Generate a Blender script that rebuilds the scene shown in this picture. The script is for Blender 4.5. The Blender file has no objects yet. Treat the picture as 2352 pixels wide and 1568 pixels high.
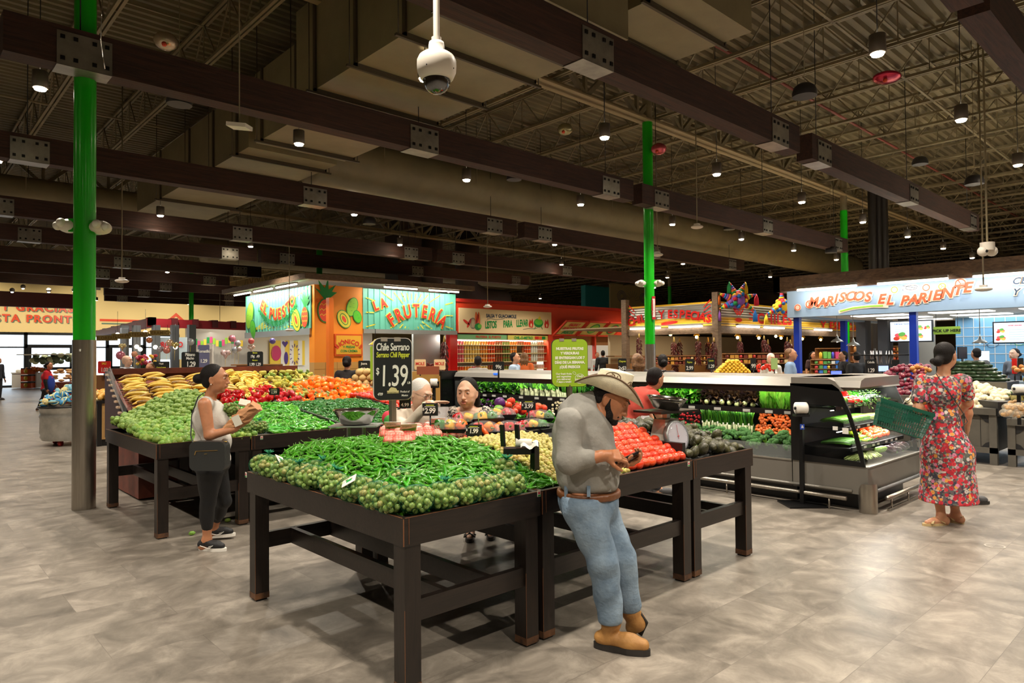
import bpy, bmesh, math, random
import numpy as np
from mathutils import Vector, Matrix, Euler, noise as mnoise
random.seed(7); RNG=np.random.default_rng(7)
PI=math.pi
SC=bpy.context.scene; COL=SC.collection
def R(d): return math.radians(d)
# ------------------------------------------------------------------ camera
HC=1.6; AZ=R(47.2); PITCH=R(1.13); ROLL=R(.5)
fw=Vector((math.cos(AZ),math.sin(AZ),0)); rt=Vector((math.sin(AZ),-math.cos(AZ),0)); up=Vector((0,0,1))
Fv=fw*math.cos(PITCH)+up*math.sin(PITCH); Uv=up*math.cos(PITCH)-fw*math.sin(PITCH)
R2=rt*math.cos(ROLL)-Uv*math.sin(ROLL); U2=Uv*math.cos(ROLL)+rt*math.sin(ROLL)
cd=bpy.data.cameras.new('camera'); cam=bpy.data.objects.new('camera',cd); COL.objects.link(cam)
cd.lens=24.0; cd.sensor_width=36; cd.clip_start=.05; cd.clip_end=300
m=Matrix.Identity(4)
for i in range(3):
 m[i][0]=R2[i]; m[i][1]=U2[i]; m[i][2]=-Fv[i]
m[0][3]=0; m[1][3]=0; m[2][3]=HC
cam.matrix_world=m; SC.camera=cam
# ------------------------------------------------------------------ world, exposure
SC.view_settings.view_transform='Standard'; SC.view_settings.look='None'
SC.view_settings.gamma=1; SC.view_settings.use_curve_mapping=False
SC.view_settings.exposure=0.75
W=bpy.data.worlds.new('sky'); SC.world=W; W.use_nodes=True
wn=W.node_tree.nodes; wn['Background'].inputs[0].default_value=(.72,.86,1,1); wn['Background'].inputs[1].default_value=2.0
SC.cycles.max_bounces=6; SC.cycles.diffuse_bounces=3; SC.cycles.glossy_bounces=3; SC.cycles.transmission_bounces=4
SC.cycles.transparent_max_bounces=12; SC.cycles.caustics_reflective=False; SC.cycles.caustics_refractive=False
SC.cycles.sample_clamp_indirect=4.0
# ------------------------------------------------------------------ helpers
def lin(c):
 c=c/255.0
 return c/12.92 if c<=.04045 else ((c+.055)/1.055)**2.4
def rgb(c): return (lin(c[0]),lin(c[1]),lin(c[2]),1)
MATS={}
def M(name,c=(200,200,200),rough=.5,metal=0,var=0,vscale=5,bump=0,bscale=40,spec=.5,emit=0,trans=0,alpha=1,rand=0,coat=0,c2=None,stretch=None,sss=0,ecol=None,hue=0):
 if name in MATS: return MATS[name]
 m=bpy.data.materials.new(name); m.use_nodes=True; nt=m.node_tree; N=nt.nodes; L=nt.links
 b=N['Principled BSDF']
 b.inputs['Roughness'].default_value=rough; b.inputs['Metallic'].default_value=metal
 b.inputs['Specular IOR Level'].default_value=spec
 b.inputs['Base Color'].default_value=rgb(c)
 if coat: b.inputs['Coat Weight'].default_value=coat; b.inputs['Coat Roughness'].default_value=.12
 if trans: b.inputs['Transmission Weight'].default_value=trans
 if alpha<1: b.inputs['Alpha'].default_value=alpha
 if sss:
  b.inputs['Subsurface Weight'].default_value=sss; b.inputs['Subsurface Scale'].default_value=.01
 if emit:
  b.inputs['Emission Color'].default_value=rgb(ecol or c); b.inputs['Emission Strength'].default_value=emit
 out=None
 if var or bump or c2:
  tc=N.new('ShaderNodeTexCoord'); mp=N.new('ShaderNodeMapping'); L.new(tc.outputs['Object'],mp.inputs[0])
  if stretch: mp.inputs['Scale'].default_value=stretch
 if var or c2:
  nz=N.new('ShaderNodeTexNoise'); nz.inputs['Scale'].default_value=vscale; nz.inputs['Detail'].default_value=5
  nz.inputs['Roughness'].default_value=.62
  L.new(mp.outputs[0],nz.inputs['Vector'])
  cr=N.new('ShaderNodeValToRGB'); L.new(nz.outputs['Fac'],cr.inputs[0])
  cr.color_ramp.elements[0].position=.34; cr.color_ramp.elements[1].position=.66
  if c2: a,bb=c,c2
  else: a=tuple(max(0,x*(1-var)) for x in c); bb=tuple(min(255,x*(1+var)) for x in c)
  cr.color_ramp.elements[0].color=rgb(a); cr.color_ramp.elements[1].color=rgb(bb)
  out=cr.outputs[0]; L.new(out,b.inputs['Base Color'])
 if rand or hue:
  oi=N.new('ShaderNodeObjectInfo'); hs=N.new('ShaderNodeHueSaturation')
  mr=N.new('ShaderNodeMapRange'); mr.inputs['To Min'].default_value=1-rand; mr.inputs['To Max'].default_value=1+rand
  L.new(oi.outputs['Random'],mr.inputs[0]); L.new(mr.outputs[0],hs.inputs['Value'])
  if hue:
   m2=N.new('ShaderNodeMapRange'); m2.inputs['To Min'].default_value=.5-hue; m2.inputs['To Max'].default_value=.5+hue
   mu=N.new('ShaderNodeMath'); mu.operation='MULTIPLY'; mu.inputs[1].default_value=7.31
   fr=N.new('ShaderNodeMath'); fr.operation='FRACT'
   L.new(oi.outputs['Random'],mu.inputs[0]); L.new(mu.outputs[0],fr.inputs[0]); L.new(fr.outputs[0],m2.inputs[0]); L.new(m2.outputs[0],hs.inputs['Hue'])
  if out: L.new(out,hs.inputs['Color'])
  else: hs.inputs['Color'].default_value=rgb(c)
  L.new(hs.outputs[0],b.inputs['Base Color'])
 if bump:
  n2=N.new('ShaderNodeTexNoise'); n2.inputs['Scale'].default_value=bscale; n2.inputs['Detail'].default_value=4
  L.new(mp.outputs[0],n2.inputs['Vector'])
  bp=N.new('ShaderNodeBump'); bp.inputs['Strength'].default_value=bump; bp.inputs['Distance'].default_value=.01
  L.new(n2.outputs['Fac'],bp.inputs['Height']); L.new(bp.outputs[0],b.inputs['Normal'])
 MATS[name]=m; return m
class MB:
 """collects shapes; built as ONE mesh object"""
 def __init__(s): s.v=[]; s.f=[]; s.mi=[]; s.sm=[]; s.mats=[]; s.cur=0; s.smooth=False
 def mat(s,m):
  if m not in s.mats: s.mats.append(m)
  s.cur=s.mats.index(m); return s
 def add(s,vs,fs,smooth=None):
  o=len(s.v); s.v.extend([tuple(v) for v in vs])
  sm=s.smooth if smooth is None else smooth
  for f in fs:
   s.f.append(tuple(i+o for i in f)); s.mi.append(s.cur); s.sm.append(sm)
  return s
 def box(s,x0,x1,y0,y1,z0,z1):
  v=[(x0,y0,z0),(x1,y0,z0),(x1,y1,z0),(x0,y1,z0),(x0,y0,z1),(x1,y0,z1),(x1,y1,z1),(x0,y1,z1)]
  return s.add(v,[(0,3,2,1),(4,5,6,7),(0,1,5,4),(1,2,6,5),(2,3,7,6),(3,0,4,7)],False)
 def obox(s,c,ax,hx,ay,hy,hz,az=None):
  c=Vector(c); ax=Vector(ax).normalized()*hx; ay=Vector(ay).normalized()*hy
  az=(Vector(az).normalized() if az is not None else ax.cross(ay).normalized())*hz
  v=[c+ax*i+ay*j+az*k for k in(-1,1) for i,j in((-1,-1),(1,-1),(1,1),(-1,1))]
  return s.add(v,[(0,3,2,1),(4,5,6,7),(0,1,5,4),(1,2,6,5),(2,3,7,6),(3,0,4,7)],False)
 def bar(s,a,b,w,h=None,upv=(0,0,1)):
  a=Vector(a); b=Vector(b); h=h or w; d=(b-a); l=d.length
  if l<1e-6: return s
  d/=l; u=Vector(upv)
  if abs(d.dot(u))>.99: u=Vector((1,0,0))
  sx=d.cross(u).normalized(); uu=sx.cross(d)
  return s.obox((a+b)/2,d,l/2,sx,w/2,h/2,uu)
 def tube(s,pts,rad,seg=8,caps=True,closed=False,smooth=True,flat=1.0,upv=None):
  pts=[Vector(p) for p in pts]; n=len(pts)
  if not hasattr(rad,'__len__'): rad=[rad]*n
  vs=[]; prev=None
  for i,p in enumerate(pts):
   t=(pts[min(i+1,n-1)]-pts[max(i-1,0)])
   if closed: t=pts[(i+1)%n]-pts[(i-1)%n]
   if t.length<1e-9: t=Vector((0,0,1))
   t.normalize()
   if prev is None:
    u=Vector(upv) if upv else (Vector((0,0,1)) if abs(t.z)<.9 else Vector((1,0,0)))
   else: u=prev
   sx=t.cross(u)
   if sx.length<1e-6: sx=t.cross(Vector((0,1,0)))
   sx.normalize(); uu=sx.cross(t).normalized(); prev=uu
   for k in range(seg):
    a=2*PI*k/seg
    vs.append(p+sx*(math.cos(a)*rad[i])+uu*(math.sin(a)*rad[i]*flat))
  fs=[]
  m=n if closed else n-1
  for i in range(m):
   j=(i+1)%n
   for k in range(seg):
    k2=(k+1)%seg
    fs.append((i*seg+k,i*seg+k2,j*seg+k2,j*seg+k))
  if caps and not closed:
   fs.append(tuple(range(seg-1,-1,-1))); fs.append(tuple((n-1)*seg+k for k in range(seg)))
  return s.add(vs,fs,smooth)
 def cyl(s,x,y,z0,z1,r,seg=16,r2=None,smooth=True):
  return s.lathe([(r,z0),(r if r2 is None else r2,z1)],(x,y,0),seg,smooth=smooth)
 def lathe(s,prof,c=(0,0,0),seg=16,caps=True,smooth=True,sx=1,sy=1):
  vs=[];fs=[];n=len(prof)
  for r,z in prof:
   for k in range(seg):
    a=2*PI*k/seg; vs.append((c[0]+r*math.cos(a)*sx,c[1]+r*math.sin(a)*sy,c[2]+z))
  for i in range(n-1):
   for k in range(seg):
    k2=(k+1)%seg; fs.append((i*seg+k,i*seg+k2,(i+1)*seg+k2,(i+1)*seg+k))
  s.add(vs,fs,smooth)
  if caps:
   o=[]
   if prof[0][0]>1e-5: s.add(vs[:seg],[tuple(range(seg-1,-1,-1))],False)
   if prof[-1][0]>1e-5: s.add(vs[-seg:],[tuple(range(seg))],False)
  return s
 def ball(s,c,r,seg=12,rings=8,rot=None,fn=None,smooth=True):
  if not hasattr(r,'__len__'): r=(r,r,r)
  vs=[(0,0,1)];
  for i in range(1,rings):
   t=PI*i/rings
   for k in range(seg):
    a=2*PI*k/seg; vs.append((math.sin(t)*math.cos(a),math.sin(t)*math.sin(a),math.cos(t)))
  vs.append((0,0,-1)); fs=[]
  for k in range(seg): fs.append((0,1+k,1+(k+1)%seg))
  for i in range(rings-2):
   for k in range(seg):
    k2=(k+1)%seg; a=1+i*seg; fs.append((a+k,a+seg+k,a+seg+k2,a+k2))
  a=1+(rings-2)*seg
  for k in range(seg): fs.append((a+k,len(vs)-1,a+(k+1)%seg))
  out=[]
  for v in vs:
   v=Vector(v)
   q=fn(v) if fn else v
   q=Vector((q[0]*r[0],q[1]*r[1],q[2]*r[2]))
   if rot is not None: q=rot@q
   out.append(Vector(c)+q)
  return s.add(out,fs,smooth)
 def prism(s,poly,o,ax,ay,depth,smooth=False):
  """polygon (2-d) extruded; ax, ay in-plane axes, depth along ax x ay"""
  ax=Vector(ax);ay=Vector(ay);n=ax.cross(ay).normalized()*depth;o=Vector(o);k=len(poly)
  v=[o+ax*p[0]+ay*p[1] for p in poly]; v2=[q+n for q in v]
  fs=[tuple(range(k-1,-1,-1)),tuple(range(k,2*k))]+[(i,(i+1)%k,k+(i+1)%k,k+i) for i in range(k)]
  return s.add(v+v2,fs,smooth)
 def quad(s,a,b,c,d): return s.add([a,b,c,d],[(0,1,2,3)],False)
 def grid(s,fn,nu,nv,smooth=True):
  vs=[fn(i/nu,j/nv) for j in range(nv+1) for i in range(nu+1)]
  fs=[(j*(nu+1)+i,j*(nu+1)+i+1,(j+1)*(nu+1)+i+1,(j+1)*(nu+1)+i) for j in range(nv) for i in range(nu)]
  return s.add(vs,fs,smooth)
 def mesh(s,name,off=None):
  me=bpy.data.meshes.new(name)
  vs=s.v
  if off is not None: vs=[(a-off[0],b-off[1],c-off[2]) for a,b,c in vs]
  me.from_pydata(vs,[],s.f)
  for m in s.mats: me.materials.append(m)
  me.polygons.foreach_set('material_index',s.mi); me.polygons.foreach_set('use_smooth',s.sm)
  me.update(); return me
def tag(o,label=None,cat=None,group=None,kind=None):
 if label: o['label']=label
 if cat: o['category']=cat
 if group: o['group']=group
 if kind: o['kind']=kind
 return o
def empty(name,loc=(0,0,0),rz=0,label=None,cat=None,group=None):
 o=bpy.data.objects.new(name,None); COL.objects.link(o); o.location=loc; o.rotation_euler=(0,0,rz); o.empty_display_size=.1
 return tag(o,label,cat,group)
def put(name,mb,parent=None,label=None,cat=None,group=None,kind=None,loc=None,rz=0):
 """links mb as one mesh object. parts given in world axes relative to an unrotated parent unless loc says local"""
 me=mb.mesh(name) if isinstance(mb,MB) else mb
 o=bpy.data.objects.new(name,me); COL.objects.link(o)
 if parent is not None:
  o.parent=parent
  if label: o['label']=label
  if kind: o['kind']=kind
 else: tag(o,label,cat,group,kind)
 if loc is not None: o.location=loc
 if rz: o.rotation_euler=(0,0,rz)
 return o
def wpart(name,mb,parent,label=None,kind=None):
 """part built in world coordinates under an unrotated parent empty"""
 p=parent; off=Vector((0,0,0))
 while p is not None: off+=p.location; p=p.parent
 return put(name,mb.mesh(name,off),parent,label,kind=kind)
def solo(name,mb,label,cat,group=None,kind=None,base=None):
 """top-level one-mesh thing built in world coordinates; origin moved to its base"""
 v=np.array(mb.v);
 if base is None: base=((v[:,0].min()+v[:,0].max())/2,(v[:,1].min()+v[:,1].max())/2,v[:,2].min())
 o=put(name,mb.mesh(name,base),None,label,cat,group,kind); o.location=base; return o
def struct(name,mb): return put(name,mb,None,kind='structure')
def dup(o,loc=None,rot=None,label=None,group=None,scale=None,parent=None):
 c=o.copy(); COL.objects.link(c)
 if loc is not None: c.location=loc
 if rot is not None: c.rotation_euler=rot
 if scale is not None: c.scale=(scale,)*3 if not hasattr(scale,'__len__') else scale
 if label: c['label']=label
 if group: c['group']=group
 if parent is not None: c.parent=parent
 for ch in list(o.children): dup(ch,parent=c)
 return c
def text(s,size,mat,o,ax,ay,depth=.004,bold=0,shear=0,align='CENTER',mb=None,spacing=1,sx=1.0):
 """flat lettering lying in the plane (ax, ay), raised by depth; appended to an MB"""
 cu=bpy.data.curves.new('t','FONT'); cu.body=s; cu.size=size; cu.align_x=align; cu.offset=bold; cu.shear=shear; cu.space_character=spacing
 cu.resolution_u=3; cu.extrude=0
 ob=bpy.data.objects.new('t',cu); me=bpy.data.meshes.new_from_object(ob)
 ax=Vector(ax).normalized()*sx; ay=Vector(ay).normalized(); n=ax.cross(ay).normalized()*depth; o=Vector(o)
 mb=mb or MB(); mb.mat(mat)
 vs=[o+ax*v.co.x+ay*v.co.y+n for v in me.vertices]
 mb.add(vs,[tuple(p.vertices) for p in me.polygons],False)
 w=max([v.co.x for v in me.vertices] or [0])-min([v.co.x for v in me.vertices] or [0])
 bpy.data.objects.remove(ob); bpy.data.curves.remove(cu); bpy.data.meshes.remove(me)
 return mb,w
def arctext(s,size,mat,c,ax,ay,radius,mid,mb,depth=.004,bold=0,shear=0,track=.72,up=True,widths=None,sx=1.0):
 """letters set one by one on an arc; centre c, radius, mid angle (deg); up: tops point outwards"""
 ax=Vector(ax).normalized();ay=Vector(ay).normalized();c=Vector(c)
 wd={'I':.35,'Í':.35,' ':.45,'M':1.1,'W':1.2,'J':.8,'L':.85,'E':.9,'F':.88,'.':.4}
 ws=[wd.get(ch,1)*size*track*sx for ch in s]; tot=sum(ws); pos=-tot/2
 for ch,w in zip(s,ws):
  p=pos+w/2; pos+=w
  if ch==' ': continue
  a=R(mid)-(p/radius if up else -p/radius)
  if up: r=radius; e=-1
  else: r=radius+size*.7
  q=c+ax*(math.cos(a)*r)+ay*(math.sin(a)*r)
  out=(ax*math.cos(a)+ay*math.sin(a))
  yy=out if up else -out
  xx=(ax*math.sin(a)-ay*math.cos(a)) if up else (-ax*math.sin(a)+ay*math.cos(a))
  text(ch,size,mat,q,xx,yy,depth,bold,shear,'CENTER',mb,sx=sx)
def flat(mb,mat,poly,o,ax,ay,depth=.003):
 """flat painted shape in a sign's plane"""
 mb.mat(mat); ax=Vector(ax).normalized();ay=Vector(ay).normalized(); n=ax.cross(ay)*depth; o=Vector(o)
 mb.add([o+ax*p[0]+ay*p[1]+n for p in poly],[tuple(range(len(poly)))],False)
def ell(cx,cy,rx,ry,n=20,rot=0,a0=0,a1=360):
 out=[]
 for i in range(n+(0 if a1-a0==360 else 1)):
  a=R(a0+(a1-a0)*i/n); x=rx*math.cos(a); y=ry*math.sin(a); c,s=math.cos(R(rot)),math.sin(R(rot))
  out.append((cx+x*c-y*s,cy+x*s+y*c))
 return out
def stroke(mb,mat,pts,w,o,ax,ay,depth=.004,closed=False):
 mb.mat(mat); ax=Vector(ax).normalized();ay=Vector(ay).normalized(); n=ax.cross(ay)*depth; o=Vector(o)
 k=len(pts)
 P=[Vector((p[0],p[1])) for p in pts]
 L=[];Rr=[]
 for i in range(k):
  a=P[(i-1)%k] if (closed or i>0) else P[i]; b=P[(i+1)%k] if (closed or i<k-1) else P[i]
  t=b-a
  if t.length<1e-9: t=Vector((1,0))
  t.normalize(); nn=Vector((-t.y,t.x))*w/2
  L.append(P[i]+nn); Rr.append(P[i]-nn)
 vs=[o+ax*q.x+ay*q.y+n for q in L+Rr]
 m=k if closed else k-1
 mb.add(vs,[(i,k+i,k+(i+1)%k,(i+1)%k) for i in range(m)],False)
def rrect(x0,x1,y0,y1,r,n=5):
 out=[]
 for cx,cy,a0 in((x1-r,y0+r,-90),(x1-r,y1-r,0),(x0+r,y1-r,90),(x0+r,y0+r,180)):
  for i in range(n+1):
   a=R(a0+90*i/n); out.append((cx+r*math.cos(a),cy+r*math.sin(a)))
 return out
# camera distance, used only to choose which repeats are nearest
def cdist(p): return math.hypot(p[0],p[1])
# ------------------------------------------------------------------ materials of the place
def floor_mat():
 m=bpy.data.materials.new('vinyl_concrete_tiles'); m.use_nodes=True; nt=m.node_tree; N=nt.nodes; L=nt.links; b=N['Principled BSDF']
 tc=N.new('ShaderNodeTexCoord'); mp=N.new('ShaderNodeMapping'); L.new(tc.outputs['Object'],mp.inputs[0])
 br=N.new('ShaderNodeTexBrick'); br.inputs['Scale'].default_value=1; br.inputs['Brick Width'].default_value=.92; br.inputs['Row Height'].default_value=.46
 br.inputs['Mortar Size'].default_value=.0018; br.inputs['Mortar Smooth'].default_value=.3; br.offset=.5; br.inputs['Bias'].default_value=0
 br.inputs['Color1'].default_value=(.38,.38,.38,1); br.inputs['Color2'].default_value=(.62,.62,.62,1); br.inputs['Mortar'].default_value=(.1,.1,.1,1)
 L.new(mp.outputs[0],br.inputs['Vector'])
 # per-tile offset so that the mottling breaks at the seams
 ad=N.new('ShaderNodeVectorMath'); ad.operation='MULTIPLY_ADD'; ad.inputs[1].default_value=(9,9,9)
 L.new(br.outputs['Color'],ad.inputs[0]); L.new(mp.outputs[0],ad.inputs[2])
 n1=N.new('ShaderNodeTexNoise'); n1.inputs['Scale'].default_value=3.6; n1.inputs['Detail'].default_value=10; n1.inputs['Roughness'].default_value=.7; n1.inputs['Distortion'].default_value=.5
 L.new(ad.outputs[0],n1.inputs['Vector'])
 cr=N.new('ShaderNodeValToRGB'); L.new(n1.outputs['Fac'],cr.inputs[0])
 e=cr.color_ramp.elements; e[0].position=.30; e[0].color=rgb((92,86,78)); e[1].position=.7; e[1].color=rgb((158,149,137))
 k=cr.color_ramp.elements.new(.5); k.color=rgb((124,116,106))
 mx=N.new('ShaderNodeMixRGB'); mx.blend_type='MULTIPLY'; mx.inputs[0].default_value=1; L.new(cr.outputs[0],mx.inputs[1])
 mr=N.new('ShaderNodeMapRange'); mr.inputs['From Min'].default_value=.1; mr.inputs['From Max'].default_value=.38; mr.inputs['To Min'].default_value=.72
 L.new(br.outputs['Color'],mr.inputs[0])
 mr2=N.new('ShaderNodeMapRange'); mr2.inputs['From Min'].default_value=.38; mr2.inputs['From Max'].default_value=.62; mr2.inputs['To Min'].default_value=.92;mr2.inputs['To Max'].default_value=1.08
 L.new(br.outputs['Color'],mr2.inputs[0]); mu=N.new('ShaderNodeMath'); mu.operation='MULTIPLY'; L.new(mr.outputs[0],mu.inputs[0]); L.new(mr2.outputs[0],mu.inputs[1])
 L.new(mu.outputs[0],mx.inputs[2]); L.new(mx.outputs[0],b.inputs['Base Color'])
 b.inputs['Roughness'].default_value=.36; b.inputs['Specular IOR Level'].default_value=.4
 r2=N.new('ShaderNodeMapRange'); r2.inputs['To Min'].default_value=.28; r2.inputs['To Max'].default_value=.46; L.new(n1.outputs['Fac'],r2.inputs[0]); L.new(r2.outputs[0],b.inputs['Roughness'])
 return m
M_FLOOR=floor_mat()
M_DECK=M('ceiling_deck',(108,97,70),.55,.0,var=.12,vscale=.5)
M_JOIST=M('painted_joist_steel',(124,112,84),.5,0,var=.1,vscale=2)
M_GIRD=M('girder_tan_paint',(150,132,96),.5)
M_DUCT=M('duct_tan',(132,121,92),.5,.0,var=.06,vscale=1.5)
M_DUCTD=M('duct_seam',(70,60,44),.5)
def wood_mat(name,c1,c2,scale=(.35,6,6),rough=.45,bump=.3):
 m=bpy.data.materials.new(name); m.use_nodes=True; nt=m.node_tree; N=nt.nodes; L=nt.links; b=N['Principled BSDF']
 tc=N.new('ShaderNodeTexCoord'); mp=N.new('ShaderNodeMapping'); mp.inputs['Scale'].default_value=scale; L.new(tc.outputs['Object'],mp.inputs[0])
 n=N.new('ShaderNodeTexNoise'); n.inputs['Scale'].default_value=3; n.inputs['Detail'].default_value=7; n.inputs['Roughness'].default_value=.7; n.inputs['Distortion'].default_value=.8; L.new(mp.outputs[0],n.inputs['Vector'])
 cr=N.new('ShaderNodeValToRGB'); cr.color_ramp.elements[0].position=.35; cr.color_ramp.elements[1].position=.65
 cr.color_ramp.elements[0].color=rgb(c1); cr.color_ramp.elements[1].color=rgb(c2); L.new(n.outputs['Fac'],cr.inputs[0]); L.new(cr.outputs[0],b.inputs['Base Color'])
 bp=N.new('ShaderNodeBump'); bp.inputs['Strength'].default_value=bump; bp.inputs['Distance'].default_value=.01; L.new(n.outputs['Fac'],bp.inputs['Height']); L.new(bp.outputs[0],b.inputs['Normal'])
 b.inputs['Roughness'].default_value=rough; MATS[name]=m; return m
M_BEAM=wood_mat('dark_stained_beam',(34,18,12),(70,40,28),(.5,9,9),.75,.6)
M_TABLE=wood_mat('espresso_stained_wood',(22,17,14),(38,29,24),(1.2,14,14),.38,.12)
M_TABLEX=wood_mat('espresso_stained_wood_legs',(21,16,13),(36,27,22),(14,14,1.2),.38,.12)
M_EDGE=M('worn_wood_edge',(128,80,48),.6)
M_PLATE=M('galvanised_plate',(150,146,138),.38,.75,var=.1,vscale=4)
M_BOLT=M('bolt_black',(30,28,26),.4,.6)
M_BLACK=M('black_plastic',(16,16,17),.35)
M_BLACKM=M('black_metal',(22,22,23),.4,.4)
M_GREEN=M('green_pillar_paint',(16,176,16),.35,coat=.3)
M_STEEL=M('brushed_stainless',(170,163,152),.33,.95,var=.05,vscale=6,stretch=(8,8,.4))
M_ALU=M('satin_aluminium',(166,162,154),.38,.6)
M_WHITE=M('white_plastic',(228,220,208),.4)
M_WHITEM=M('white_matte',(236,232,224),.6)
M_CREAM=M('cream_wall',(232,208,150),.7)
M_GREYP=M('case_grey_panel',(128,124,117),.4,.3)
M_GLASS=M('clear_glass',(235,245,242),.03,0,alpha=.1,spec=.8)
M_GLASSD=M('smoked_glass',(16,17,18),.04,0,alpha=.35,spec=.7)
M_LAMP=M('lamp_lens',(255,244,224),.4,emit=60,ecol=(255,236,205))
M_TUBE=M('led_tube',(255,248,235),.4,emit=9,ecol=(255,240,218))
M_PANEL=M('ceiling_light_panel',(255,255,255),.4,emit=2.2,ecol=(255,250,240))
# ------------------------------------------------------------------ room
X0,X1,Y0,Y1,ZT=-9,62,-10,48,7.45
mb=MB().mat(M_FLOOR); mb.quad((X0,Y0,0),(X1,Y0,0),(X1,60,0),(X0,60,0)); struct('floor',mb)
mb=MB().mat(M_DECK)
y=Y0; zz=ZT; vs=[];
while y<Y1:
 for dy,dz in((0,0),(.03,.075),(.1,.075),(.13,0)): vs.append((y+dy,zz+dz))
 y+=.21
vv=[(X0,a,b) for a,b in vs]+[(X1,a,b) for a,b in vs]; n=len(vs)
mb.add(vv,[(i,i+1,n+i+1,n+i) for i in range(n-1)],False); struct('ceiling',mb)
M_WALLD=M('painted_wall_far',(150,132,100),.8)
mb=MB().mat(M_WALLD); mb.box(X0-.2,X0,Y0,Y1,0,ZT+.06); struct('wall_left',mb)
mb=MB().mat(M_WALLD); mb.box(X1,X1+.2,Y0,Y1,0,ZT+.06); struct('wall_right',mb)
mb=MB().mat(M_WALLD); mb.box(X0,X1,Y0-.2,Y0,0,ZT+.06); struct('wall_behind',mb)
# far wall with storefront opening x -6..16, z 0..3.14
mb=MB().mat(M_CREAM); mb.box(X0,X1,Y1,Y1+.25,3.14,ZT+.06); mb.box(14.5,X1,Y1,Y1+.25,0,3.14); mb.box(X0,-6,Y1,Y1+.25,0,3.14); struct('wall_far',mb)
# painted greeting on the far wall
M_ORL=M('orange_letters',(222,74,38),.5); M_SHL=M('grey_green_letter_shadow',(96,128,112),.6)
g=empty('wall_lettering',(9,Y1-.01,3.8),0,'orange block letters of farewell painted on the cream wall over the doors','lettering')
for dx,dz,mt,dp in((.05,-.05,M_SHL,.01),(0,0,M_ORL,.03)):
 mb=MB()
 text('HASTA PRONTO',.58,mt,(8.95+dx,Y1-.02,3.76+dz),(1,0,0),(0,0,1),dp,.022,0,'RIGHT',mb,1.25)
 text('Y GRACIAS',.58,mt,(8.5+dx,Y1-.02,4.4+dz),(1,0,0),(0,0,1),dp,.022,0,'RIGHT',mb,1.25)
 wpart('letters' if mt==M_ORL else 'letter_shadow',mb,g)
mb=MB(); flat(mb,M_ORL,[(0,0),(3.4,0),(3.4,.14),(0,.14)],(9.9,Y1,3.9),(1,0,0),(0,0,1),.03)
flat(mb,M_SHL,[(0,0),(3.4,0),(3.4,.08),(0,.08)],(10,Y1,3.72),(1,0,0),(0,0,1),.03)
stroke(mb,M_ORL,[(0,-.5),(.55,0),(0,.5),(-.55,0)],.24,(14.3,Y1,3.95),(1,0,0),(0,0,1),.03,True); wpart('ornament',mb,g)
# storefront: dark aluminium frames with panes
M_FRAME=M('storefront_frame',(26,28,32),.4,.3)
mull=[-6,-3.4,-.8,1.8,4.55,6.15,8.6,10.3,12.4,14.5]
for i in range(len(mull)-1):
 a,b=mull[i],mull[i+1]; door=(i in(3,5,7))
 mb=MB().mat(M_FRAME); yy=Y1
 mb.box(a,a+.12,yy,yy+.15,0,3.14); mb.box(b-.06,b+.02,yy,yy+.15,0,3.14); mb.box(a,b,yy,yy+.15,3.0,3.16); mb.box(a,b,yy,yy+.15,2.25,2.45 if door else 2.33)
 mb.box(a,b,yy,yy+.15,0,.12)
 if door:
  mb.box(a+.1,a+.3,yy-.03,yy+.1,0,2.3); mb.box(b-.25,b-.05,yy-.03,yy+.1,0,2.3); mb.box(a,b,yy-.03,yy+.1,.95,1.12); mb.box(a+.1,b,yy-.03,yy+.1,0,.2)
 o=struct(('door_%d' if door else 'window_%d')%(i+1),mb)
 g2=MB().mat(M_GLASS).box(a+.12,b-.06,yy+.06,yy+.07,.1,3.05); put('pane',g2,o)
# vestibule beyond the doors: sunlit concrete apron and planting
M_OUT=M('pale_pavement',(206,206,200),.8)
mb=MB().mat(M_OUT).quad((-30,60,-.02),(60,60,-.02),(60,120,-.02),(-30,120,-.02)); struct('ground_outside',mb)
# ------------------------------------------------------------------ roof steel
def joist(z0=6.6,z1=7.4,y0=Y0,y1=Y1):
 mb=MB().mat(M_JOIST)
 for z in (z0,z1-.06):
  for dx in(-.035,.035): mb.box(dx-.022,dx+.022,y0,y1,z,z+.05)
 y=y0; k=0
 while y<y1-1.2:
  mb.bar((0,y,z0+.03),(0,y+.6,z1-.03),.022); mb.bar((0,y+.6,z1-.03),(0,y+1.2,z0+.03),.022); mb.bar((0,y+.6,z0),(0,y+.6,z1),.016)
  y+=1.2
 return mb
jm=None; x=-2.4
while x<58:
 if jm is None: jo=put('ceiling_joist',joist(),None,kind='structure'); jm=jo; jo.location=(x,0,0)
 else: jo=dup(jm,(x,0,0))
 x+=1.62
# bridging and girders
mb=MB().mat(M_JOIST)
for y in (-3,1.2,4.2,12.2,16,20,27,31,41): mb.box(X0,X1,y-.02,y+.02,6.6,6.63); mb.box(X0,X1,y-.02,y+.02,7.33,7.36)
struct('ceiling_bridging',mb)
def girder(y):
 mb=MB().mat(M_GIRD)
 for z in (6.45,7.2):
  for dy in(-.09,.09): mb.box(X0,X1,y+dy-.06,y+dy+.06,z,z+.03); mb.box(X0,X1,y+dy*.35-.012,y+dy*.35+.012,z,z+.13)
 mb.mat(M_JOIST)
 x=X0+1
 while x<X1-3:
  mb.bar((x,y,6.5),(x+.8,y,7.25),.09); mb.bar((x+.8,y,7.25),(x+1.62,y,6.5),.09); mb.bar((x,y,6.5),(x,y,7.25),.07)
  x+=1.62
 struct('roof_girder',mb)
for y in(8.5,23,37): girder(y)
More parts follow.
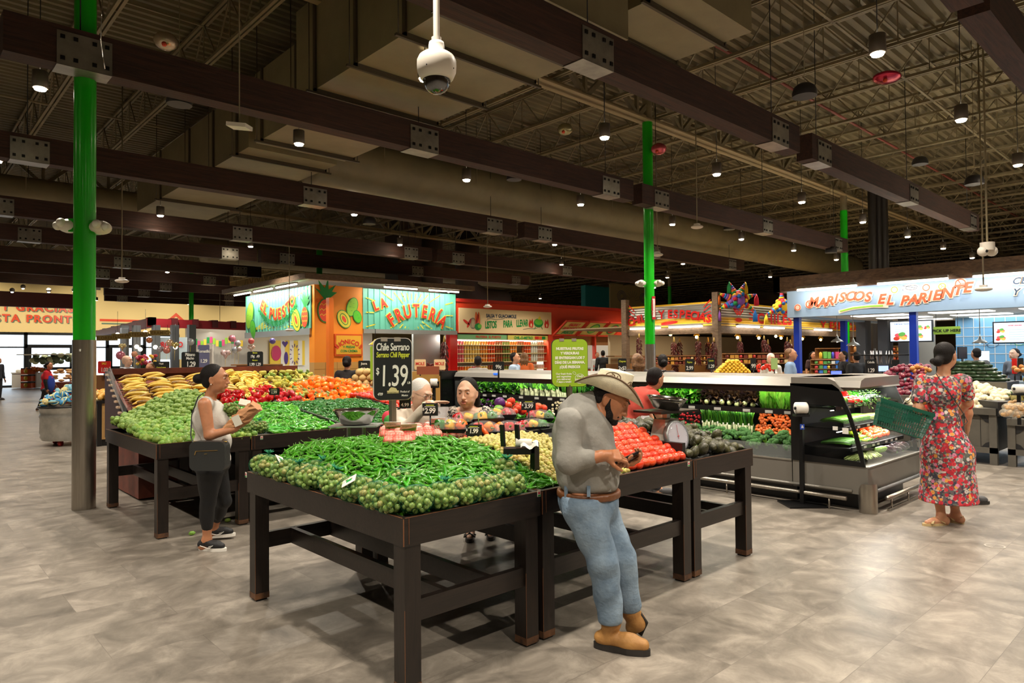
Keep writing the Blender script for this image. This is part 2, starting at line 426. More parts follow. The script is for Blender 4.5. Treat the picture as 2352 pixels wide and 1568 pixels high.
# sprinkler pipe, faded red
mb=MB().mat(M('red_pipe',(120,52,40),.5)).tube([(X0,6.2,6.95),(X1,6.2,6.95)],.03,6); solo('sprinkler_pipe',mb,'faded red sprinkler pipe threaded through the roof joists','pipe')
# ------------------------------------------------------------------ ducts
def rect_duct(x0,x1,y0,y1,z0,z1,steps,label):
 g=empty('air_duct',((x0+x1)/2,y0,z0),0,label,'duct')
 mb=MB().mat(M_DUCT).box(x0,x1,y0,y1,z0,z1); wpart('duct_body',mb,g)
 mb=MB().mat(M_DUCTD)
 for y in steps:
  mb.box(x0-.03,x1+.03,y-.03,y+.03,z0-.04,z0); mb.box(x0-.03,x0,y-.03,y+.03,z0-.04,z1); mb.box(x1,x1+.03,y-.03,y+.03,z0-.04,z1)
  for xx in(x0-.1,x1+.1): mb.tube([(xx,y,z0-.05),(xx,y,7.3)],.008,5)
  mb.box(x0-.14,x1+.14,y-.02,y+.02,z0-.07,z0-.04)
 wpart('hanger_strap',mb,g); return g
rect_duct(4.74,6.45,9.6,11.6,5.3,6.5,[10,11.3],'wide tan rectangular air duct, its middle length over the long beams')
rect_duct(4.74,6.45,11.9,19,5.3,6.4,[12.4,13.6,15,17],'tan rectangular air duct running back beyond the first green pillar')
rect_duct(4.4,6.45,4.9,9.3,5.3,6.6,[5.8,6.5,7.6,8.7],'broad tan duct overhead behind the hanging dome camera')
rect_duct(7.0,8.75,4.55,6.2,6.0,6.9,[5.0,5.8],'short tan duct end above the upper dark beam')
def round_duct(y,x0,x1,z,r,label):
 g=empty('round_duct',(x0,y,z),0,label,'duct')
 mb=MB().mat(M_DUCT); pts=[];rad=[]
 n=int((x1-x0)/.12)
 for i in range(n+1):
  pts.append((x0+(x1-x0)*i/n,y,z)); rad.append(r*(1.012 if i%2 else 1))
 mb.tube(pts,rad,28); wpart('duct_body',mb,g)
 mb=MB().mat(M_JOIST)
 x=x0+1.5
 while x<x1:
  mb.tube([(x,y-r,z),(x,y-r,7.3)],.006,4); mb.tube([(x,y+r,z),(x,y+r,7.3)],.006,4); x+=2.6
 wpart('hanger_rod',mb,g)
round_duct(13.2,6.5,35,5.75,.55,'long tan spiral round duct running above the dark beams')
round_duct(21.5,-4,6.0,5.9,.42,'smaller round duct left of the first green pillar')
round_duct(27,9,26,5.7,.5,'far round duct passing behind the fruit kiosk roof')
# big dark kitchen exhaust stacks
mb=MB().mat(M('sooty_duct',(62,52,42),.7)); mb.tube([(19.5,24,7.3),(19.5,24,5.2),(19.6,24.2,4.6),(20.6,24.3,4.2),(22,24.3,4.15)],[.55]*5,20); mb.tube([(17.5,24,7.3),(17.5,24,4.3)],.5,18); mb.box(15.8,17,24,25,3.9,7.3)
solo('exhaust_duct',mb,'bulky dark kitchen exhaust duct above the red salsa counter','duct')
# ------------------------------------------------------------------ dark timber beams on rods
ZB=4.62
M_BEAMEND=M_BEAM
def beam(y,x0,x1,plates,label):
 g=empty('timber_beam',((x0+x1)/2,y+.12,ZB),0,label,'beam','dark timber beams hung under the roof')
 mb=MB().mat(M_BEAM).box(x0,x1,y,y+.25,ZB,ZB+.4); wpart('timber',mb,g)
 for c in plates:
  mb=MB().mat(M_PLATE).box(c-.25,c+.25,y-.012,y-.002,ZB-.008,ZB+.34); mb.box(c-.25,c+.25,y-.012,y+.262,ZB-.012,ZB-.004); mb.box(c-.25,c+.25,y+.252,y+.262,ZB-.008,ZB+.34)
  p=wpart('steel_plate',mb,g)
  b=MB().mat(M_BOLT)
  for bx in(-.2,-.085,.085,.2):
   for bz in(.06,.28):
    b.obox((c+bx,y-.018,ZB+bz),(1,0,0),.02,(0,0,1),.02,.008)
  wpart('bolt_heads',b,p)
  r=MB().mat(M_BLACKM)
  r.tube([(c-.02,y+.12,ZB+.38),(c-.02,y+.12,7.5)],.007,5); wpart('hanger_rod',r,g)
 return g
BE=[(1.5,-4,7.0,[2,6.2],'dark beam nearest overhead, its left length out of sight'),(1.5,7.2,17.4,[12.5,16.9],'brown beam end cutting the upper corner over the seafood kiosk'),
(4.56,-.4,10.2,[1.5,5.48,9.56],'dark beam right over the dome camera, first length'),(4.56,10.63,20.3,[11.08,15.37,19.75],'dark beam reaching toward the seafood kiosk, far length'),
(8.2,.86,10.9,[1.55,5.87,10.2],'long dark beam crossing just before the tall green pillar'),(8.2,11.18,21.5,[11.85,16.43,20.8],'dark beam length starting at the second green pillar'),
(12.58,.9,11.85,[1.66,6.34,11.1],'third row dark beam passing behind the tall green pillar'),(12.58,12.12,23.35,[12.87,17.8,22.5],'third row dark beam length beyond the centre of the hall'),
(17.6,1.1,12.87,[1.8,6.85,12.07],'fourth row dark beam before the fruit kiosk'),(17.6,13.08,24,[13.93,19.2],'fourth row dark beam length over the red salsa wall'),
(21.2,-1.5,8.7,[-.2,2.8,7.87],'fifth row dark beam ending short of the fruit kiosk roof'),(21.2,8.84,20.7,[9.7,14.83,19.9],'fifth row dark beam length over the fruit kiosk roof'),
(25.4,-.5,10.6,[1.2,5.9,9.8],'sixth row dark beam left of the fruit kiosk'),(29.2,-1,10.82,[1.5,6.1,10.0],'seventh row dark beam left of the fruit kiosk'),
(33,-1,18,[2.6,7.45,9.4,12.6],'eighth row dark beam toward the entrance'),(36.8,7.8,24,[9.5,13.6,18],'ninth row dark beam toward the entrance'),(40.5,8.6,26,[9.4,15,20],'last dark beam in front of the cream wall')]
for y,a,b,p,l in BE: beam(y,a,b,p,l)
# maroon header beams before the entrance wall
mb=MB().mat(M('maroon_paint',(92,26,22),.5)).box(-4,7.2,36.5,36.8,3.9,4.55); solo('maroon_header_beam',mb,'maroon header beam carrying small lights by the entrance','beam')
# ------------------------------------------------------------------ pillars
def pillar(x,y,zs,zg,label,r=.1,fix=False):
 g=empty('steel_pillar',(x,y,0),0,label,'pillar')
 if zs>.1: wpart('stainless_sleeve',MB().mat(M_STEEL).cyl(x,y,0,zs,r+.012,32),g);
 wpart('painted_shaft',MB().mat(M_GREEN).cyl(x,y,zs,zg,r+.005,32),g)
 wpart('bare_shaft',MB().mat(M_JOIST).cyl(x,y,zg,7.2,r,24),g)
 if zs>.1:
  s=MB().mat(M_DUCTD).box(x-.01,x-.004,y-r-.016,y-r-.01,0,zs);
 return g
P1=pillar(1.61,8.5,1.8,6.4,'tall green pillar with stainless lower sleeve beside the tomatillo table')
P2=pillar(11.8,8.5,1.8,6.45,'green pillar with grey lower part behind the refrigerated case')
pillar(22,8.5,1.8,6.0,'green pillar top showing above the seafood kiosk roof')
pillar(11.8,23.1,1.8,5.6,'green pillar rising out of the fruit kiosk roof'); pillar(10.9,34.3,1.8,6.2,'green pillar beyond the balloon stand')
pillar(34.5,23.4,1.8,5.6,'distant green pillar above the chile kiosk')
# emergency twin lamps on the pillars
def emlight(x,y,z,sx,label,par=None):
 g=empty('emergency_light',(x,y,z),0,label,'emergency light')
 d=Vector((rt.x*sx,rt.y*sx,0)); f=-Vector((fw.x,fw.y,0))
 mb=MB().mat(M_WHITE); c=Vector((x,y,z))+d*.17
 mb.ball(c,(.11,.11,.075),16,10); wpart('housing',mb,g)
 for q in(c+d*.09+f*.05+Vector((0,0,-.005)),c+d*.02+f*.1+Vector((0,0,.02))):
  mb=MB().mat(M_WHITE).ball(q,.048,12,8); h=wpart('lamp_head',mb,g)
  wpart('lens',MB().mat(M_WHITEM).ball(q+f*.022,.036,10,6),h)
 mb=MB().mat(M_GREEN if sx else M_WHITE).obox(Vector((x,y,z))+d*.11,d,.03,(0,0,1),.07,.06); wpart('bracket',mb,g)
emlight(1.61,8.5,3.03,-1,'white twin emergency light on the camera side left of the tall green pillar')
emlight(1.61,8.5,3.01,1,'white twin emergency light right of the tall green pillar')
emlight(11.8,8.5,3.07,-1,'white emergency light left of the second green pillar'); emlight(11.8,8.5,3.07,1,'white emergency light right of the second green pillar')
# sleeve seam and tag on tall pillar, notice strip on the second pillar
mb=MB().mat(M_WHITEM).obox((1.61-fw.x*.118+rt.x*.03,8.5-fw.y*.118+rt.y*.03,1.69),rt,.008,(0,0,1),.012,.003); wpart('tag',mb,P1)
mb=MB().mat(M('notice_red',(196,40,44),.5)); c=Vector((11.8,8.5,2.55))-Vector((fw.x,fw.y,0))*.125+Vector((rt.x,rt.y,0))*.06
mb.obox(c,rt,.035,(0,0,1),.24,.004); mb.mat(M_WHITEM); mb.obox(c-Vector((fw.x,fw.y,0))*.004,rt,.026,(0,0,1),.19,.003)
text('NO SMOKING',.05,M('notice_red'),c-Vector((fw.x,fw.y,0))*.008-Vector((rt.x,rt.y,0))*.014+Vector((0,0,.0)),(0,0,1),(-rt.x,-rt.y,0),.002,.001,0,'CENTER',mb)
o=wpart('notice_strip',mb,P2)
# ------------------------------------------------------------------ pendant can lamps (they light the hall)
M_CAN=M('lamp_can_grey',(120,112,104),.4,.4)
spot=bpy.data.lights.new('lamp_beam','SPOT'); spot.energy=340; spot.spot_size=R(128); spot.spot_blend=.55; spot.shadow_soft_size=.07; spot.color=(1,.90,.76)
def canlamp(x,y,z,label,zc=7.5):
 g=empty('pendant_lamp',(x,y,z),0,label,'lamp','can lamps hung in a grid over the hall')
 a=put('lamp_can',MB().mat(M_CAN).lathe([(.02,.24),(.085,.23),(.088,.03),(.075,.02),(.07,.06)],caps=False,seg=20),g)
 put('lens',MB().mat(M_LAMP).lathe([(.07,.028),(.06,.0),(.02,-.008),(.001,-.009)],seg=16,caps=False),g)
 put('cable',MB().mat(M_BLACKM).tube([(0,0,.24),(0,0,zc-z)],.006,5),g)
 l=bpy.data.objects.new('lamp_light',spot); COL.objects.link(l); l.parent=g; l.location=(0,0,-.03)
 return g
LX=[-2.0,1.42,4.78,8.14,11.39,14.94,18.45,21.82,25.2,28.6]; LY=[-4.5,-.9,2.75,6.66,10.02,14.2,17.2,20.3,24.2,28.4,32,37]
lab={1.42:'over the tall green pillar side',8.14:'over the middle aisle'}
can0=canD=None
for j,y in enumerate(LY):
 for i,x in enumerate(LX):
  if x<0 and y>20: continue
  if y>13 and (i+j)%2: continue
  if (x,y)==(1.42,6.66): continue
  if 9<x and 19<y<26 and x<27: continue
  l='grey can lamp on a cord, one of the hall grid'
  vis=(y<=10.1 and y>2)
  ud=abs(x-4.78)<.1 and 5<y<19
  if ud:
   if canD is None: canD=canlamp(x,y,4.9,'grey can lamp on a short cord under the tan rectangular duct',5.3)
   else: dup(canD,(x,y,4.9))
   continue
  if can0 is None: can0=canlamp(x,y,4.9,l)
  else: dup(can0,(x,y,4.9))
# ------------------------------------------------------------------ produce shapes
def curved(L,r,bend,seg=6,n=6,prof=None,flat=1.0):
 """tapered curved pod along x, centred; returns points, radii"""
 pts=[];rad=[]
 for i in range(n+1):
  t=i/n; a=bend*(t-.5)
  pts.append(((t-.5)*L,(math.cos(a*2)-1)*-L*.35*(1 if bend>0 else -1)*abs(bend),0))
  rad.append(r*(prof(t) if prof else 1))
 return pts,rad
def chile_mesh(name,L,r,bend,mat,stem,seg=6,n=6,tip=.18,hook=0,wrk=0):
 mb=MB().mat(mat)
 prof=lambda t:(.78+.22*math.sin(min(1,t*2.2)*PI/2))*(1-(max(0,t-.55)/.45)**2*(1-tip)) if t>0.01 else .62
 p,rd=curved(L,r,bend,seg,n,prof)
 p=[Vector(q) for q in p]
 if hook: p[-1]=p[-1]+Vector((0,hook*L*.12,L*.03))
 if wrk: p=[q+Vector((0,random.uniform(-1,1)*r*wrk,random.uniform(-1,1)*r*wrk)) for q in p]
 mb.tube(p,rd,seg,flat=.88)
 mb.mat(stem); a=p[0]; d=(p[0]-p[1]).normalized()
 mb.tube([a+d*-.002,a+d*r*.5],[r*.6,r*.25],6); mb.tube([a+d*r*.4,a+d*(r*1.6)+Vector((0,0,r*.5)),a+d*(r*2.4)+Vector((0,r*.3,r*1.4))],r*.16,4)
 return mb.mesh(name)
def husked(name,r,mat,amp,ribs,seed,seg=12,rings=8,cap=None,sq=.92):
 rnd=random.Random(seed); ph=rnd.random()*9
 def fn(v):
  a=math.atan2(v.y,v.x); s=math.sqrt(max(0,1-v.z*v.z))
  k=1+amp*math.sin(a*ribs+ph)*s+amp*.7*mnoise.noise(v*2.5+Vector((seed,0,0)))
  if v.z>.75: k*=1+.12*(v.z-.75)
  return Vector((v.x*k,v.y*k,v.z*k*sq))
 mb=MB().mat(mat).ball((0,0,0),r,seg,rings,fn=fn)
 if cap: mb.mat(cap).ball((0,0,r*.92*sq),(r*.3,r*.3,r*.12),6,4)
 return mb.mesh(name)
def bell_mesh(name,mat,stem,r=.046,seed=1,lobes=4,seg=20,rings=12):
 ph=seed*1.3
 def fn(v):
  a=math.atan2(v.y,v.x); s=math.sqrt(max(0,1-v.z*v.z))
  k=1+.09*math.cos(a*lobes+ph)*(s**.5)
  z=v.z
  zz=z*1.05-(.32*math.exp(-(s/.38)**2) if z>0 else -.16*math.exp(-(s/.35)**2))
  w=1.02 if z>-.2 else 1.02-.22*(-.2-z)
  return Vector((v.x*k*w,v.y*k*w,zz))
 mb=MB().mat(mat).ball((0,0,0),r,seg,rings,fn=fn)
 mb.mat(stem).tube([(0,0,r*.62),(.002,0,r*.95),(.006,.003,r*1.35)],[r*.3,r*.12,r*.13],7)
 return mb.mesh(name)
def tomato_mesh(name,mat,stem,r=.038,seed=0,calyx=True,sq=.86):
 def fn(v):
  a=math.atan2(v.y,v.x); s=math.sqrt(max(0,1-v.z*v.z)); k=1+.02*math.cos(a*5+seed)
  return Vector((v.x*k,v.y*k,v.z*sq-(.13*math.exp(-(s/.25)**2) if v.z>0 else 0)))
 mb=MB().mat(mat).ball((0,0,0),r,18,12,fn=fn)
 mb.mat(stem)
 if calyx:
  for k in range(5):
   a=k*1.2566+seed; mb.tube([(0,0,r*.72),(math.cos(a)*r*.3,math.sin(a)*r*.3,r*.82),(math.cos(a)*r*.6,math.sin(a)*r*.6,r*.8)],[r*.07,r*.09,r*.02],4,flat=.5)
 else: mb.ball((0,0,r*.74),(r*.14,r*.14,r*.05),6,4)
 return mb.mesh(name)
def avo_mesh(name,mat,stem,L=.058,r=.04):
 def fn(v):
  w=1-.26*max(0,v.z)**1.3; return Vector((v.x*w,v.y*w,v.z*1.0))
 mb=MB().mat(mat).ball((0,0,0),(r,r,L),16,12,fn=fn); mb.mat(stem).ball((0,0,L),(.006,.006,.004),6,4); return mb.mesh(name)
def banana_pts(L,arc,n=8):
 return [(math.sin(arc*(i/n-.5))*L/arc,0,(math.cos(arc*(i/n-.5))-math.cos(arc/2))*L/arc) for i in range(n+1)]
def banana_mb(mb,L,r,arc,mat,tipm,xf=None,seg=7):
 pts=[Vector(p) for p in banana_pts(L,arc)]; n=len(pts)-1
 rad=[r*min(1,.35+2.6*min(i/n,1.04-i/n)) for i in range(n+1)]; rad[0]=r*.32; rad[-1]=r*.22
 pts=[pts[0]+(pts[0]-pts[1]).normalized()*L*.1]+pts; rad=[r*.26]+rad
 if xf: pts=[xf@p for p in pts]
 mb.mat(mat).tube(pts,rad,seg); mb.mat(tipm).tube([pts[-1],pts[-1]+(pts[-1]-pts[-2]).normalized()*r*.3],[rad[-1]*1.05,rad[-1]*.7],5)
 mb.tube([pts[0],pts[0]+(pts[0]-pts[1]).normalized()*.008],rad[0]*1.1,5); return mb
# ---- materials of produce
G_STEM=M('chile_stem',(86,128,44),.6)
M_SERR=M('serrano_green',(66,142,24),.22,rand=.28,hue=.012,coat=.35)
M_SERRS=M('serrano_green_mass',(58,128,22),.24,c2=(78,150,30),vscale=22)
M_ANA=M('anaheim_green',(78,164,36),.2,rand=.28,hue=.015,coat=.4)
M_JAL=M('jalapeno_green',(36,112,30),.2,rand=.3,hue=.01,coat=.4)
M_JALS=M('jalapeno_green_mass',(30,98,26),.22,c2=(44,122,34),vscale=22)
M_TOML=M('tomatillo_husk',(100,146,44),.5,c2=(150,182,80),vscale=60,rand=.26,hue=.022)
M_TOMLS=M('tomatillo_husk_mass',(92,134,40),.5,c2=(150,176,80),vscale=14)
M_MILP=M('small_tomatillo_skin',(158,150,66),.4,c2=(194,180,98),vscale=60,rand=.25,hue=.03)
M_MILPS=M('small_tomatillo_mass',(158,150,72),.42,c2=(204,190,116),vscale=26)
M_TOM=M('tomato_red',(224,72,34),.16,rand=.1,hue=.004,coat=.5,sss=.05)
M_TOMF=M('roma_tomato_red',(222,58,36),.2,rand=.18,coat=.4)
M_RED=M('red_bell_skin',(188,14,18),.14,rand=.22,coat=.6)
M_ORA=M('orange_bell_skin',(246,122,10),.14,rand=.12,hue=.012,coat=.6)
M_YEL=M('yellow_bell_skin',(246,186,24),.14,coat=.6)
M_GRB=M('green_bell_skin',(40,120,26),.14,coat=.6)
M_AVO=M('avocado_skin',(42,42,24),.32,c2=(74,72,36),vscale=30,rand=.3,bump=.4,bscale=160,coat=.2)
M_BAN=M('plantain_skin',(206,164,54),.42,c2=(232,196,92),vscale=16,rand=.14)
M_BANR=M('ripe_plantain_skin',(96,70,38),.5,c2=(196,152,62),vscale=18,rand=.2)
M_BANG=M('green_banana_skin',(150,176,62),.4,rand=.15)
M_BANY=M('yellow_banana_skin',(232,194,70),.4,c2=(238,208,104),vscale=14,rand=.1)
M_BANB=M('baby_banana_skin',(196,186,76),.42,rand=.2,hue=.02)
M_TIP=M('banana_tip',(60,46,26),.7)
M_LEM=M('lemon_skin',(244,204,62),.4,rand=.08)
M_WON=M('white_onion_skin',(238,230,204),.32,c2=(222,208,170),vscale=20,rand=.06,coat=.2)
M_RON=M('red_onion_skin',(120,26,52),.28,rand=.3,coat=.3)
M_YON=M('yellow_onion_skin',(206,136,66),.32,rand=.15,coat=.2)
M_ZUC=M('zucchini_skin',(24,52,22),.3,rand=.3,coat=.25)
M_TRAY=M('black_tray',(18,18,18),.4)
def place_rand(z,yaw,tilt=.25): return Euler((random.uniform(-tilt,tilt),random.uniform(-tilt,tilt),yaw))
def bake(items,name,mats,label,cat,group=None,parent=None):
 """items: (mesh, Matrix) -> ONE stuff mesh"""
 V=[];F=[];MI=[];off=0
 cache={}
 for me,mx in items:
  k=me.name
  if k not in cache:
   n=len(me.vertices); a=np.empty(n*3); me.vertices.foreach_get('co',a)
   cache[k]=(a.reshape(-1,3),[tuple(p.vertices) for p in me.polygons],[p.material_index for p in me.polygons])
  a,f,mi=cache[k]; A=np.array(mx.to_3x3()); b=a@A.T+np.array(mx.translation)
  V.append(b); F.extend([tuple(i+off for i in t) for t in f]); MI.extend(mi); off+=len(a)
 V=np.concatenate(V); base=((V[:,0].min()+V[:,0].max())/2,(V[:,1].min()+V[:,1].max())/2,V[:,2].min())
 me=bpy.data.meshes.new(name); me.from_pydata((V-np.array(base)).tolist(),[],F)
 for m in mats: me.materials.append(m)
 me.polygons.foreach_set('material_index',MI); me.polygons.foreach_set('use_smooth',[True]*len(F)); me.update()
 o=put(name,me,parent,label,cat,group,'stuff'); o.location=base; return o
def pile(name,protos,label,cat,group,reg,h,sp,long=False,maxn=300,smats=None,slabel=None,under=0,jit=.42,tilt=.35,inside=None,spin=True,scl=.12,yaw0=None,zj=.2):
 """repeats laid over the height field h(x,y): the nearest maxn as things, the rest and the lower layer as one stuff mesh"""
 x0,x1,y0,y1=reg; pts=[]
 ny=max(1,int((y1-y0)/(sp*.9))); nx=max(1,int((x1-x0)/sp))
 e=sp*.8
 for j in range(ny+1):
  for i in range(nx+1):
   x=x0+(x1-x0)*(i+(.5 if j%2 else 0))/nx+random.uniform(-jit,jit)*sp; y=y0+(y1-y0)*j/ny+random.uniform(-jit,jit)*sp*.9
   if x<x0-.01 or x>x1+.01 or (inside and not inside(x,y)): continue
   y=min(max(y,y0),y1)
   pts.append((x,y))
 pts.sort(key=cdist)
 objs=[];rest=[]
 for k,(x,y) in enumerate(pts):
  z=h(x,y)+random.uniform(-zj,zj)*sp
  dzx=(h(x+.03,y)-h(x-.03,y))/.06; dzy=(h(x,y+.03)-h(x,y-.03))/.06
  nrm=Vector((-dzx,-dzy,1)).normalized(); q=Vector((0,0,1)).rotation_difference(nrm)
  yaw=random.uniform(0,2*PI) if yaw0 is None else yaw0+random.gauss(0,.35)
  if long: loc=Euler((random.uniform(0,6.28),random.gauss(0,tilt*.6),0)).to_quaternion(); rq=q@Euler((0,0,yaw)).to_quaternion()@loc
  elif spin: rq=Euler((random.uniform(0,6.28),random.uniform(0,6.28),yaw)).to_quaternion()
  else: rq=q@Euler((random.gauss(0,tilt),random.gauss(0,tilt),yaw)).to_quaternion()
  s=1+random.uniform(-scl,scl)
  me=protos[k%len(protos)]
  if k<maxn:
   o=bpy.data.objects.new(name,me); COL.objects.link(o); o.location=(x,y,z); o.rotation_euler=rq.to_euler(); o.scale=(s,s,s); tag(o,label,cat,group); objs.append(o)
  else: rest.append((me,Matrix.LocRotScale((x,y,z),rq,(s,s,s))))
 for u in range(under):
  for (x,y) in pts:
   x2=x+random.uniform(-.5,.5)*sp; y2=y+random.uniform(-.5,.5)*sp
   x2=min(max(x2,x0),x1); y2=min(max(y2,y0),y1)
   rq=Euler((random.uniform(0,6.28) if not long else random.uniform(-.2,.2),random.uniform(-.3,.3),random.uniform(0,6.28))).to_quaternion()
   rest.append((random.choice(protos),Matrix.LocRotScale((x2,y2,h(x2,y2)-sp*(.42 if not long else .28)*(u+1)),rq,(1,1,1))))
 if rest:
  bake(rest,name+'_heap',smats or list(protos[0].materials),slabel or ('mass of '+label),cat)
 return objs
def sstep(t): t=min(max(t,0),1); return t*t*(3-2*t)
# ------------------------------------------------------------------ display tables
def table(x0,x1,y0,y1,label,n,mound=None,zt=.84,apron=.135):
 g=empty('display_table',((x0+x1)/2,(y0+y1)/2,0),0,label,'table','dark stained produce tables')
 t=.03; za=zt-apron
 mb=MB().mat(M_TABLE)
 mb.box(x0,x1,y0,y0+t,za,zt); mb.box(x0,x1,y1-t,y1,za,zt); mb.box(x0,x0+t,y0+t,y1-t,za,zt); mb.box(x1-t,x1,y0+t,y1-t,za,zt)
 mb.mat(M_EDGE)
 e=.0018
 mb.box(x0-e,x0+e,y0-e,y0+e,za+.004,zt-.004); mb.box(x0+t-e,x0+t,y0-e,y0,za+.01,zt-.004)
 mb.box(x0+.01,x1-.01,y0-e*.4,y0+.002,zt-.001,zt+.001); mb.box(x0-.001,x0+.002,y0+.01,y1-.01,zt-.001,zt+.001)
 wpart('apron',mb,g)
 mb=MB().mat(M_BLACK).box(x0+t,x1-t,y0+t,y1-t,za+.04,zt-.055); wpart('tray_floor',mb,g)
 li=.012; lw=.092
 for lx in(x0+li,x1-li-lw):
  for ly in(y0+li,y1-li-lw):
   mb=MB().mat(M_TABLEX).box(lx,lx+lw,ly,ly+lw,.012,za)
   mb.mat(M_EDGE).box(lx-.0008,lx+.0008,ly-.0008,ly+.0008,.03,za-.3)
   mb.mat(M('scuffed_leg_foot',(112,74,44),.6,c2=(58,40,30),vscale=14)).box(lx-.0012,lx+lw+.0012,ly-.0012,ly+lw+.0012,.012,.05)
   mb.mat(M_BLACK).box(lx+.01,lx+lw-.01,ly+.01,ly+lw-.01,0,.012)
   wpart('leg',mb,g)
 for yy in(y0+li+.02,y1-li-.02-.04): wpart('cross_rail',MB().mat(M_TABLE).box(x0+li+lw,x1-li-lw,yy,yy+.04,.33,.432),g)
 w=(x1-x0)
 for f in(.3,.62):
  mb=MB().mat(M_TABLE); xx=x0+w*f; mb.box(xx,xx+.035,y0+.07,y1-.07,.33,.432); wpart('long_rail',mb,g)
 if mound:
  xa,xb,ya,yb,h=mound
  mb=MB().mat(M_TRAY); mb.grid(lambda u,v:(xa+(xb-xa)*u,ya+(yb-ya)*v,h(xa+(xb-xa)*u,ya+(yb-ya)*v)),14,22)
  wpart('sloped_insert',mb,g)
 return g
# row A heights
def hA1(x,y): # serrano mound
 a=sstep((y-2.70)/.95)*sstep((x-1.74)/.42)*(1-.25*sstep((y-4.0)/.5))*(1-.16*sstep((x-2.6)/.4))
 return .845+.20*a
def hA2(x,y): return .845+.17*sstep((y-2.72)/.85)
def hA3(x,y): return .85+.19*min(1,max(0,(y-2.76)/.44))
def hA4(x,y): return .86+.14*min(1,max(0,(y-2.74)/.5))-.05*sstep((x-4.6)/.5)
table(1.80,2.705,2.70,4.55,'nearest dark stained display table, holding the serrano chiles, corner toward the viewer',1,(1.84,2.70,2.74,4.52,lambda x,y:hA1(x,y)-.035))
table(2.72,4.235,2.70,4.55,'middle dark display table behind the leaning man in the cowboy hat',2,(2.76,4.2,2.74,4.52,lambda x,y:min(hA2(x,y)-.03,hA1(x,y)-.03) if x<3.55 else hA3(x,y)-.05))
table(4.25,5.10,2.70,4.55,'dark display table of avocados at the right end of the front row',3,(4.29,5.06,2.74,4.52,lambda x,y:hA4(x,y)-.05))
# row B heights
def hB1(x,y): return .85+.36*sstep((y-6.55)/1.75)**1.0*(.22+.78*sstep((x-1.75)/.8))
def hB2(x,y): return .85+.17*sstep((y-6.6)/1.6)
table(1.79,2.62,6.55,8.4,'dark display table of loose tomatillos beside the tall green pillar',4,(1.83,2.62,6.6,8.36,lambda x,y:hB1(x,y)-.05))
table(2.635,4.15,6.55,8.4,'dark display table of long green chiles behind the woman in the tank top',5,(2.66,4.12,6.6,8.36,lambda x,y:hB2(x,y)-.04))
table(4.165,5.30,6.55,8.4,'dark display table of jalapenos and tomatoes at the far end of the second row',6,(4.2,5.26,6.6,8.36,lambda x,y:hB2(x,y)-.04))
def price_sticker(x,y,z,par=None):
 pass
# ------------------------------------------------------------------ serranos
serr=[chile_mesh('serrano_chile_%d'%i,random.uniform(.082,.108),random.uniform(.0105,.0125),b,M_SERR,G_STEM,6,6,.25,hk) for i,(b,hk) in enumerate([(.35,0),(.6,1),(-.4,0),(.2,1),(.75,0),(-.6,-1)])]
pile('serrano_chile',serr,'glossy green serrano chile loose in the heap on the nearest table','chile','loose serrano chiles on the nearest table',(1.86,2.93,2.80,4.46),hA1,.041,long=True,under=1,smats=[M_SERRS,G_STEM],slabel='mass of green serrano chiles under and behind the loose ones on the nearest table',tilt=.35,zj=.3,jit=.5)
# ------------------------------------------------------------------ small tomatillos
milp=[husked('small_tomatillo_%d'%i,.0155+.0012*i,M_MILP,.02,5,i,10,7,M('milp_cap',(120,88,60),.7),.95) for i in range(3)]
pile('small_tomatillo',milp,'tiny yellow green tomatillo in the loose bed left of the man in the hat','tomatillo','tiny loose tomatillos between the chiles and the tomatoes',(2.97,3.56,2.75,3.75),hA2,.0335,under=1,smats=[M_MILPS,MATS['milp_cap']],slabel='mass of tiny yellow green tomatillos beside the leaning man',zj=.15)
# ------------------------------------------------------------------ tomatoes, in stepped rows
tom=[tomato_mesh('tomato_%d'%i,M_TOM,M('tomato_scar',(196,120,40),.6),.037+.0015*i,i,False) for i in range(3)]
k=0; tl=[]
for row in range(9):
 y=2.775+row*.056
 for lay in range(2 if row<8 else 1):
  for i in range(9):
   x=3.63+i*.0715+(.036 if (row+lay)%2 else 0)+random.uniform(-.005,.005)
   if x>4.22: continue
   z=hA3(x,y)+.012+random.uniform(-.004,.004)-(0 if lay==0 else .045)
   if lay==1: continue
   o=bpy.data.objects.new('tomato',tom[k%3]); COL.objects.link(o); k+=1
   o.location=(x,y,z); o.rotation_euler=(random.uniform(1.9,3.9),random.uniform(-.5,.5),random.uniform(0,6)); tag(o,'round orange red tomato in the stepped rows right of the man in the hat','tomato','tomatoes stacked in rows on the middle table')
# ------------------------------------------------------------------ avocados
avo=[avo_mesh('avocado_%d'%i,M_AVO,G_STEM,.052+.003*i,.036+.002*i) for i in range(3)]
pile('avocado',avo,'dark green avocado in the heap at the right end of the front tables','avocado','loose avocados on the end table',(4.30,5.04,2.77,3.75),lambda x,y:hA4(x,y)+.015,.076,jit=.25,inside=lambda x,y:not(x<4.62 and 2.78<y<3.3))
for (x,y,z) in ((4.62,2.93,.915),(4.72,3.1,.965),(4.78,3.22,.985),(4.85,3.05,.95),(4.98,2.95,.935),(4.6,3.35,1.03),(4.48,3.45,1.04),(4.7,3.4,1.03),(4.92,3.2,.965),(4.40,3.55,1.05),(4.55,3.62,1.06)):
 o=bpy.data.objects.new('avocado',avo[random.randrange(3)]); COL.objects.link(o); o.location=(x,y,z); o.rotation_euler=(random.uniform(0,6),random.uniform(0,6),0); o.scale=(1.1,)*3
 tag(o,'dark green avocado in the heap at the right end of the front tables','avocado','loose avocados on the end table')
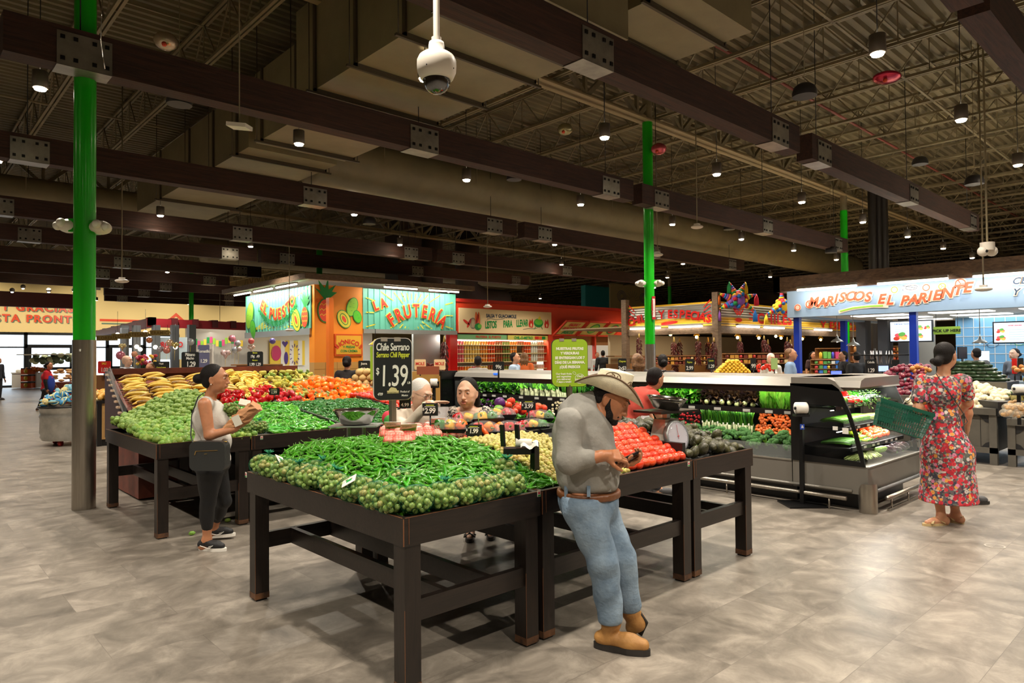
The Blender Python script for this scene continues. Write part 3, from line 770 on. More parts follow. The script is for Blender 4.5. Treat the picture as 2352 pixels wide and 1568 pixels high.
# ------------------------------------------------------------------ row B piles
tl4=[husked('tomatillo_%d'%i,.0285+.0015*i,M_TOML,.055,5,i+3,12,8,None,.88) for i in range(4)]
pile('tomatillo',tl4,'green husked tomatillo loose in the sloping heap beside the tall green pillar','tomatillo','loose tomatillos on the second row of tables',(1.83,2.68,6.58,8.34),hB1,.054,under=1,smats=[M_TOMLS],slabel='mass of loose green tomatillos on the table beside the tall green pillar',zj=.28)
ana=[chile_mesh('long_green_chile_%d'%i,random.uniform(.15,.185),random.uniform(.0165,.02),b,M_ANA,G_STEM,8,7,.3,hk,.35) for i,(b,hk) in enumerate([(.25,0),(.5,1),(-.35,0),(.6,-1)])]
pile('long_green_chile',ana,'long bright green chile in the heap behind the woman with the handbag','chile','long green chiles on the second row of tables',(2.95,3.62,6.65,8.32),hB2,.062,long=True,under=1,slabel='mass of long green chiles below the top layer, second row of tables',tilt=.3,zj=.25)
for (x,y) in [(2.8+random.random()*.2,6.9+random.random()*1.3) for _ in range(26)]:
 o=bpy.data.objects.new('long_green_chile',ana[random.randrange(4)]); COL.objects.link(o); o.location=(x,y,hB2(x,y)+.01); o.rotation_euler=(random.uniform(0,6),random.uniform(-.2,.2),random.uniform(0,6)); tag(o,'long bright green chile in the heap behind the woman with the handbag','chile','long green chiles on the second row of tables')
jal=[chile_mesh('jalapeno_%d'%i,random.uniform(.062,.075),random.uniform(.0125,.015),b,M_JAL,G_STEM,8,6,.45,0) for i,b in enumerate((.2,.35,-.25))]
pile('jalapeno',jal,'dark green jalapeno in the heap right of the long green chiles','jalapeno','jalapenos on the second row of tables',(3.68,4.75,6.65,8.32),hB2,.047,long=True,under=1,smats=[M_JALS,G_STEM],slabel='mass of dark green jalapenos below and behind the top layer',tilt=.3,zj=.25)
mb=MB().mat(M_TRAY)
for (xa,xb) in((3.63,3.655),(4.8,4.82)):
 mb.prism([(6.62,.84),(8.34,.96),(8.34,1.06),(6.62,.88)],(xa,0,0),(0,1,0),(0,0,1),xb-xa)
solo('bin_divider',mb,'black dividers at both sides of the jalapeno heap','divider')
rom=[tomato_mesh('roma_tomato_%d'%i,M_TOMF,G_STEM,.03,i,False,1.15) for i in range(2)]
pile('roma_tomato',rom,'small red tomato in the heap behind the jalapenos','tomato','small red tomatoes at the end of the second row',(4.84,5.26,7.2,8.6),lambda x,y:.86+.2*sstep((y-6.9)/1.5),.062)
# raised shelf behind row B with the bell peppers
mb=MB().mat(M_TABLE).box(2.95,5.75,8.42,9.32,.02,.8); mb.mat(M_TRAY).box(2.98,5.72,8.44,9.3,.8,.86)
solo('raised_stand',mb,'low dark raised stand carrying the red and orange bell peppers','stand')
redb=[bell_mesh('red_bell_pepper_%d'%i,M_RED,G_STEM,.05,i+1) for i in range(3)]
orab=[bell_mesh('orange_bell_pepper_%d'%i,M_ORA,G_STEM,.052,i+1) for i in range(3)]
def hR(x,y): return .96+.22*sstep((y-8.4)/.45)-.06*abs(math.sin(x*5))
def hO(x,y): return .93+.34*sstep((y-8.4)/.7)*(1-.8*min(1,abs(x-4.75)/.95)**1.6)
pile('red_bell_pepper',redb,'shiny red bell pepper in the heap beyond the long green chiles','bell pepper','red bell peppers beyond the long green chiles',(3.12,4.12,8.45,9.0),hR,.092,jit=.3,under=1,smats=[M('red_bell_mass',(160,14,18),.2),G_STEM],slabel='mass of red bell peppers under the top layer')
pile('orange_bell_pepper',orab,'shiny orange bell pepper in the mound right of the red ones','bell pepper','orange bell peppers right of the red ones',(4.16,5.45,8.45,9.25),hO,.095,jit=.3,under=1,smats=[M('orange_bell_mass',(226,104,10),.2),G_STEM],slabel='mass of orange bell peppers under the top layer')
# ------------------------------------------------------------------ banana rack
g=empty('banana_rack',(3.3,9.6,0),0,'dark red wooden banana rack with slatted left side behind the tomatillos','rack')
M_RACK=M('rack_red_brown',(110,52,38),.5,var=.15,vscale=6)
mb=MB().mat(M_RACK).box(2.14,4.5,9.68,9.72,.5,1.47); mb.box(2.12,4.55,9.6,9.74,1.40,1.47); wpart('back_board',mb,g)
mb=MB().mat(M_RACK); mb.box(2.14,4.9,8.5,9.7,.02,.9); wpart('base',mb,g)
mb=MB().mat(M_RACK); mb.add([(2.1,8.55,.9),(4.5,8.55,.9),(4.5,9.68,1.36),(2.1,9.68,1.36)],[(0,1,2,3)],False); wpart('sloped_deck',mb,g)
mb=MB().mat(M('rack_side_dark',(60,34,30),.5)); mb.prism([(8.5,.62),(9.7,.62),(9.7,1.44),(9.5,1.44)],(2.06,0,0),(0,1,0),(0,0,1),.03)
mb.mat(M('pale_slat_edge',(206,176,150),.6))
for i in range(12):
 t=i/11; y=8.55+.95*t; z=.72+.68*t; mb.box(2.03,2.06,y-.03,y+.05,z-.012,z+.012)
wpart('slatted_side',mb,g)
mb=MB().mat(M_GLASS); mb.prism([(8.6,.95),(9.45,1.42),(9.3,1.5),(8.5,1.05)],(2.02,0,0),(0,1,0),(0,0,1),.01); wpart('side_guard',mb,g)
def plantain(name,mat,L=.26,r=.0245,arc=.9):
 return banana_mb(MB(),L,r,arc,mat,M_TIP).mesh(name)
pl=[plantain('plantain_a',M_BAN),plantain('plantain_b',M_BAN,.275,.025,.8),plantain('plantain_c',M_BANR,.26,.024,.9),plantain('green_plantain',M_BANG,.26,.023,.9)]
LBL='yellow plantain lying in the stacked columns behind the tomatillos'
for cidx in range(5):
 xc=2.28+cidx*.26; top=1.385+.03*math.sin(cidx*2.1)
 y0=9.3
 for k in range(15):
  for j in range(2 if k>1 else 1):
   z=top-.033*k+random.uniform(-.006,.006); y=9.42-.062*k-j*.04+random.uniform(-.01,.01)
   m_=pl[random.choice([0,0,1,1,2])]
   o=bpy.data.objects.new('plantain',m_); COL.objects.link(o); o.location=(xc+random.uniform(-.02,.02),y,z-.02); o.rotation_euler=(R(-62)+random.uniform(-.25,.25),random.gauss(0,.12),random.gauss(0,.12))
   tag(o,LBL,'plantain','plantains stacked in columns on the rack')
for i,(x,y,z) in enumerate(((2.3,8.57,.98),(2.32,8.55,.945),(2.3,8.56,.91),(2.5,8.6,.98))):
 o=bpy.data.objects.new('green_plantain',pl[3]); COL.objects.link(o); o.location=(x,y,z); o.rotation_euler=(R(-60),0,.1); tag(o,'green plantain low at the front left corner of the banana rack','plantain','green plantains at the foot of the rack')
def hand(name,mat,n,L,r,arc,fan=.5):
 mb=MB()
 for k in range(n):
  a=(k-(n-1)/2)*fan/n*2
  for row in(0,1):
   xf=Matrix.Rotation(a,4,'X')@Matrix.Rotation(random.uniform(-.08,.08),4,'Y'); xf=Matrix.Translation((random.uniform(-.006,.006),0,-row*r*1.5))@xf@Matrix.Translation((0,(k-(n-1)/2)*r*1.2,row*.004))
   banana_mb(mb,L,r,arc,mat,M_TIP,xf,6)
 mb.mat(mat).ball((-L*.52,0,-r),(r*1.1,r*1.4,r*1.3),8,6)
 return mb.mesh(name)
hb=[hand('banana_hand_y',M_BANY,5,.18,.018,1.1),hand('banana_hand_y2',M_BANY,4,.17,.018,1.2)]
hs=[hand('baby_banana_hand',M_BANB,5,.1,.014,.9),hand('baby_banana_hand2',M_BANB,6,.095,.0135,.8),hand('green_banana_hand',M('small_green_banana',(132,160,58),.4),5,.1,.014,.9)]
hr=[hand('red_banana_hand',M('red_banana_skin',(104,60,44),.45),5,.11,.016,.9)]
def slope(x,y): return .98+(y-8.55)*.36
for (ml,x0,x1,nx,ny,lab,grp,nm) in ((hb,3.5,3.95,5,7,'hand of yellow bananas between the plantains and the small bananas','yellow banana hands on the rack','banana_hand'),(hs,4.0,4.75,8,8,'hand of small pale bananas at the right of the rack','small banana hands on the rack','baby_banana_hand')):
 for i in range(nx):
  for j in range(ny):
   x=x0+(x1-x0)*(i+random.random()*.5)/nx; y=8.75+.9*(j+random.random()*.4)/ny
   mm=ml[random.randrange(len(ml))]; lb=lab;gg=grp
   if ml is hs and 3.9<x-0<4.5 and j in(2,3) and i in(5,6): mm=hr[0]; lb='hand of brown red bananas among the small pale ones'; gg='red banana hands'
   o=bpy.data.objects.new(nm,mm); COL.objects.link(o); o.location=(x,y,slope(x,y)+.02); o.rotation_euler=(R(-40)+random.uniform(-.4,.4),random.uniform(-.5,.5),random.uniform(-2,2) if ml is hs else random.uniform(-1.2,.4)+PI/2*random.randrange(2))
   tag(o,lb,'bananas',gg)
# ------------------------------------------------------------------ refrigerated produce case
def arealight0(name,loc,rot,sx,sy,power,par,col=(1,.97,.9)):
 l=bpy.data.lights.new(name,'AREA'); l.shape='RECTANGLE'; l.size=sx; l.size_y=sy; l.energy=power; l.color=col
 o=bpy.data.objects.new(name,l); COL.objects.link(o); o.rotation_euler=rot; o.parent=par; o.location=Vector(loc)-par.location; return o
M_CASEIN=M('case_black_inside',(14,14,15),.5)
CX=7.23
g=empty('refrigerated_case',(CX,6.3,0),0,'long low refrigerated vegetable case with silver canopy','refrigerated case')
CY0,CY1=3.37,9.25
mb=MB().mat(M_GREYP); mb.box(CX-.02,8.3,CY0,CY1,.17,.44); mb.mat(M_BLACK).box(CX+.1,8.2,CY0,CY1,0,.17)
for y in (4.9,6.4,7.9): mb.mat(M_DUCTD).box(CX-.023,CX-.019,y-.002,y+.002,.17,.44)
wpart('lower_panel',mb,g)
mb=MB().mat(M_ALU).box(CX-.03,CX,CY0,CY1,.44,.455); mb.tube([(CX-.035,2.75,.2),(CX-.035,CY1,.2)],.016,8); wpart('front_trim',mb,g)
mb=MB().mat(M_CASEIN).box(7.95,8.3,CY0,CY1,.4,1.22); mb.box(CX,8.3,CY1,CY1+.04,.17,1.26); wpart('back_wall',mb,g)
mb=MB().mat(M_ALU); mb.prism([(CX-.02,1.24),(CX+.02,1.31),(CX+.12,1.335),(8.34,1.335),(8.34,1.24)],(0,2.66,0),(1,0,0),(0,0,1),-(CY1-2.66));
o=wpart('canopy',mb,g)
wpart('canopy_lip',MB().mat(M_BLACK).box(CX+.0,CX+.02,CY0,CY1,1.17,1.25),g)
mb=MB().mat(M_GLASS).box(CX-.012,CX-.004,CY0,CY1,.455,.60); wpart('front_glass',mb,g)
mb=MB().mat(M_TUBE)
mb.box(CX+.10,CX+.13,CY0+.05,CY1-.05,1.205,1.215); mb.box(CX+.26,CX+.28,CY0+.05,CY1-.05,.905,.912)
wpart('light_strip',mb,g)
def shelf(z,x0,x1,ya,yb,name='shelf'):
 mb=MB().mat(M_CASEIN).box(x0,x1,ya,yb,z-.03,z); mb.mat(M_BLACK).box(x0-.02,x0,ya,yb,z-.05,z+.01)
 mb.mat(M('price_rail',(190,188,180),.4))
 y=ya+.1
 while y<yb-.15: mb.box(x0-.023,x0-.019,y,y+.09,z-.042,z-.01); y+=random.uniform(.15,.4)
 return mb
wpart('shelf',shelf(.955,CX+.24,8.2,CY0,CY1),g); wpart('shelf',shelf(.66,CX+.22,8.2,CY0,CY1),g)
mb=MB().mat(M_CASEIN).box(CX,8.2,CY0,CY1,.44,.47); wpart('deck',mb,g)
for yy in(4.0,6.1,8.2):
 wpart('thermometer',MB().mat(M('blue_display',(40,90,190),.3,emit=1)).obox((CX+.0,yy,1.30),(0,1,0),.045,(0,0,1),.014,.012),g) if yy!=4.0 else None
# end unit facing the aisle, with smoked glass side
E0=2.6; EX1=8.78
g2=empty('end_case',(8.0,3.0,0),0,'end unit of the refrigerated case with smoked glass side panel','refrigerated case')
mb=MB().mat(M_GREYP); mb.box(7.21,EX1,E0,3.36,.17,.45); mb.mat(M_BLACK).box(7.35,EX1-.1,2.75,3.3,0,.17); wpart('lower_panel',mb,g2)
mb=MB().mat(M_ALU).box(7.2,EX1,E0-.02,E0,.445,.458); mb.mat(M('grey_bumper',(104,104,104),.5)).tube([(7.2,E0-.03,.2),(EX1,E0-.03,.2)],.02,8); wpart('front_trim',mb,g2)
# side panel profile in the y-z plane (front is -y)
prof=[(3.37,.45),(3.37,1.27),(2.93,1.27),(2.86,1.22),(2.76,1.0),(2.69,.78),(2.645,.6),(2.62,.45)]
def inset(p,k):
 cy=sum(a for a,b in p)/len(p); cz=sum(b for a,b in p)/len(p); return [(cy+(a-cy)*k,cz+(b-cz)*k) for a,b in p]
for nm,xx in(('side_panel',7.2),('side_panel',EX1)):
 mb=MB().mat(M_BLACK)
 inn=[(3.24,.52),(3.24,1.05),(2.98,1.05),(2.83,1.04),(2.79,.97),(2.73,.78),(2.69,.6),(2.665,.5)]
 k=len(prof)
 vs=[(xx,a,b) for a,b in prof]+[(xx,a,b) for a,b in inn]+[(xx+.02,a,b) for a,b in prof]+[(xx+.02,a,b) for a,b in inn]
 fs=[]
 for i in range(k):
  j=(i+1)%k; fs+= [(i,j,k+j,k+i),(2*k+i,3*k+i,3*k+j,2*k+j),(i,2*k+i,2*k+j,j),(k+i,k+j,3*k+j,3*k+i)]
 mb.add(vs,fs,False); sp=wpart(nm,mb,g2,'black framed smoked glass panel')
 mb=MB().mat(M_GLASSD); mb.add([(xx+.01,a,b) for a,b in inn],[tuple(range(k))],False); wpart('smoked_pane',mb,sp)
mb=MB().mat(M_CASEIN).box(7.24,EX1,3.30,3.36,.4,1.25); wpart('back_wall',mb,g2)
mb=MB().mat(M_ALU); mb.prism([(3.36,1.335),(2.98,1.335),(2.9,1.30),(2.82,1.2),(2.85,1.2),(3.36,1.25)],(7.2,0,0),(0,1,0),(0,0,1),EX1+.1-7.2); wpart('canopy',mb,g2)
mb=MB().mat(M_TUBE).box(7.3,EX1-.1,2.9,2.92,1.215,1.222); mb.box(7.3,EX1-.1,2.98,2.995,.985,.99); mb.box(7.3,EX1-.1,2.92,2.935,.765,.77); wpart('light_strip',mb,g2)
for z,y in((1.03,2.94),(.82,2.86),(.62,2.78)):
 mb=MB().mat(M_CASEIN).box(7.26,EX1-.02,y,3.3,z-.02,z-.005); mb.mat(M_BLACK).box(7.26,EX1-.02,y-.02,y,z-.035,z+.005)
 mb.mat(MATS['price_rail']); x=7.4
 while x<EX1-.2: mb.box(x,x+.07,y-.024,y-.02,z-.028,z-.005); x+=random.uniform(.12,.3)
 wpart('shelf',mb,g2)
 wpart('shelf_glass',MB().mat(M_GLASS).box(7.28,EX1-.04,y-.012,y-.006,z+.005,z+.075),g2)
mb=MB().mat(M_GLASS).box(7.22,EX1,E0-.004,E0+.004,.458,.6); wpart('front_glass',mb,g2)
mb=MB().mat(M_WHITEM).obox((7.19,2.8,.80),(0,1,0),.03,(0,0,1),.03,.002); mb.obox((7.19,2.9,.82),(0,1,0),.025,(0,0,1),.02,.002)
wpart('sticker',mb,g2)
# kick rails and corner bumper
mb=MB().mat(M_STEEL); mb.tube([(7.13,2.78,.13),(7.13,9.1,.13)],.022,12)
for y in(2.95,4.1,5.6,7.2,8.7): mb.tube([(7.13,y,0),(7.13,y,.12)],.01,8)
solo('kick_rail',mb,'steel kick rail along the foot of the long refrigerated case','rail')
mb=MB().mat(M_STEEL); mb.tube([(7.42,2.5,.13),(8.8,2.5,.13)],.022,12)
for x in(7.55,8.05,8.6): mb.tube([(x,2.5,0),(x,2.5,.12)],.01,8)
mb.box(7.45,8.8,2.49,2.51,0,.02)
solo('kick_rail',mb,'steel kick rail in front of the end case by the woman in the dress','rail')
mb=MB().mat(M_STEEL); vs=[]
for z in(0,.22,.29):
 for i in range(13):
  a=R(100+i*17); r=.085 if z<.25 else .08
  vs.append((7.235+math.cos(a)*r,2.66+math.sin(a)*r-.05,z if i>3 else min(z,.22+.02*i)))
mb.add(vs,[(r*13+i,r*13+i+1,(r+1)*13+i+1,(r+1)*13+i) for r in range(2) for i in range(12)],True)
solo('corner_bumper',mb,'curved brushed steel bumper at the corner of the case','bumper')
arealight0('case_glow',(CX+.14,6.3,1.19),(0,0,0),.05,5.6,9,g)
arealight0('case_glow',(8.0,2.96,1.2),(0,0,0),1.3,.04,7,g2)
arealight0('case_glow',(8.0,2.9,.97),(0,0,0),1.3,.03,4,g2)
arealight0('case_glow',(8.0,2.84,.76),(0,0,0),1.3,.03,4,g2)
# ---- leafy vegetables
def leaf(mb,base,dirv,L,w,curl,mat,nrm=None,wave=0,n=5):
 mb.mat(mat); d=Vector(dirv).normalized(); nrm=Vector(nrm or (-1,0,.3)).normalized(); s=d.cross(nrm).normalized(); nn=s.cross(d)
 vs=[];b=Vector(base)
 for i in range(n+1):
  t=i/n; ww=w*math.sin(PI*min(1,.12+t*.88))**.7*(1 if t<1 else .25)
  c=b+d*(L*t)+nn*(curl*L*t*t)
  wv=wave*w*random.uniform(-1,1)
  vs+=[c-s*ww+nn*(wv+ww*.35),c+nn*(-ww*.05),c+s*ww+nn*(wave*w*random.uniform(-1,1)+ww*.35)]
 fs=[]
 for i in range(n):
  a=i*3; fs+=[(a,a+1,a+4,a+3),(a+1,a+2,a+5,a+4)]
 mb.add(vs,fs,True)
def frill(name,mats,r,n,L,w,curly=.5,seed=0):
 """bushy head of frilled leaves facing -x"""
 random.seed(seed); mb=MB()
 for k in range(n):
  a=random.uniform(0,2*PI); e=random.uniform(.05,1.2)
  d=Vector((-math.cos(e),math.sin(a)*math.sin(e),math.cos(a)*math.sin(e)*.9+.15))
  p=Vector((0,0,0))+d*r*random.uniform(.2,.8)
  leaf(mb,p,d+Vector((random.uniform(-.4,.4),random.uniform(-.6,.6),random.uniform(-.5,.5))),L*random.uniform(.7,1.2),w*random.uniform(.7,1.3),random.uniform(-curly,curly),mats[k%len(mats)],(random.uniform(-1,0),random.uniform(-.6,.6),random.uniform(0,1)),.5,4)
 return mb.mesh(name)
M_LF1=M('lettuce_green',(70,150,28),.4,c2=(110,182,48),vscale=20,rand=.15); M_LF2=M('lettuce_light',(126,186,60),.4); M_LFD=M('dark_leaf',(24,74,22),.4,rand=.2)
M_LFR=M('red_leaf_lettuce',(52,30,26),.35,c2=(84,66,36),vscale=24); M_STK=M('pale_stalk',(204,218,150),.4); M_STKW=M('white_stalk',(206,214,170),.4)
M_BRO=M('broccoli_floret',(52,104,46),.75,c2=(84,136,66),vscale=60,bump=1,bscale=200,rand=.15)
def romaine(name,seed,col=(M_LF1,M_LF2)):
 random.seed(seed); mb=MB()
 for k in range(16):
  a=random.uniform(-1.3,1.3); d=Vector((-.25*math.cos(a)-.05,math.sin(a)*.32,1))
  leaf(mb,(-.03*math.cos(a),.04*math.sin(a),-.12),d,random.uniform(.2,.28),random.uniform(.035,.055),random.uniform(-.25,.1),col[k%2],(-1,math.sin(a),.1),.25,6)
 mb.mat(M_STK).lathe([(.025,-.13),(.045,-.1),(.05,-.02),(.035,.06)],(0,0,0),10);
 mb.mat(M('teal_band',(20,140,90),.5)).lathe([(.0515,-.0),(.0515,.008)],(0,0,0),12,caps=False)
 return mb.mesh(name)
def bokchoy(name,seed):
 random.seed(seed); mb=MB().mat(M_STKW); mb.ball((0,0,-.06),(.045,.045,.07),10,8)
 for k in range(9):
  a=random.uniform(-1.4,1.4); mb.mat(M_STKW).tube([(-.03*math.cos(a),.035*math.sin(a),-.08),(-.04*math.cos(a),.045*math.sin(a),0),(-.05,.07*math.sin(a),.07)],[.016,.013,.006],5,flat=.5)
  leaf(mb,(-.04,.05*math.sin(a),.03),(-.35,math.sin(a)*.6,.9),.12,.04,-.2,(M_LFD,M_LF1)[k%2],(-1,0,.1),.3,4)
 return mb.mesh(name)
def onions_bunch(name,seed):
 random.seed(seed); mb=MB()
 for k in range(14):
  y=random.uniform(-.035,.035); x=random.uniform(-.02,.02); d=random.uniform(-.1,.1)
  mb.mat(M_STKW).tube([(x,y,-.14),(x,y,-.125),(x,y*.9,-.05)],[.004,.0075,.0055],5)
  mb.mat(M_LF1 if k%2 else M('scallion_green',(48,128,40),.4)).tube([(x,y*.9,-.05),(x-.01,y+d*.2,.05),(x-.02,y+d*.6,.13+random.uniform(-.02,.03))],[.0055,.006,.002],5)
 if seed<10: mb.mat(M_WHITEM).obox((-.03,0,-.04),(0,1,0),.008,(0,0,1),.013,.002)
 return mb.mesh(name)
def broccoli(name,seed):
 random.seed(seed); mb=MB().mat(M_BRO)
 for k in range(16):
  a=random.uniform(0,2*PI); r=random.uniform(0,.05); mb.ball((math.cos(a)*r,math.sin(a)*r,.02-r*.5),random.uniform(.02,.03),8,6,fn=lambda v:v*(1+.12*mnoise.noise(v*4+Vector((k,0,0)))))
 mb.mat(M_LF2).tube([(0,0,-.09),(0,0,-.04),(0,0,0)],[.018,.02,.035],8)
 return mb.mesh(name)
def row(ml,name,label,cat,group,ys,x,z,rz=0,tilt=0,xj=.01,sc=(.95,1.1),zj=.01):
 for k,y in enumerate(ys):
  o=bpy.data.objects.new(name,ml[k%len(ml)]); COL.objects.link(o); o.location=(x+random.uniform(-xj,xj),y,z+random.uniform(-zj,zj)); s=random.uniform(*sc); o.scale=(s,s,s)
  o.rotation_euler=(random.uniform(-.12,.12),tilt+random.uniform(-.06,.06),rz+random.uniform(-.2,.2)); tag(o,label,cat,group)
def fr(a,b,st): return list(np.arange(a,b,st))
rom_=[romaine('romaine_%d'%i,i) for i in range(3)];
row(rom_,'romaine_lettuce','upright romaine lettuce head on the top shelf beside the black side panel','lettuce','romaine heads on the top shelf',fr(3.42,3.85,.095),CX+.32,1.075,zj=.008,sc=(.95,1.05))
frr=[frill('red_leaf_lettuce_%d'%i,[M_LFR,M_LFR,M('red_leaf_dark',(38,24,24),.4)],.08,60,.09,.035,.5,i) for i in range(2)]
row(frr,'red_leaf_lettuce','dark red leaf lettuce head between the romaine and the green lettuce','lettuce','dark red lettuce heads on the top shelf',fr(3.95,4.62,.13),CX+.36,1.07)
mbs=[MB().mat(M_STK).ball((0,0,0),(.03,.032,.034),8,6).mesh('lettuce_butt')]
row(mbs,'lettuce_butt','pale cut root end of a red leaf lettuce at the shelf edge','lettuce','cut ends of the dark red lettuces',fr(3.96,4.6,.1),CX+.27,1.0)
frg=[frill('curly_green_lettuce_%d'%i,[M_LF1,M('curly_green',(52,140,24),.4)],.09,70,.09,.04,.6,i+5) for i in range(2)]
row(frg,'green_leaf_lettuce','frilly green leaf lettuce right of the man in the red shirt','lettuce','frilly green lettuces on the top shelf',fr(4.72,5.55,.12),CX+.36,1.08,sc=(1.05,1.2))
frk=[frill('turnip_greens_%d'%i,[M_LFD,M_LF1],.08,50,.08,.03,.4,i+9) for i in range(2)]
row(frk,'white_radish_bunch','bunch of dark greens with white roots behind the man in the red shirt','greens','bunches of greens with white roots',fr(5.6,6.1,.13),CX+.36,1.07)
mbw=[MB().mat(M_STKW).ball((0,0,0),(.02,.018,.018),8,6).mesh('white_root')]
row(mbw,'white_root','small white root showing at the shelf edge by the red shirt','root','white roots at the shelf edge',fr(5.55,6.05,.05),CX+.26,1.02,zj=.04)
frl=[frill('parsley_%d'%i,[M_LFD,M('parsley',(36,110,24),.45)],.07,60,.05,.022,.4,i+15) for i in range(2)]
row(frl,'leafy_bunch','bushy dark green bunch beside the green notice board','greens','dark green bunches behind the notice board',fr(6.15,6.55,.12),CX+.34,1.06)
asp=[onions_bunch('leek_%d'%i,i+30) for i in range(2)]
row(asp,'leek_bunch','upright leek bunch left of the green notice board','leeks','leek bunches left of the notice board',fr(6.6,7.05,.1),CX+.32,1.08)
bok=[bokchoy('bok_choy_%d'%i,i) for i in range(3)]
row(bok,'bok_choy','white stalked bok choy in the top shelf row behind the talking woman','bok choy','bok choy heads on the top shelf',fr(7.1,7.95,.115),CX+.32,1.05,sc=(1,1.15))
frc=[frill('spinach_%d'%i,[M_LF1,M_LFD],.08,40,.1,.035,.4,i+40) for i in range(2)]
row(frc,'greens_bunch','loose green bunch on the far left of the top shelf','greens','loose green bunches at the far end',fr(8.0,9.15,.13),CX+.34,1.07)
sc_=[onions_bunch('scallion_%d'%i,i) for i in range(3)]
row(sc_,'scallion_bunch','upright bunch of green onions on the middle shelf right of the scale','green onions','green onion bunches on the middle shelf',fr(4.0,4.62,.068),CX+.27,.80,sc=(.92,1.02))
row(sc_,'scallion_bunch','upright bunch of green onions on the middle shelf right of the scale','green onions','green onion bunches on the middle shelf',fr(4.03,4.6,.075),CX+.33,.81,sc=(.95,1.05))
car=[MB().mat(M('orange_onion',(222,110,44),.3,rand=.2,coat=.3)).ball((0,0,0),(.019,.019,.023),9,7).mat(M_TIP).tube([(0,0,.02),(.002,0,.03)],[.005,.002],4).mesh('small_orange_onion')]
pile('small_orange_onion',car,'small orange skinned onion on the middle shelf beside the black panel','onion','small orange onions on the middle shelf',(CX+.25,CX+.40,3.42,3.92),lambda x,y:.69+(x-CX-.25)*1.35,.036,under=1,slabel='mass of small orange onions on the middle shelf',jit=.35)
rad=[MB().mat(M('radish_red',(190,24,40),.3,coat=.3)).ball((0,0,0),.017,8,6).mesh('radish')]
pile('radish',rad,'small red radish behind the steel bowl of the dial scale','radish','radishes on the middle shelf',(CX+.25,CX+.38,4.7,5.0),lambda x,y:.69+(x-CX-.25)*1.2,.036)
row(frl,'cilantro_bunch','leafy herb bunch on the middle shelf under the arm of the man in red','herbs','herb bunches on the middle shelf',fr(5.05,6.3,.11),CX+.33,.79)
pur=[frill('purple_greens_%d'%i,[M('purple_leaf',(92,34,110),.4),M_LF1],.06,30,.06,.03,.4,i+60) for i in range(2)]
row(pur,'purple_kale','purple kale bunch on the dark middle shelf behind the talking woman','kale','purple kale bunches',fr(7.6,9.1,.14),CX+.34,.78)
gar=[MB().mat(M_WON).ball((0,0,0),.022,8,6).mesh('garlic_bulb')]
pile('garlic_bulb',gar,'loose white garlic bulb on the middle shelf behind the pepper trays','garlic','loose garlic bulbs on the middle shelf',(CX+.25,CX+.4,6.6,7.3),lambda x,y:.69+(x-CX-.25)*1.2,.046)
bro=[broccoli('broccoli_%d'%i,i) for i in range(3)]
pile('broccoli_crown',bro,'green broccoli crown in the open well of the refrigerated case','broccoli','broccoli crowns in the low front well',(CX+.05,CX+.42,3.44,5.1),lambda x,y:.59+(x-CX)*.32,.115,spin=False,tilt=.35,jit=.3)
row(frg,'leafy_green','loose green leaf bunch in the low well behind the end table','greens','leaf bunches in the low front well',fr(5.3,9.1,.2),CX+.2,.58)
# ---- end unit produce
def bundle(name,n,L,r,mat,spread,bend,seed,mat2=None,tip=.3):
 random.seed(seed); mb=MB()
 for k in range(n):
  y=random.uniform(-1,1)*spread; z=random.uniform(0,1)*spread*.5; a=random.uniform(-.18,.18)
  mb.mat(mat2 if (mat2 and k%3==0) else mat)
  pts=[(y+a*L*(t-.5),(t-.5)*L,z+bend*(.25-(t-.5)**2)*L) for t in(0,.2,.4,.6,.8,1)]
  mb.tube(pts,[r*.7,r,r,r*.95,r*.8,r*tip],6)
 return mb.mesh(name)
M_BEANG=M('bean_green',(96,160,44),.4); M_PEPG=M('pale_pepper',(172,196,52),.3,coat=.3)
def setp(name,me,loc,rz,label,cat,group=None,s=1,rot=None):
 o=bpy.data.objects.new(name,me); COL.objects.link(o); o.location=loc; o.rotation_euler=rot or (0,0,rz); o.scale=(s,s,s); tag(o,label,cat,group); return o
dpep=[chile_mesh('poblano_d',.12,.028,.2,M('poblano_dark',(20,44,20),.2,coat=.4),G_STEM,8,6,.3)]; rpep=[chile_mesh('red_chile',.13,.02,.3,M('red_chile_skin',(206,24,20),.2,coat=.4),G_STEM,8,6,.2)]; gpep=[chile_mesh('shelf_green_chile',.14,.022,.3,M('bright_green_chile',(56,150,36),.2,coat=.4),G_STEM,8,6,.2)]
for ml,xa,xb,nm,lb in((rpep,7.72,8.0,'red_chile','long red chile on the top shelf of the end case'),(gpep,8.0,8.22,'shelf_green_chile','bright green chile on the top shelf of the end case'),(dpep,8.22,8.7,'poblano_chile','dark poblano chile on the top shelf of the end case')):
 pile(nm,ml,lb,'chile',lb+' row',(xa,xb,2.98,3.2),lambda x,y:1.06+(y-2.96)*.5,.05,long=True,yaw0=PI/2,jit=.2)
pile('garlic_box',[MB().mat(M_LF2).ball((0,0,0),(.05,.05,.03),8,6).mesh('shelf_squash')],'pale green squash at the left of the top end shelf','squash','pale squashes on the end case',(7.32,7.62,2.97,3.15),lambda x,y:1.06+(y-2.96)*.4,.09)
for i in range(8): setp('green_bean_bundle',bundle('beans_%d'%i,40,.24,.007,M_BEANG,.075,.35,i,M_LF1),(7.40+i*.09,3.0,.85),0,'green bean bundle on the second shelf of the end case','green beans','green bean bundles on the end case')
for i in range(3): setp('bean_pile',bundle('pbeans_%d'%i,44,.2,.006,M('pale_bean',(170,186,90),.4),.08,.25,i+40),(8.2+i*.13,2.98,.835),.4,'pale bean pile right of the green beans on the end case','beans','pale beans on the end case')
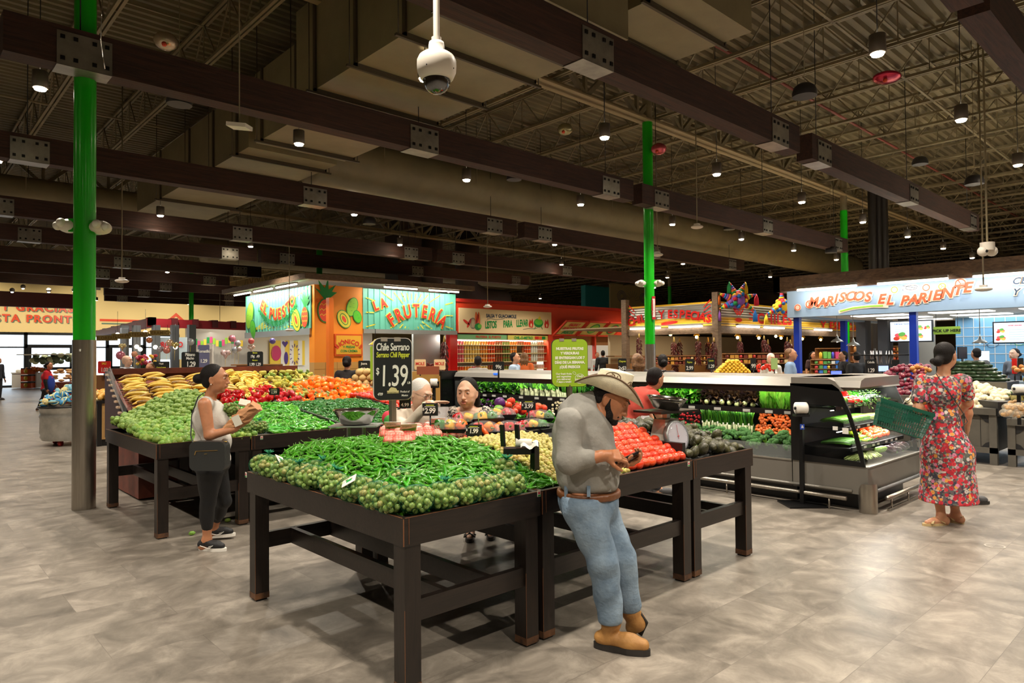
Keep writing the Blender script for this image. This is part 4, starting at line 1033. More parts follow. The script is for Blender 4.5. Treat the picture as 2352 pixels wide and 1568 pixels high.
for i in range(4): setp('cactus_bundle',bundle('nopal_%d'%i,24,.28,.012,M('dark_long_bean',(66,116,40),.4),.05,.15,i+50,M_LF1),(7.36+i*.085,2.96,.64),.2,'long dark green bean bundle on the third shelf of the end case','beans','long beans on the end case')
for i in range(11): setp('pale_pepper',chile_mesh('pale_pepper_%d'%i,.13,.024,.3,M_PEPG,G_STEM,8,6,.3),(7.72+.04*(i%4),2.83+.05*(i//3),.66+.03*(i//4)),PI/2+random.uniform(-.4,.4),'pale yellow green pepper on the third shelf of the end case','pepper','pale peppers on the end case')
pile('shelf_tomato',[tomato_mesh('shelf_tomato',M('plum_tomato',(236,86,34),.2,coat=.4),G_STEM,.028,0,False,1.1)],'small orange red tomato on the third shelf of the end case','tomato','small tomatoes on the end case',(7.98,8.5,2.83,3.05),lambda x,y:.65+(y-2.8)*.4,.058)
for i in range(7): setp('eggplant',avo_mesh('eggplant_%d'%i,M('eggplant_skin',(44,16,30),.12,coat=.8),M_LF1,.085,.038),(8.1+i*.085,2.70+.03*(i%2),.53),0,'glossy dark eggplant in the low well of the end case','eggplant','eggplants in the end case',1,(PI/2+.3,0,.2*i))
for i in range(3): setp('chayote',avo_mesh('chayote_%d'%i,M('chayote_skin',(140,184,88),.35),M_LF2,.05,.036),(7.82+i*.07,2.72,.55),0,'round pale green chayote in the low well of the end case','chayote','chayotes in the end case',1,(1.2,.3*i,.2))
for i in range(5): setp('celery_bundle',bundle('cel_%d'%i,20,.3,.013,M('pale_celery',(166,190,112),.4),.05,.2,i+70,M_STK),(7.38+i*.1,2.78,.49),PI/2+.2*i,'pale green stalk bundle in the low well behind the smoked glass','celery','stalks in the end case well')
# ---- bag roll stands
def bagstand(x,y,z0,zb,label,base=True,side=1,cat='bag dispenser'):
 g=empty('bag_dispenser',(x,y,z0),0,label,cat)
 if base: wpart('foot_plate',MB().mat(M_BLACKM).obox((x,y,z0+.008),(rt.x,rt.y,0),.2,(fw.x,fw.y,0),.17,.008),g)
 wpart('post',MB().mat(M_BLACKM).box(x-.02,x+.02,y-.02,y+.02,z0,zb),g)
 wpart('cradle',MB().mat(M_BLACK).obox((x,y,zb+.01),(rt.x,rt.y,0),.07,(fw.x,fw.y,0),.05,.012),g)
 c=Vector((x,y,zb+.085)); a=Vector((rt.x,rt.y,0))
 r=wpart('bag_roll',MB().mat(M_WHITEM).tube([c-a*.055,c+a*.055],.062,20),g)
 wpart('roll_core',MB().mat(M_BLACK).tube([c-a*.07,c+a*.07],.018,10),r)
 wpart('arm',MB().mat(M_BLACK).bar((x+a.x*.075,y+a.y*.075,zb),(c.x+a.x*.075,c.y+a.y*.075,c.z+.02),.016),g)
 return g
b=bagstand(7.12,3.22,0,.93,'free standing black bag roll dispenser before the smoked glass panel')
b.location.z=0
mb=MB().mat(M('blue_sticker',(30,70,180),.4)).obox((7.12-fw.x*.024,3.22-fw.y*.024,.82),rt,.022,(0,0,1),.028,.002); text('&',.04,M_WHITEM,(7.12-fw.x*.027,3.22-fw.y*.027,.808),rt,(0,0,1),.001,.001,0,'CENTER',mb); wpart('sticker',mb,b)
# black end panel and dispenser at the far end of the case
mb=MB().mat(M_BLACK).box(6.98,7.32,9.3,9.34,.3,1.34); mb.mat(M_GLASSD).box(6.95,7.3,9.28,9.3,.5,1.2); solo('smoked_screen',mb,'black smoked glass screen at the far end of the case behind the talking woman','screen')
bagstand(6.6,9.0,0,1.08,'bag roll dispenser at the far end of the case behind the white haired woman')
# a point of the place on the line of sight of a picture position, on a plane of known x, y, height or distance
def at(px,py,x=None,y=None,z=None,c=None):
 d=Fv+R2*((px-1176)/1568.)+U2*((784-py)/1568.)
 t=c if c is not None else (x/d.x if x is not None else (y/d.y if y is not None else (z-HC)/d.z))
 return Vector((0,0,HC))+d*t
Xa=(1,0,0); Ya=(0,1,0); Yn=(0,-1,0); Za=(0,0,1)
# ------------------------------------------------------------------ fruit kiosk
M_TEAL=M('teal_ribbed_metal',(112,196,170),.42); M_TEALD=M('teal_rib_shadow',(92,176,152),.45)
M_ORW=M('orange_wall_paint',(250,152,40),.55); M_ORD=M('orange_post_paint',(240,120,20),.5)
M_TILE=M('tan_tile',(206,158,84),.4); M_RAY=M('yellow_ray',(244,224,60),.5); M_REDL=M('red_sign_letters',(214,52,38),.5)
M_YELL=M('yellow_letter_edge',(248,214,70),.5); M_GRNL=M('green_sign_line',(28,150,70),.5); M_LIME=M('lime_fill',(150,210,60),.5)
M_WOODG=wood_mat('weathered_grey_wood',(92,74,58),(136,112,88),(3,3,12),.6,.3)
M_KWHITE=M('kiosk_white',(232,228,216),.6); M_KSTEEL=M('kitchen_steel',(176,180,178),.35,.6)
KX,KY=9.94,19.8
kg=empty('fruit_kiosk',(KX,KY,0),0,'teal and orange fruit kiosk with painted pineapples and sunray signs','kiosk')
# walls
mb=MB().mat(M_ORW).box(KX+.3,11.65,KY,KY+.3,1.42,3.86); mb.box(KX,KX+.3,KY,KY+.35,1.42,3.86); wpart('orange_wall',mb,kg)
mb=MB().mat(M_TILE).box(KX-.02,11.67,KY-.02,KY+.3,0,1.42); mb.mat(M('grout',(170,124,60),.6))
for z in(.3,.6,.9,1.2): mb.box(KX-.03,11.68,KY-.025,KY-.018,z,z+.012)
for x in(10.3,10.7,11.1,11.5): mb.box(x,x+.012,KY-.025,KY-.018,0,1.42)
wpart('tiled_base',mb,kg)
def ribbed(mb,o,ax,w,h,n):
 o=Vector(o);ax=Vector(ax);nn=ax.cross(Vector(Za))
 mb.mat(M_TEAL); hh=Vector(Za)*h
 prof=[]
 st=w/n
 for i in range(n):
  a=i*st; prof+=[(a,0),(a+st*.78,0),(a+st*.82,.03),(a+st*.94,.03)]
 prof.append((w,0))
 lo=[o+ax*p+nn*q for p,q in prof]; hi=[v+hh for v in lo]; k=len(prof)
 mb.add(lo+hi,[(i,i+1,k+i+1,k+i) for i in range(k-1)],False)
mb=MB(); ribbed(mb,(11.65,KY-.02,2.5),Xa,3.85,1.34,17); mb.mat(M_KWHITE).box(11.65,15.5,KY,KY+.1,2.5,3.84); mb.mat(M_KSTEEL).box(11.65,15.55,KY-.06,KY+.1,2.36,2.5); s1=wpart('sign_panel',mb,kg)
mb=MB()
o=Vector((13.55,KY-.03,3.05))
for a in range(0,360,15):
 c,s=math.cos(R(a)),math.sin(R(a)); r0=.85 if abs(s)<.5 else .5; k=min((1.8 if c>=0 else 1.8)/max(abs(c),1e-3),(.72 if s>0 else .5)/max(abs(s),1e-3))
 if abs(c)>.93 or k<r0*.9: r0=k*.62 if abs(c)<.93 else 1.5
 if k>r0: stroke(mb,M_RAY,[(c*r0*1.0,s*r0),(c*k,s*k)],.035,o,Xa,Za,.02)
cc=Vector((13.8,KY-.03,1.35))
for ch,bo,mt,dp in((0,.04,M_YELL,.03),(0,.014,M_REDL,.045)):
 arctext('FRUTERÍA',.62,mt,cc,Xa,Za,1.62,90,mb,dp,bo,0,.74,sx=.72)
 for i,l in enumerate('LA'): text(l,.44,mt,(12.15+i*.3,KY-.03,3.14+i*.1),(.94,0,.34),(-.34,0,.94),dp,bo,0,'CENTER',mb,sx=.8)
wpart('painted_lettering',mb,s1)
EY=25.2
mb=MB(); ribbed(mb,(KX-.02,EY,2.5),(0,-1,0),EY-KY-.15,1.34,22); mb.mat(M_KWHITE).box(KX,KX+.1,KY+.3,EY,2.5,3.84); mb.mat(M_KSTEEL).box(KX-.06,KX+.1,KY+.2,EY,2.3,2.5); s2=wpart('sign_panel',mb,kg)
mb=MB(); A_=(0,-1,0); o=Vector((KX,22.4,3.2))
for a in range(0,360,14):
 c,s=math.cos(R(a)),math.sin(R(a)); k=min(2.4/max(abs(c),1e-3),.58/max(abs(s),1e-3)); r0=1.35 if abs(c)>.6 else .52
 if s>0 and k>.4: stroke(mb,M_RAY,[(c*max(.42,r0*.6),s*max(.42,r0*.6)),(c*k,s*k)],.04,o,A_,Za,.035)
 if s<0: stroke(mb,M_RAY,[(c*1.1,-.35+s*.25),(c*(1.5 if abs(c)<.7 else 2.0),-.62)],.04,o,A_,Za,.035)
for bo,mt,dp in((.045,M_YELL,.045),(.015,M_REDL,.055)):
 arctext('EL PUESTO',.5,mt,(KX-.02,22.4,5.13),A_,Za,1.9,-90,mb,dp,bo,0,.68,up=False,sx=.95)
arctext('LAS MEJORES FRUTAS DE LA TEMPORADA',.22,M_GRNL,(KX-.02,22.4,4.93),A_,Za,2.12,-90,mb,.05,.012,0,.56,up=False,sx=.85)
wpart('painted_lettering',mb,s2)
# painted fruit
M_PINE=M('pineapple_red',(236,84,50),.5); M_LEAFP=M('leaf_green_paint',(26,140,60),.5); M_MEL=M('melon_yellow',(228,214,70),.5); M_PINK=M('melon_pink',(230,120,150),.5)
def pineapple(mb,o,ax,s,dp=.05):
 flat(mb,M_LEAFP,[(x*s,y*s) for x,y in((-.02,.3),(-.45,.75),(-.2,.62),(-.3,1.05),(-.02,.75),(.12,1.15),(.14,.7),(.45,.9),(.28,.62),(.5,.6),(.1,.3))],o,ax,Za,dp)
 flat(mb,M_GRNL,[(x*s,y*s) for x,y in ell(0,-.12,.33,.47)],o,ax,Za,dp+.005); flat(mb,M_PINE,[(x*s,y*s) for x,y in ell(0,-.12,.29,.43)],o,ax,Za,dp+.01)
 for yy in(.1,-.1,-.3): stroke(mb,M_YELL,[((-.24+.08*i)*s,(yy+(.05 if i%2 else -.02))*s) for i in range(7)],.03*s,o,ax,Za,dp+.015)
def melon(mb,o,ax,s,dp=.06):
 flat(mb,M_GRNL,[(x*s,y*s) for x,y in ell(0,0,.42,.3,24,-60)],o,ax,Za,dp); flat(mb,M_MEL,[(x*s,y*s) for x,y in ell(0,0,.39,.27,24,-60)],o,ax,Za,dp+.005)
 stroke(mb,M_GRNL,[(x*s,y*s) for x,y in ell(0,0,.26,.15,18,-60)],.03*s,o,ax,Za,dp+.01,True); flat(mb,M_PINE,[(x*s,y*s) for x,y in ell(0,0,.16,.07,14,-60)],o,ax,Za,dp+.012)
def cactus(mb,o,ax,s,dp=.05):
 for ex,ey,rx,ry,rr,c in((.0,.2,.38,.62,-20,M_LIME),(.35,-.4,.3,.42,20,M('cactus_green',(96,204,50),.5))):
  flat(mb,M_GRNL,[(x*s,y*s) for x,y in ell(ex,ey,rx,ry,24,rr)],o,ax,Za,dp); flat(mb,c,[(x*s,y*s) for x,y in ell(ex,ey,rx-.04,ry-.04,24,rr)],o,ax,Za,dp+.004); dp+=.006
 for px_,py_ in((-.1,.5),(.1,.4),(-.15,.2),(.1,.15),(-.05,-.05),(.35,-.3),(.45,-.5)): stroke(mb,M_GRNL,[((px_-.05)*s,(py_+.03)*s),(px_*s,py_*s),((px_+.05)*s,(py_+.03)*s)],.015*s,o,ax,Za,dp+.004)
mb=MB(); pineapple(mb,(KX,20.35,2.95),A_,.75); melon(mb,(KX,20.95,2.8),A_,1.0); cactus(mb,(KX,24.75,2.95),A_,.85); wpart('painted_fruit',mb,s2)
mb=MB(); pineapple(mb,(10.3,KY,3.15),Xa,.82,.03); melon(mb,(10.95,KY,2.8),Xa,.75,.03); cactus(mb,(11.25,KY,3.1),Xa,.52,.03)
mb.mat(M_ORD).box(10.02,10.42,KY-.02,KY,3.3,3.42)
wpart('painted_fruit',mb,kg)
mb=MB().mat(M('sign_frame_orange',(216,90,26),.5)); a=at(765,816,y=KY); b=at(826,765,y=KY); mb.box(10.6,11.6,KY-.06,KY,1.62,2.32); mb.mat(M('bionicos_yellow',(238,178,50),.5)).box(10.65,11.55,KY-.07,KY-.05,1.67,2.27)
arctext('BIÓNICOS',.2,M_REDL,(11.1,KY-.07,1.45),Xa,Za,.56,90,mb,.012,.006,0,.72)
text('Y FRESAS',.105,M_GRNL,(11.1,KY-.07,1.87),Xa,Za,.012,.003,0,'CENTER',mb); text('CON CREMA',.105,M_GRNL,(11.1,KY-.07,1.74),Xa,Za,.012,.003,0,'CENTER',mb)
wpart('bionicos_board',mb,kg)
mb=MB().mat(M_ORD).box(10.05,10.2,KY-.75,KY-.55,0,3.4); wpart('orange_post',mb,kg)
# wooden roof frame with strip lights
mb=MB().mat(M_WOODG); mb.box(9.2,15.7,18.9,19.05,3.92,4.08); mb.box(9.2,9.35,19.05,25.6,3.92,4.08); mb.mat(M_KWHITE).box(9.3,15.6,19.05,25.5,4.0,4.03); wpart('roof_frame',mb,kg)
def tube_light(a,b,par=None,label=None,r=.045,name='strip_light'):
 a=Vector(a);b=Vector(b)
 mb=MB().mat(M_ALU).bar(a+Vector((0,0,.05)),b+Vector((0,0,.05)),.09,.05); h=wpart(name,mb,par) if par else solo(name,mb,label,'light')
 m2=MB().mat(M_TUBE).tube([a,b],.022,8)
 if par: wpart('led_tube',m2,h)
 else: put('led_tube',m2.mesh('led_tube',h.location),h)
for a,b in((12.1,13.4),(13.9,15.2)): tube_light((a,19.2,3.86),(b,19.2,3.86),kg)
for a,b in((20.1,21.6),(21.9,23.4),(23.7,25.2)): tube_light((9.5,a,3.86),(9.5,b,3.86),kg)
def arealight(name,loc,rot,sx,sy,power,col,par):
 l=bpy.data.lights.new(name,'AREA'); l.shape='RECTANGLE'; l.size=sx; l.size_y=sy; l.energy=power; l.color=col
 o=bpy.data.objects.new(name,l); COL.objects.link(o); o.rotation_euler=rot; o.parent=par
 p=par; off=Vector((0,0,0))
 while p is not None: off+=p.location; p=p.parent
 o.location=Vector(loc)-off; return o
arealight('strip_glow',(13.6,19.25,3.82),(R(25),0,0),3.6,.08,36,(1,.95,.86),kg)
arealight('strip_glow',(9.55,22.5,3.82),(0,R(-25),0),.08,5,60,(1,.95,.86),kg)
# kiosk interior
mb=MB().mat(M_KWHITE).box(10.2,15.4,25.4,25.5,0,4); mb.box(10.1,15.5,20.1,25.4,2.62,2.66); wpart('inner_wall',mb,kg)
mb=MB().mat(M_PANEL)
for x in(11.5,13.2,14.6):
 for y in(21,23): mb.box(x,x+.6,y,y+1.1,2.59,2.62)
wpart('ceiling_panels',mb,kg); arealight('kiosk_glow',(13,22,2.55),(0,0,0),4,3,90,(1,.97,.9),kg)
mb=MB().mat(M_KSTEEL).box(14.2,15.4,20.6,20.7,.9,2.5); mb.box(12.2,15.4,21.5,22.1,0,1.1); mb.mat(M_TILE).box(11.8,15.5,19.7,20.1,0,1.05); wpart('counter',mb,kg)
mb=MB().mat(M('yellow_shade',(222,210,50),.4)).lathe([(.03,.18),(.06,.12),(.2,.02),(.22,0)],(12.0,19.6,1.98),16,caps=False); mb.mat(M_BLACKM).tube([(12.0,19.6,2.14),(12.0,19.6,2.5)],.012,6); wpart('pendant_shade',mb,kg)
mb=MB().mat(M_RED).box(15.22,15.55,KY-.05,KY+.2,0,2.4); wpart('red_post',mb,kg)
mb=MB().mat(M_TILE).box(KX,KX+.5,20.1,25.2,0,1.0); mb.mat(M_GLASS).box(KX-.02,KX,20.2,25,1.0,1.35); mb.mat(M_STKW).box(KX+.1,KX+.4,20.5,24.8,1.0,1.12); wpart('juice_counter',mb,kg)
# plain colourful mural deep behind (generic)
g=empty('wall_mural',at(665,840,y=25.3),0,'small bright mural with a purple heart seen under the fruit kiosk sign','mural')
p=at(620,840,y=25.3); q=at(700,782,y=25.3); w_=q.x-p.x; h_=q.z-p.z
mb=MB().mat(M('mural_yellow',(240,206,60),.5)).box(p.x,q.x,25.3,25.36,p.z,q.z)
mb.mat(M_WHITEM)
for i in range(3): flat(mb,M_WHITEM,[(w_*(.3+i*.25),0),(w_*(.42+i*.25),0),(w_*(.42+i*.25),h_),(w_*(.3+i*.25),h_)],(p.x,25.3,p.z),Xa,Za,.01)
M_PUR=M('mural_purple',(70,34,130),.5)
flat(mb,M_PUR,[(w_*.42,h_*.72),(w_*.33,h_*.9),(w_*.36,h_*.98),(w_*.42,h_*.93),(w_*.48,h_*.98),(w_*.51,h_*.9)],(p.x,25.3,p.z),Xa,Za,.02)
flat(mb,M('mural_magenta',(200,40,100),.5),[(w_*x,h_*y) for x,y in ell(.17,.5,.14,.3)],(p.x,25.3,p.z),Xa,Za,.02)
for k in range(12):
 a=k*30; stroke(mb,M_PUR,[(w_*(.7+.1*math.cos(R(a))),h_*(.45+.3*math.sin(R(a)))),(w_*(.7+.15*math.cos(R(a))),h_*(.45+.42*math.sin(R(a))))],.03,(p.x,25.3,p.z),Xa,Za,.02)
flat(mb,M_PUR,[(w_*x,h_*y) for x,y in ell(.45,.3,.06,.25)],(p.x,25.3,p.z),Xa,Za,.02)
wpart('mural_panel',mb,g)
# ------------------------------------------------------------------ red salsa counter
M_REDW=M('red_orange_wall',(226,68,34),.5); M_BOARD=M('cream_board',(240,212,160),.6)
rg=empty('salsa_counter',(20,KY,0),0,'red orange salsa counter with cream sign board and jar shelves','kiosk')
mb=MB().mat(M_REDW).box(15.55,26,KY,KY+.3,2.42,3.65); mb.box(20.4,21.2,KY,KY+.3,0,2.42); mb.mat(M('red_cap',(200,44,30),.5)).box(15.5,26,KY-.1,KY+.35,3.58,3.7); wpart('fascia_wall',mb,rg)
mb=MB().mat(M_BOARD).box(15.65,20.55,KY-.04,KY,2.44,3.36)
O=Vector((0,KY-.04,0))
M_NAVY=M('navy_letters',(30,62,90),.5)
text('SALSA Y GUACAMOLE',.19,M_NAVY,(17.75,KY-.04,3.05),(1,0,.01),Za,.01,.006,0,'CENTER',mb,1.05,sx=.8)
for i,wd in enumerate(('LISTOS','PARA','LLEVAR')): text(wd,.38,M_GRNL,(17.2+(0,.88,1.66)[i],KY-.04,2.64+.05*i),(1,0,.06),(-.0,0,1),.01,.012,0,'CENTER',mb,.9,sx=.55)
stroke(mb,M_NAVY,[(17.0,2.98),(17.2,3.0),(17.5,2.97),(17.9,3.02)],.015,O,Xa,Za,.01); stroke(mb,M_NAVY,[(18.9,2.62),(19.2,2.66),(19.5,2.66),(19.7,2.69)],.015,O,Xa,Za,.01)
for cx_,cz_,rr,c,rx in((15.98,2.84,-30,M_REDL,.17),(16.12,2.8,60,M_REDL,.2),(16.45,3.0,88,M('carrot_orange',(234,110,50),.5),.24),(16.52,2.95,80,M_REDL,.22),(16.6,3.0,95,M('carrot_orange'),.24)): flat(mb,c,ell(cx_,cz_,rx,.05,16,rr),O,Xa,Za,.012)
for k in(.16,.1,.04): stroke(mb,M_NAVY,ell(16.3,2.8,k,.2,16),.012,O,Xa,Za,.014,True)
flat(mb,M_LEAFP,ell(16.55,2.68,.16,.13),O,Xa,Za,.016); flat(mb,M('avocado_green_paint',(110,200,60),.5),ell(16.62,2.7,.1,.08),O,Xa,Za,.02)
flat(mb,M_LEAFP,ell(19.78,2.9,.27,.18),O,Xa,Za,.012); flat(mb,M('avocado_green_paint'),ell(19.78,2.94,.23,.12),O,Xa,Za,.016); stroke(mb,M_LEAFP,[(19.6,2.74),(19.55,2.64)],.03,O,Xa,Za,.012); stroke(mb,M_LEAFP,[(19.95,2.74),(20.0,2.64)],.03,O,Xa,Za,.012)
flat(mb,M_YELL,[(19.72,3.05),(19.85,3.2),(19.92,3.04)],O,Xa,Za,.02)
for fx in(19.35,20.25): flat(mb,M_REDL,[(fx-.1,2.72),(fx-.14,2.85),(fx-.06,3.05),(fx,2.95),(fx+.08,3.08),(fx+.14,2.85),(fx+.08,2.7)],O,Xa,Za,.012); flat(mb,M_BOARD,ell(fx,2.8,.04,.07),O,Xa,Za,.018)
wpart('sign_board',mb,rg)
# jar shelves
mb=MB().mat(M_BLACK).box(15.6,20.4,KY+.75,KY+.8,.3,2.42); mb.mat(M_KWHITE).box(15.6,20.4,KY+.7,KY+.75,.4,2.2); mb.mat(M_BLACK).box(15.6,20.4,KY+.05,KY+.1,2.2,2.42); wpart('shelf_back',mb,rg)
mb=MB().mat(M('shelf_rail_pale',(226,206,150),.5))
for z in(.75,1.05,1.35,1.68,2.0): mb.box(15.6,20.4,KY+.1,KY+.7,z-.03,z)
wpart('shelves',mb,rg)
mb=MB().mat(M('mint_strip',(122,180,120),.5)).box(15.6,18.05,KY-.01,KY+.02,2.2,2.38); text('FRUTERIA  EL PUESTO',.13,M_REDL,(17.1,KY-.01,2.25),Xa,Za,.01,.003,0,'CENTER',mb)
mb.mat(M('chilometro_yellow',(214,196,90),.5)).box(18.1,20.35,KY-.01,KY+.02,2.2,2.38); text('CHIL-O-METRO',.15,M_GRNL,(18.95,KY-.01,2.23),Xa,Za,.01,.006,0,'CENTER',mb)
for i,c in enumerate((M_REDL,M('carrot_orange'),M_LEAFP)): mb.mat(c).box(19.6+i*.2,19.8+i*.2,KY-.02,KY,2.23,2.35)
wpart('shelf_header',mb,rg)
arealight('shelf_glow',(18,KY+.2,2.3),(R(20),0,0),4.6,.15,70,(1,.95,.85),rg)
JC=[(240,120,130),(246,206,110),(240,150,60),(226,90,40),(150,90,50),(120,130,60),(226,226,210),(200,150,120),(240,190,170)]
jm=[]
for i,c in enumerate(JC):
 m_=MB().mat(M('tub_%d'%i,c,.35)).lathe([(.045,0),(.055,.13)],(0,0,0),10); m_.mat(M_WHITEM if i<4 or i>5 else M_RED).lathe([(.058,.13),(.058,.15)],(0,0,0),10); jm.append(m_.mesh('salsa_tub'))
cnt=0
for si,z in enumerate((1.35,1.68,2.0-.0,1.05)):
 nlay=1 if z>1.9 else 2
 for i in range(36):
  x=15.72+i*.13
  ci=[0,1,1,2,3,4,5,2,4,3,6,7][min(11,i//3)] if si!=3 else [3,2,0,1,4,4,5,3,6,6,7,8][min(11,i//3)]
  if 24<=i<=25 and si<2: continue
  for l in range(nlay if si!=3 else 1):
   if z>1.9 and l: continue
   o=bpy.data.objects.new('salsa_tub',jm[ci]); COL.objects.link(o); o.location=(x,KY+.2,z+l*.152); tag(o,'small tub of salsa or cut fruit on the lit shelves under the cream sign board','tub','tubs on the red counter shelves'); cnt+=1
# tilted awning signs and kitchen window
M_AWN=M('awning_yellow',(226,198,96),.5)
for i,(a,b) in enumerate(((1300,1352),(1354,1400),(1402,1440))):
 x0=at(a,770,y=KY-.9).x; x1=at(b,770,y=KY-.9).x
 mb=MB().mat(M_REDW); zt_=2.98; zb_=2.42
 v=[(x0+.05,KY-.12,zb_),(x1,KY-.12,zb_),(x1+.35,KY-.56,zt_+.02),(x0+.4,KY-.56,zt_+.02)]
 mb.add(v,[(0,1,2,3)],False)
 mb.bar(v[0],v[1],.06);mb.bar(v[2],v[3],.06);mb.bar(v[0],v[3],.06);mb.bar(v[1],v[2],.06)
 ay=Vector((.35,-.44,.58)).normalized(); oo=Vector((x0+.05,KY-.12,zb_))
 flat(mb,M_AWN,[(.1,.06),(x1-x0-.15,.06),(x1-x0-.15,.76),(.1,.76)],oo,Xa,ay,.02)
 W2=(x1-x0)/2
 if i==0:
  for j,t in enumerate(('SALSAS Y','GUACAMOLES','¡FRESCOS!')): text(t,.2,M_REDL if j<2 else M_LEAFP,oo+Vector((W2,0,0))+ay*(.55-.22*j),Xa,ay,.035,.012,0,'CENTER',mb,sx=.8)
 else:
  flat(mb,M_LEAFP if i==1 else M_GRNL,ell(W2,.42,.32,.28),oo,Xa,ay,.03); flat(mb,M_LIME if i==1 else M_REDL,ell(W2,.42,.26,.23),oo,Xa,ay,.035)
 wpart('awning_sign',mb,rg)
mb=MB().mat(M('copper_sheet',(200,140,90),.3,.6)).box(21.2,26,KY+.1,KY+.15,2.0,2.42); mb.mat(M_REDW)
for x in(21.2,23.3,25.8): mb.box(x,x+.1,KY-.05,KY+.1,0,2.42)
mb.mat(M_KSTEEL).box(21.2,26,KY-.2,KY+.3,.95,1.02); mb.mat(M_REDW).box(21.2,26,KY-.15,KY,0,.95); wpart('service_window',mb,rg)
mb=MB().mat(M_KWHITE).box(21.2,29,23,23.1,0,3); wpart('kitchen_wall',mb,rg); mb=MB().mat(M_PANEL).box(22,24,21,22,2.6,2.62); wpart('kitchen_light',mb,rg)
arealight('kitchen_glow',(23,21.5,2.5),(0,0,0),3,1.5,60,(.95,.98,1),rg)
# back teal wall block and line-art panel
mb=MB().mat(M('teal_block',(44,150,160),.6)); a=at(1345,706,y=31); b=at(1402,660,y=31); mb.box(a.x,b.x+.1,31,31.4,a.z-.5,b.z); struct('wall_teal',mb)
a=at(1402,706,y=30.9); b=at(1500,660,y=30.9); g=empty('line_art_panel',(a.x,30.9,a.z),0,'cream panel with blue line drawing high beyond the red counter','panel')
mb=MB().mat(M_CREAM).box(a.x,b.x,30.9,31,a.z-.4,b.z)
for (cx_,r_) in ((.25,.5),(.75,.42)):
 xx=a.x+(b.x-a.x)*cx_; zz=(a.z+b.z)/2
 for k in range(3): stroke(mb,M('line_blue',(40,70,150),.5),ell(xx,zz,r_*(1-k*.28),r_*(.8-k*.2),16,20*k),.03,(0,30.9,0),Xa,Za,.01,True)
for k in range(9):
 aa=R(20*k+10); xx=a.x+(b.x-a.x)*.5; stroke(mb,M('line_grey',(120,120,120),.5),[(xx+math.cos(aa)*.3,(a.z+b.z)/2-.3+math.sin(aa)*.3),(xx+math.cos(aa)*.8,(a.z+b.z)/2-.3+math.sin(aa)*.8)],.02,(0,30.9,0),Xa,Za,.01)
wpart('panel_face',mb,g)
# ------------------------------------------------------------------ chile and spice kiosk
M_CORR=M('corrugated_silver',(188,184,176),.35,.6); M_CYEL=M('corrugated_yellow',(240,190,50),.45)
M_RED2=M('bright_red_paint',(222,36,30),.5)
cg=empty('chile_kiosk',(17.2,10.1,0),0,'chile and spice kiosk with corrugated silver and yellow fascia','kiosk')
def corr(mb,o,ax,w,z0,z1,mat,pitch=.07):
 o=Vector(o);ax=Vector(ax); nn=ax.cross(Vector(Za)); mb.mat(mat); n=int((z1-z0)/pitch*4)
 rows=[]
 for i in range(n+1):
  z=z0+(z1-z0)*i/n; d=.012*math.sin(i*PI/2)
  rows+= [o+nn*d+Vector((0,0,z)),o+ax*w+nn*d+Vector((0,0,z))]
 mb.add(rows,[(2*i,2*i+1,2*i+3,2*i+2) for i in range(n)],True)
CXK,CYK=17.1,10.1
mb=MB(); corr(mb,(CXK,13.15,0),(0,-1,0),3.0,2.62,3.0,M_CORR); corr(mb,(CXK,13.15,0),(0,-1,0),3.0,2.38,2.62,M_CYEL); corr(mb,(17.3,CYK,0),Xa,13,2.62,3.0,M_CORR); corr(mb,(17.3,CYK,0),Xa,13,2.38,2.62,M_CYEL)
mb.mat(M_CYEL).box(CXK-.03,CXK+.05,CYK,13.15,3.0,3.05); mb.box(17.2,30.3,CYK-.03,CYK+.05,3.0,3.05); fas=wpart('corrugated_fascia',mb,cg)
mb=MB()
arctext('CHILES Y ESPECIAS',.33,M_RED2,(CXK-.02,11.65,-2.35),(0,-1,0),Za,5.0,90,mb,.02,.012,0,.62)
flat(mb,M_RED2,ell(0,0,.3,.05,16,5),(CXK-.02,11.6,2.5),(0,-1,0),Za,.02)
for s in(-1,1):
 for k in range(3): stroke(mb,M_RED2,[(s*1.2,.2+.1*k),(s*1.42,.28+.16*k)],.03,(CXK-.02,11.65,2.5),(0,-1,0),Za,.02)
text('CHILES',.42,M_RED2,(20.55,CYK-.02,2.5),Xa,Za,.02,.016,0,'CENTER',mb,1.2,sx=1.5); text('Y ESPECIAS',.34,M_RED2,(25.8,CYK-.02,2.43),Xa,Za,.02,.012,0,'CENTER',mb,1.2,sx=1.9)
for k in range(5):
 a=R(50+20*k); stroke(mb,M_RED2,[(18.3+math.cos(a)*.1,2.62+math.sin(a)*.1),(18.3+math.cos(a)*.42,2.6+math.sin(a)*.34)],.05,(0,CYK-.02,0),Xa,Za,.02)
flat(mb,M_RED2,ell(18.3,2.56,.2,.06),(0,CYK-.02,0),Xa,Za,.02)
for s in(-1,1):
 for k in range(3): stroke(mb,M_RED2,[(20.5+s*1.3,2.6+.1*k),(20.5+s*1.6,2.62+.16*k)],.04,(0,CYK-.02,0),Xa,Za,.02)
wpart('red_lettering',mb,fas)
mb=MB().mat(M_WOODG)
for (x,y,zt_) in((CXK-.05,13.2,3.28),(17.12,CYK-.02,3.3),(22.2,CYK+.1,2.38),(26.8,CYK+.1,2.38),(30,CYK+.1,2.38)): wpart('timber_post',MB().mat(M_WOODG).box(x-.09,x+.09,y-.09,y+.09,0,zt_),cg)
mb=MB().mat(M_WOODG); mb.box(CXK-.06,CXK+.06,CYK,13.2,2.16,2.36); mb.box(17.2,30,CYK-.06,CYK+.08,2.16,2.36); wpart('timber_rail',mb,cg)
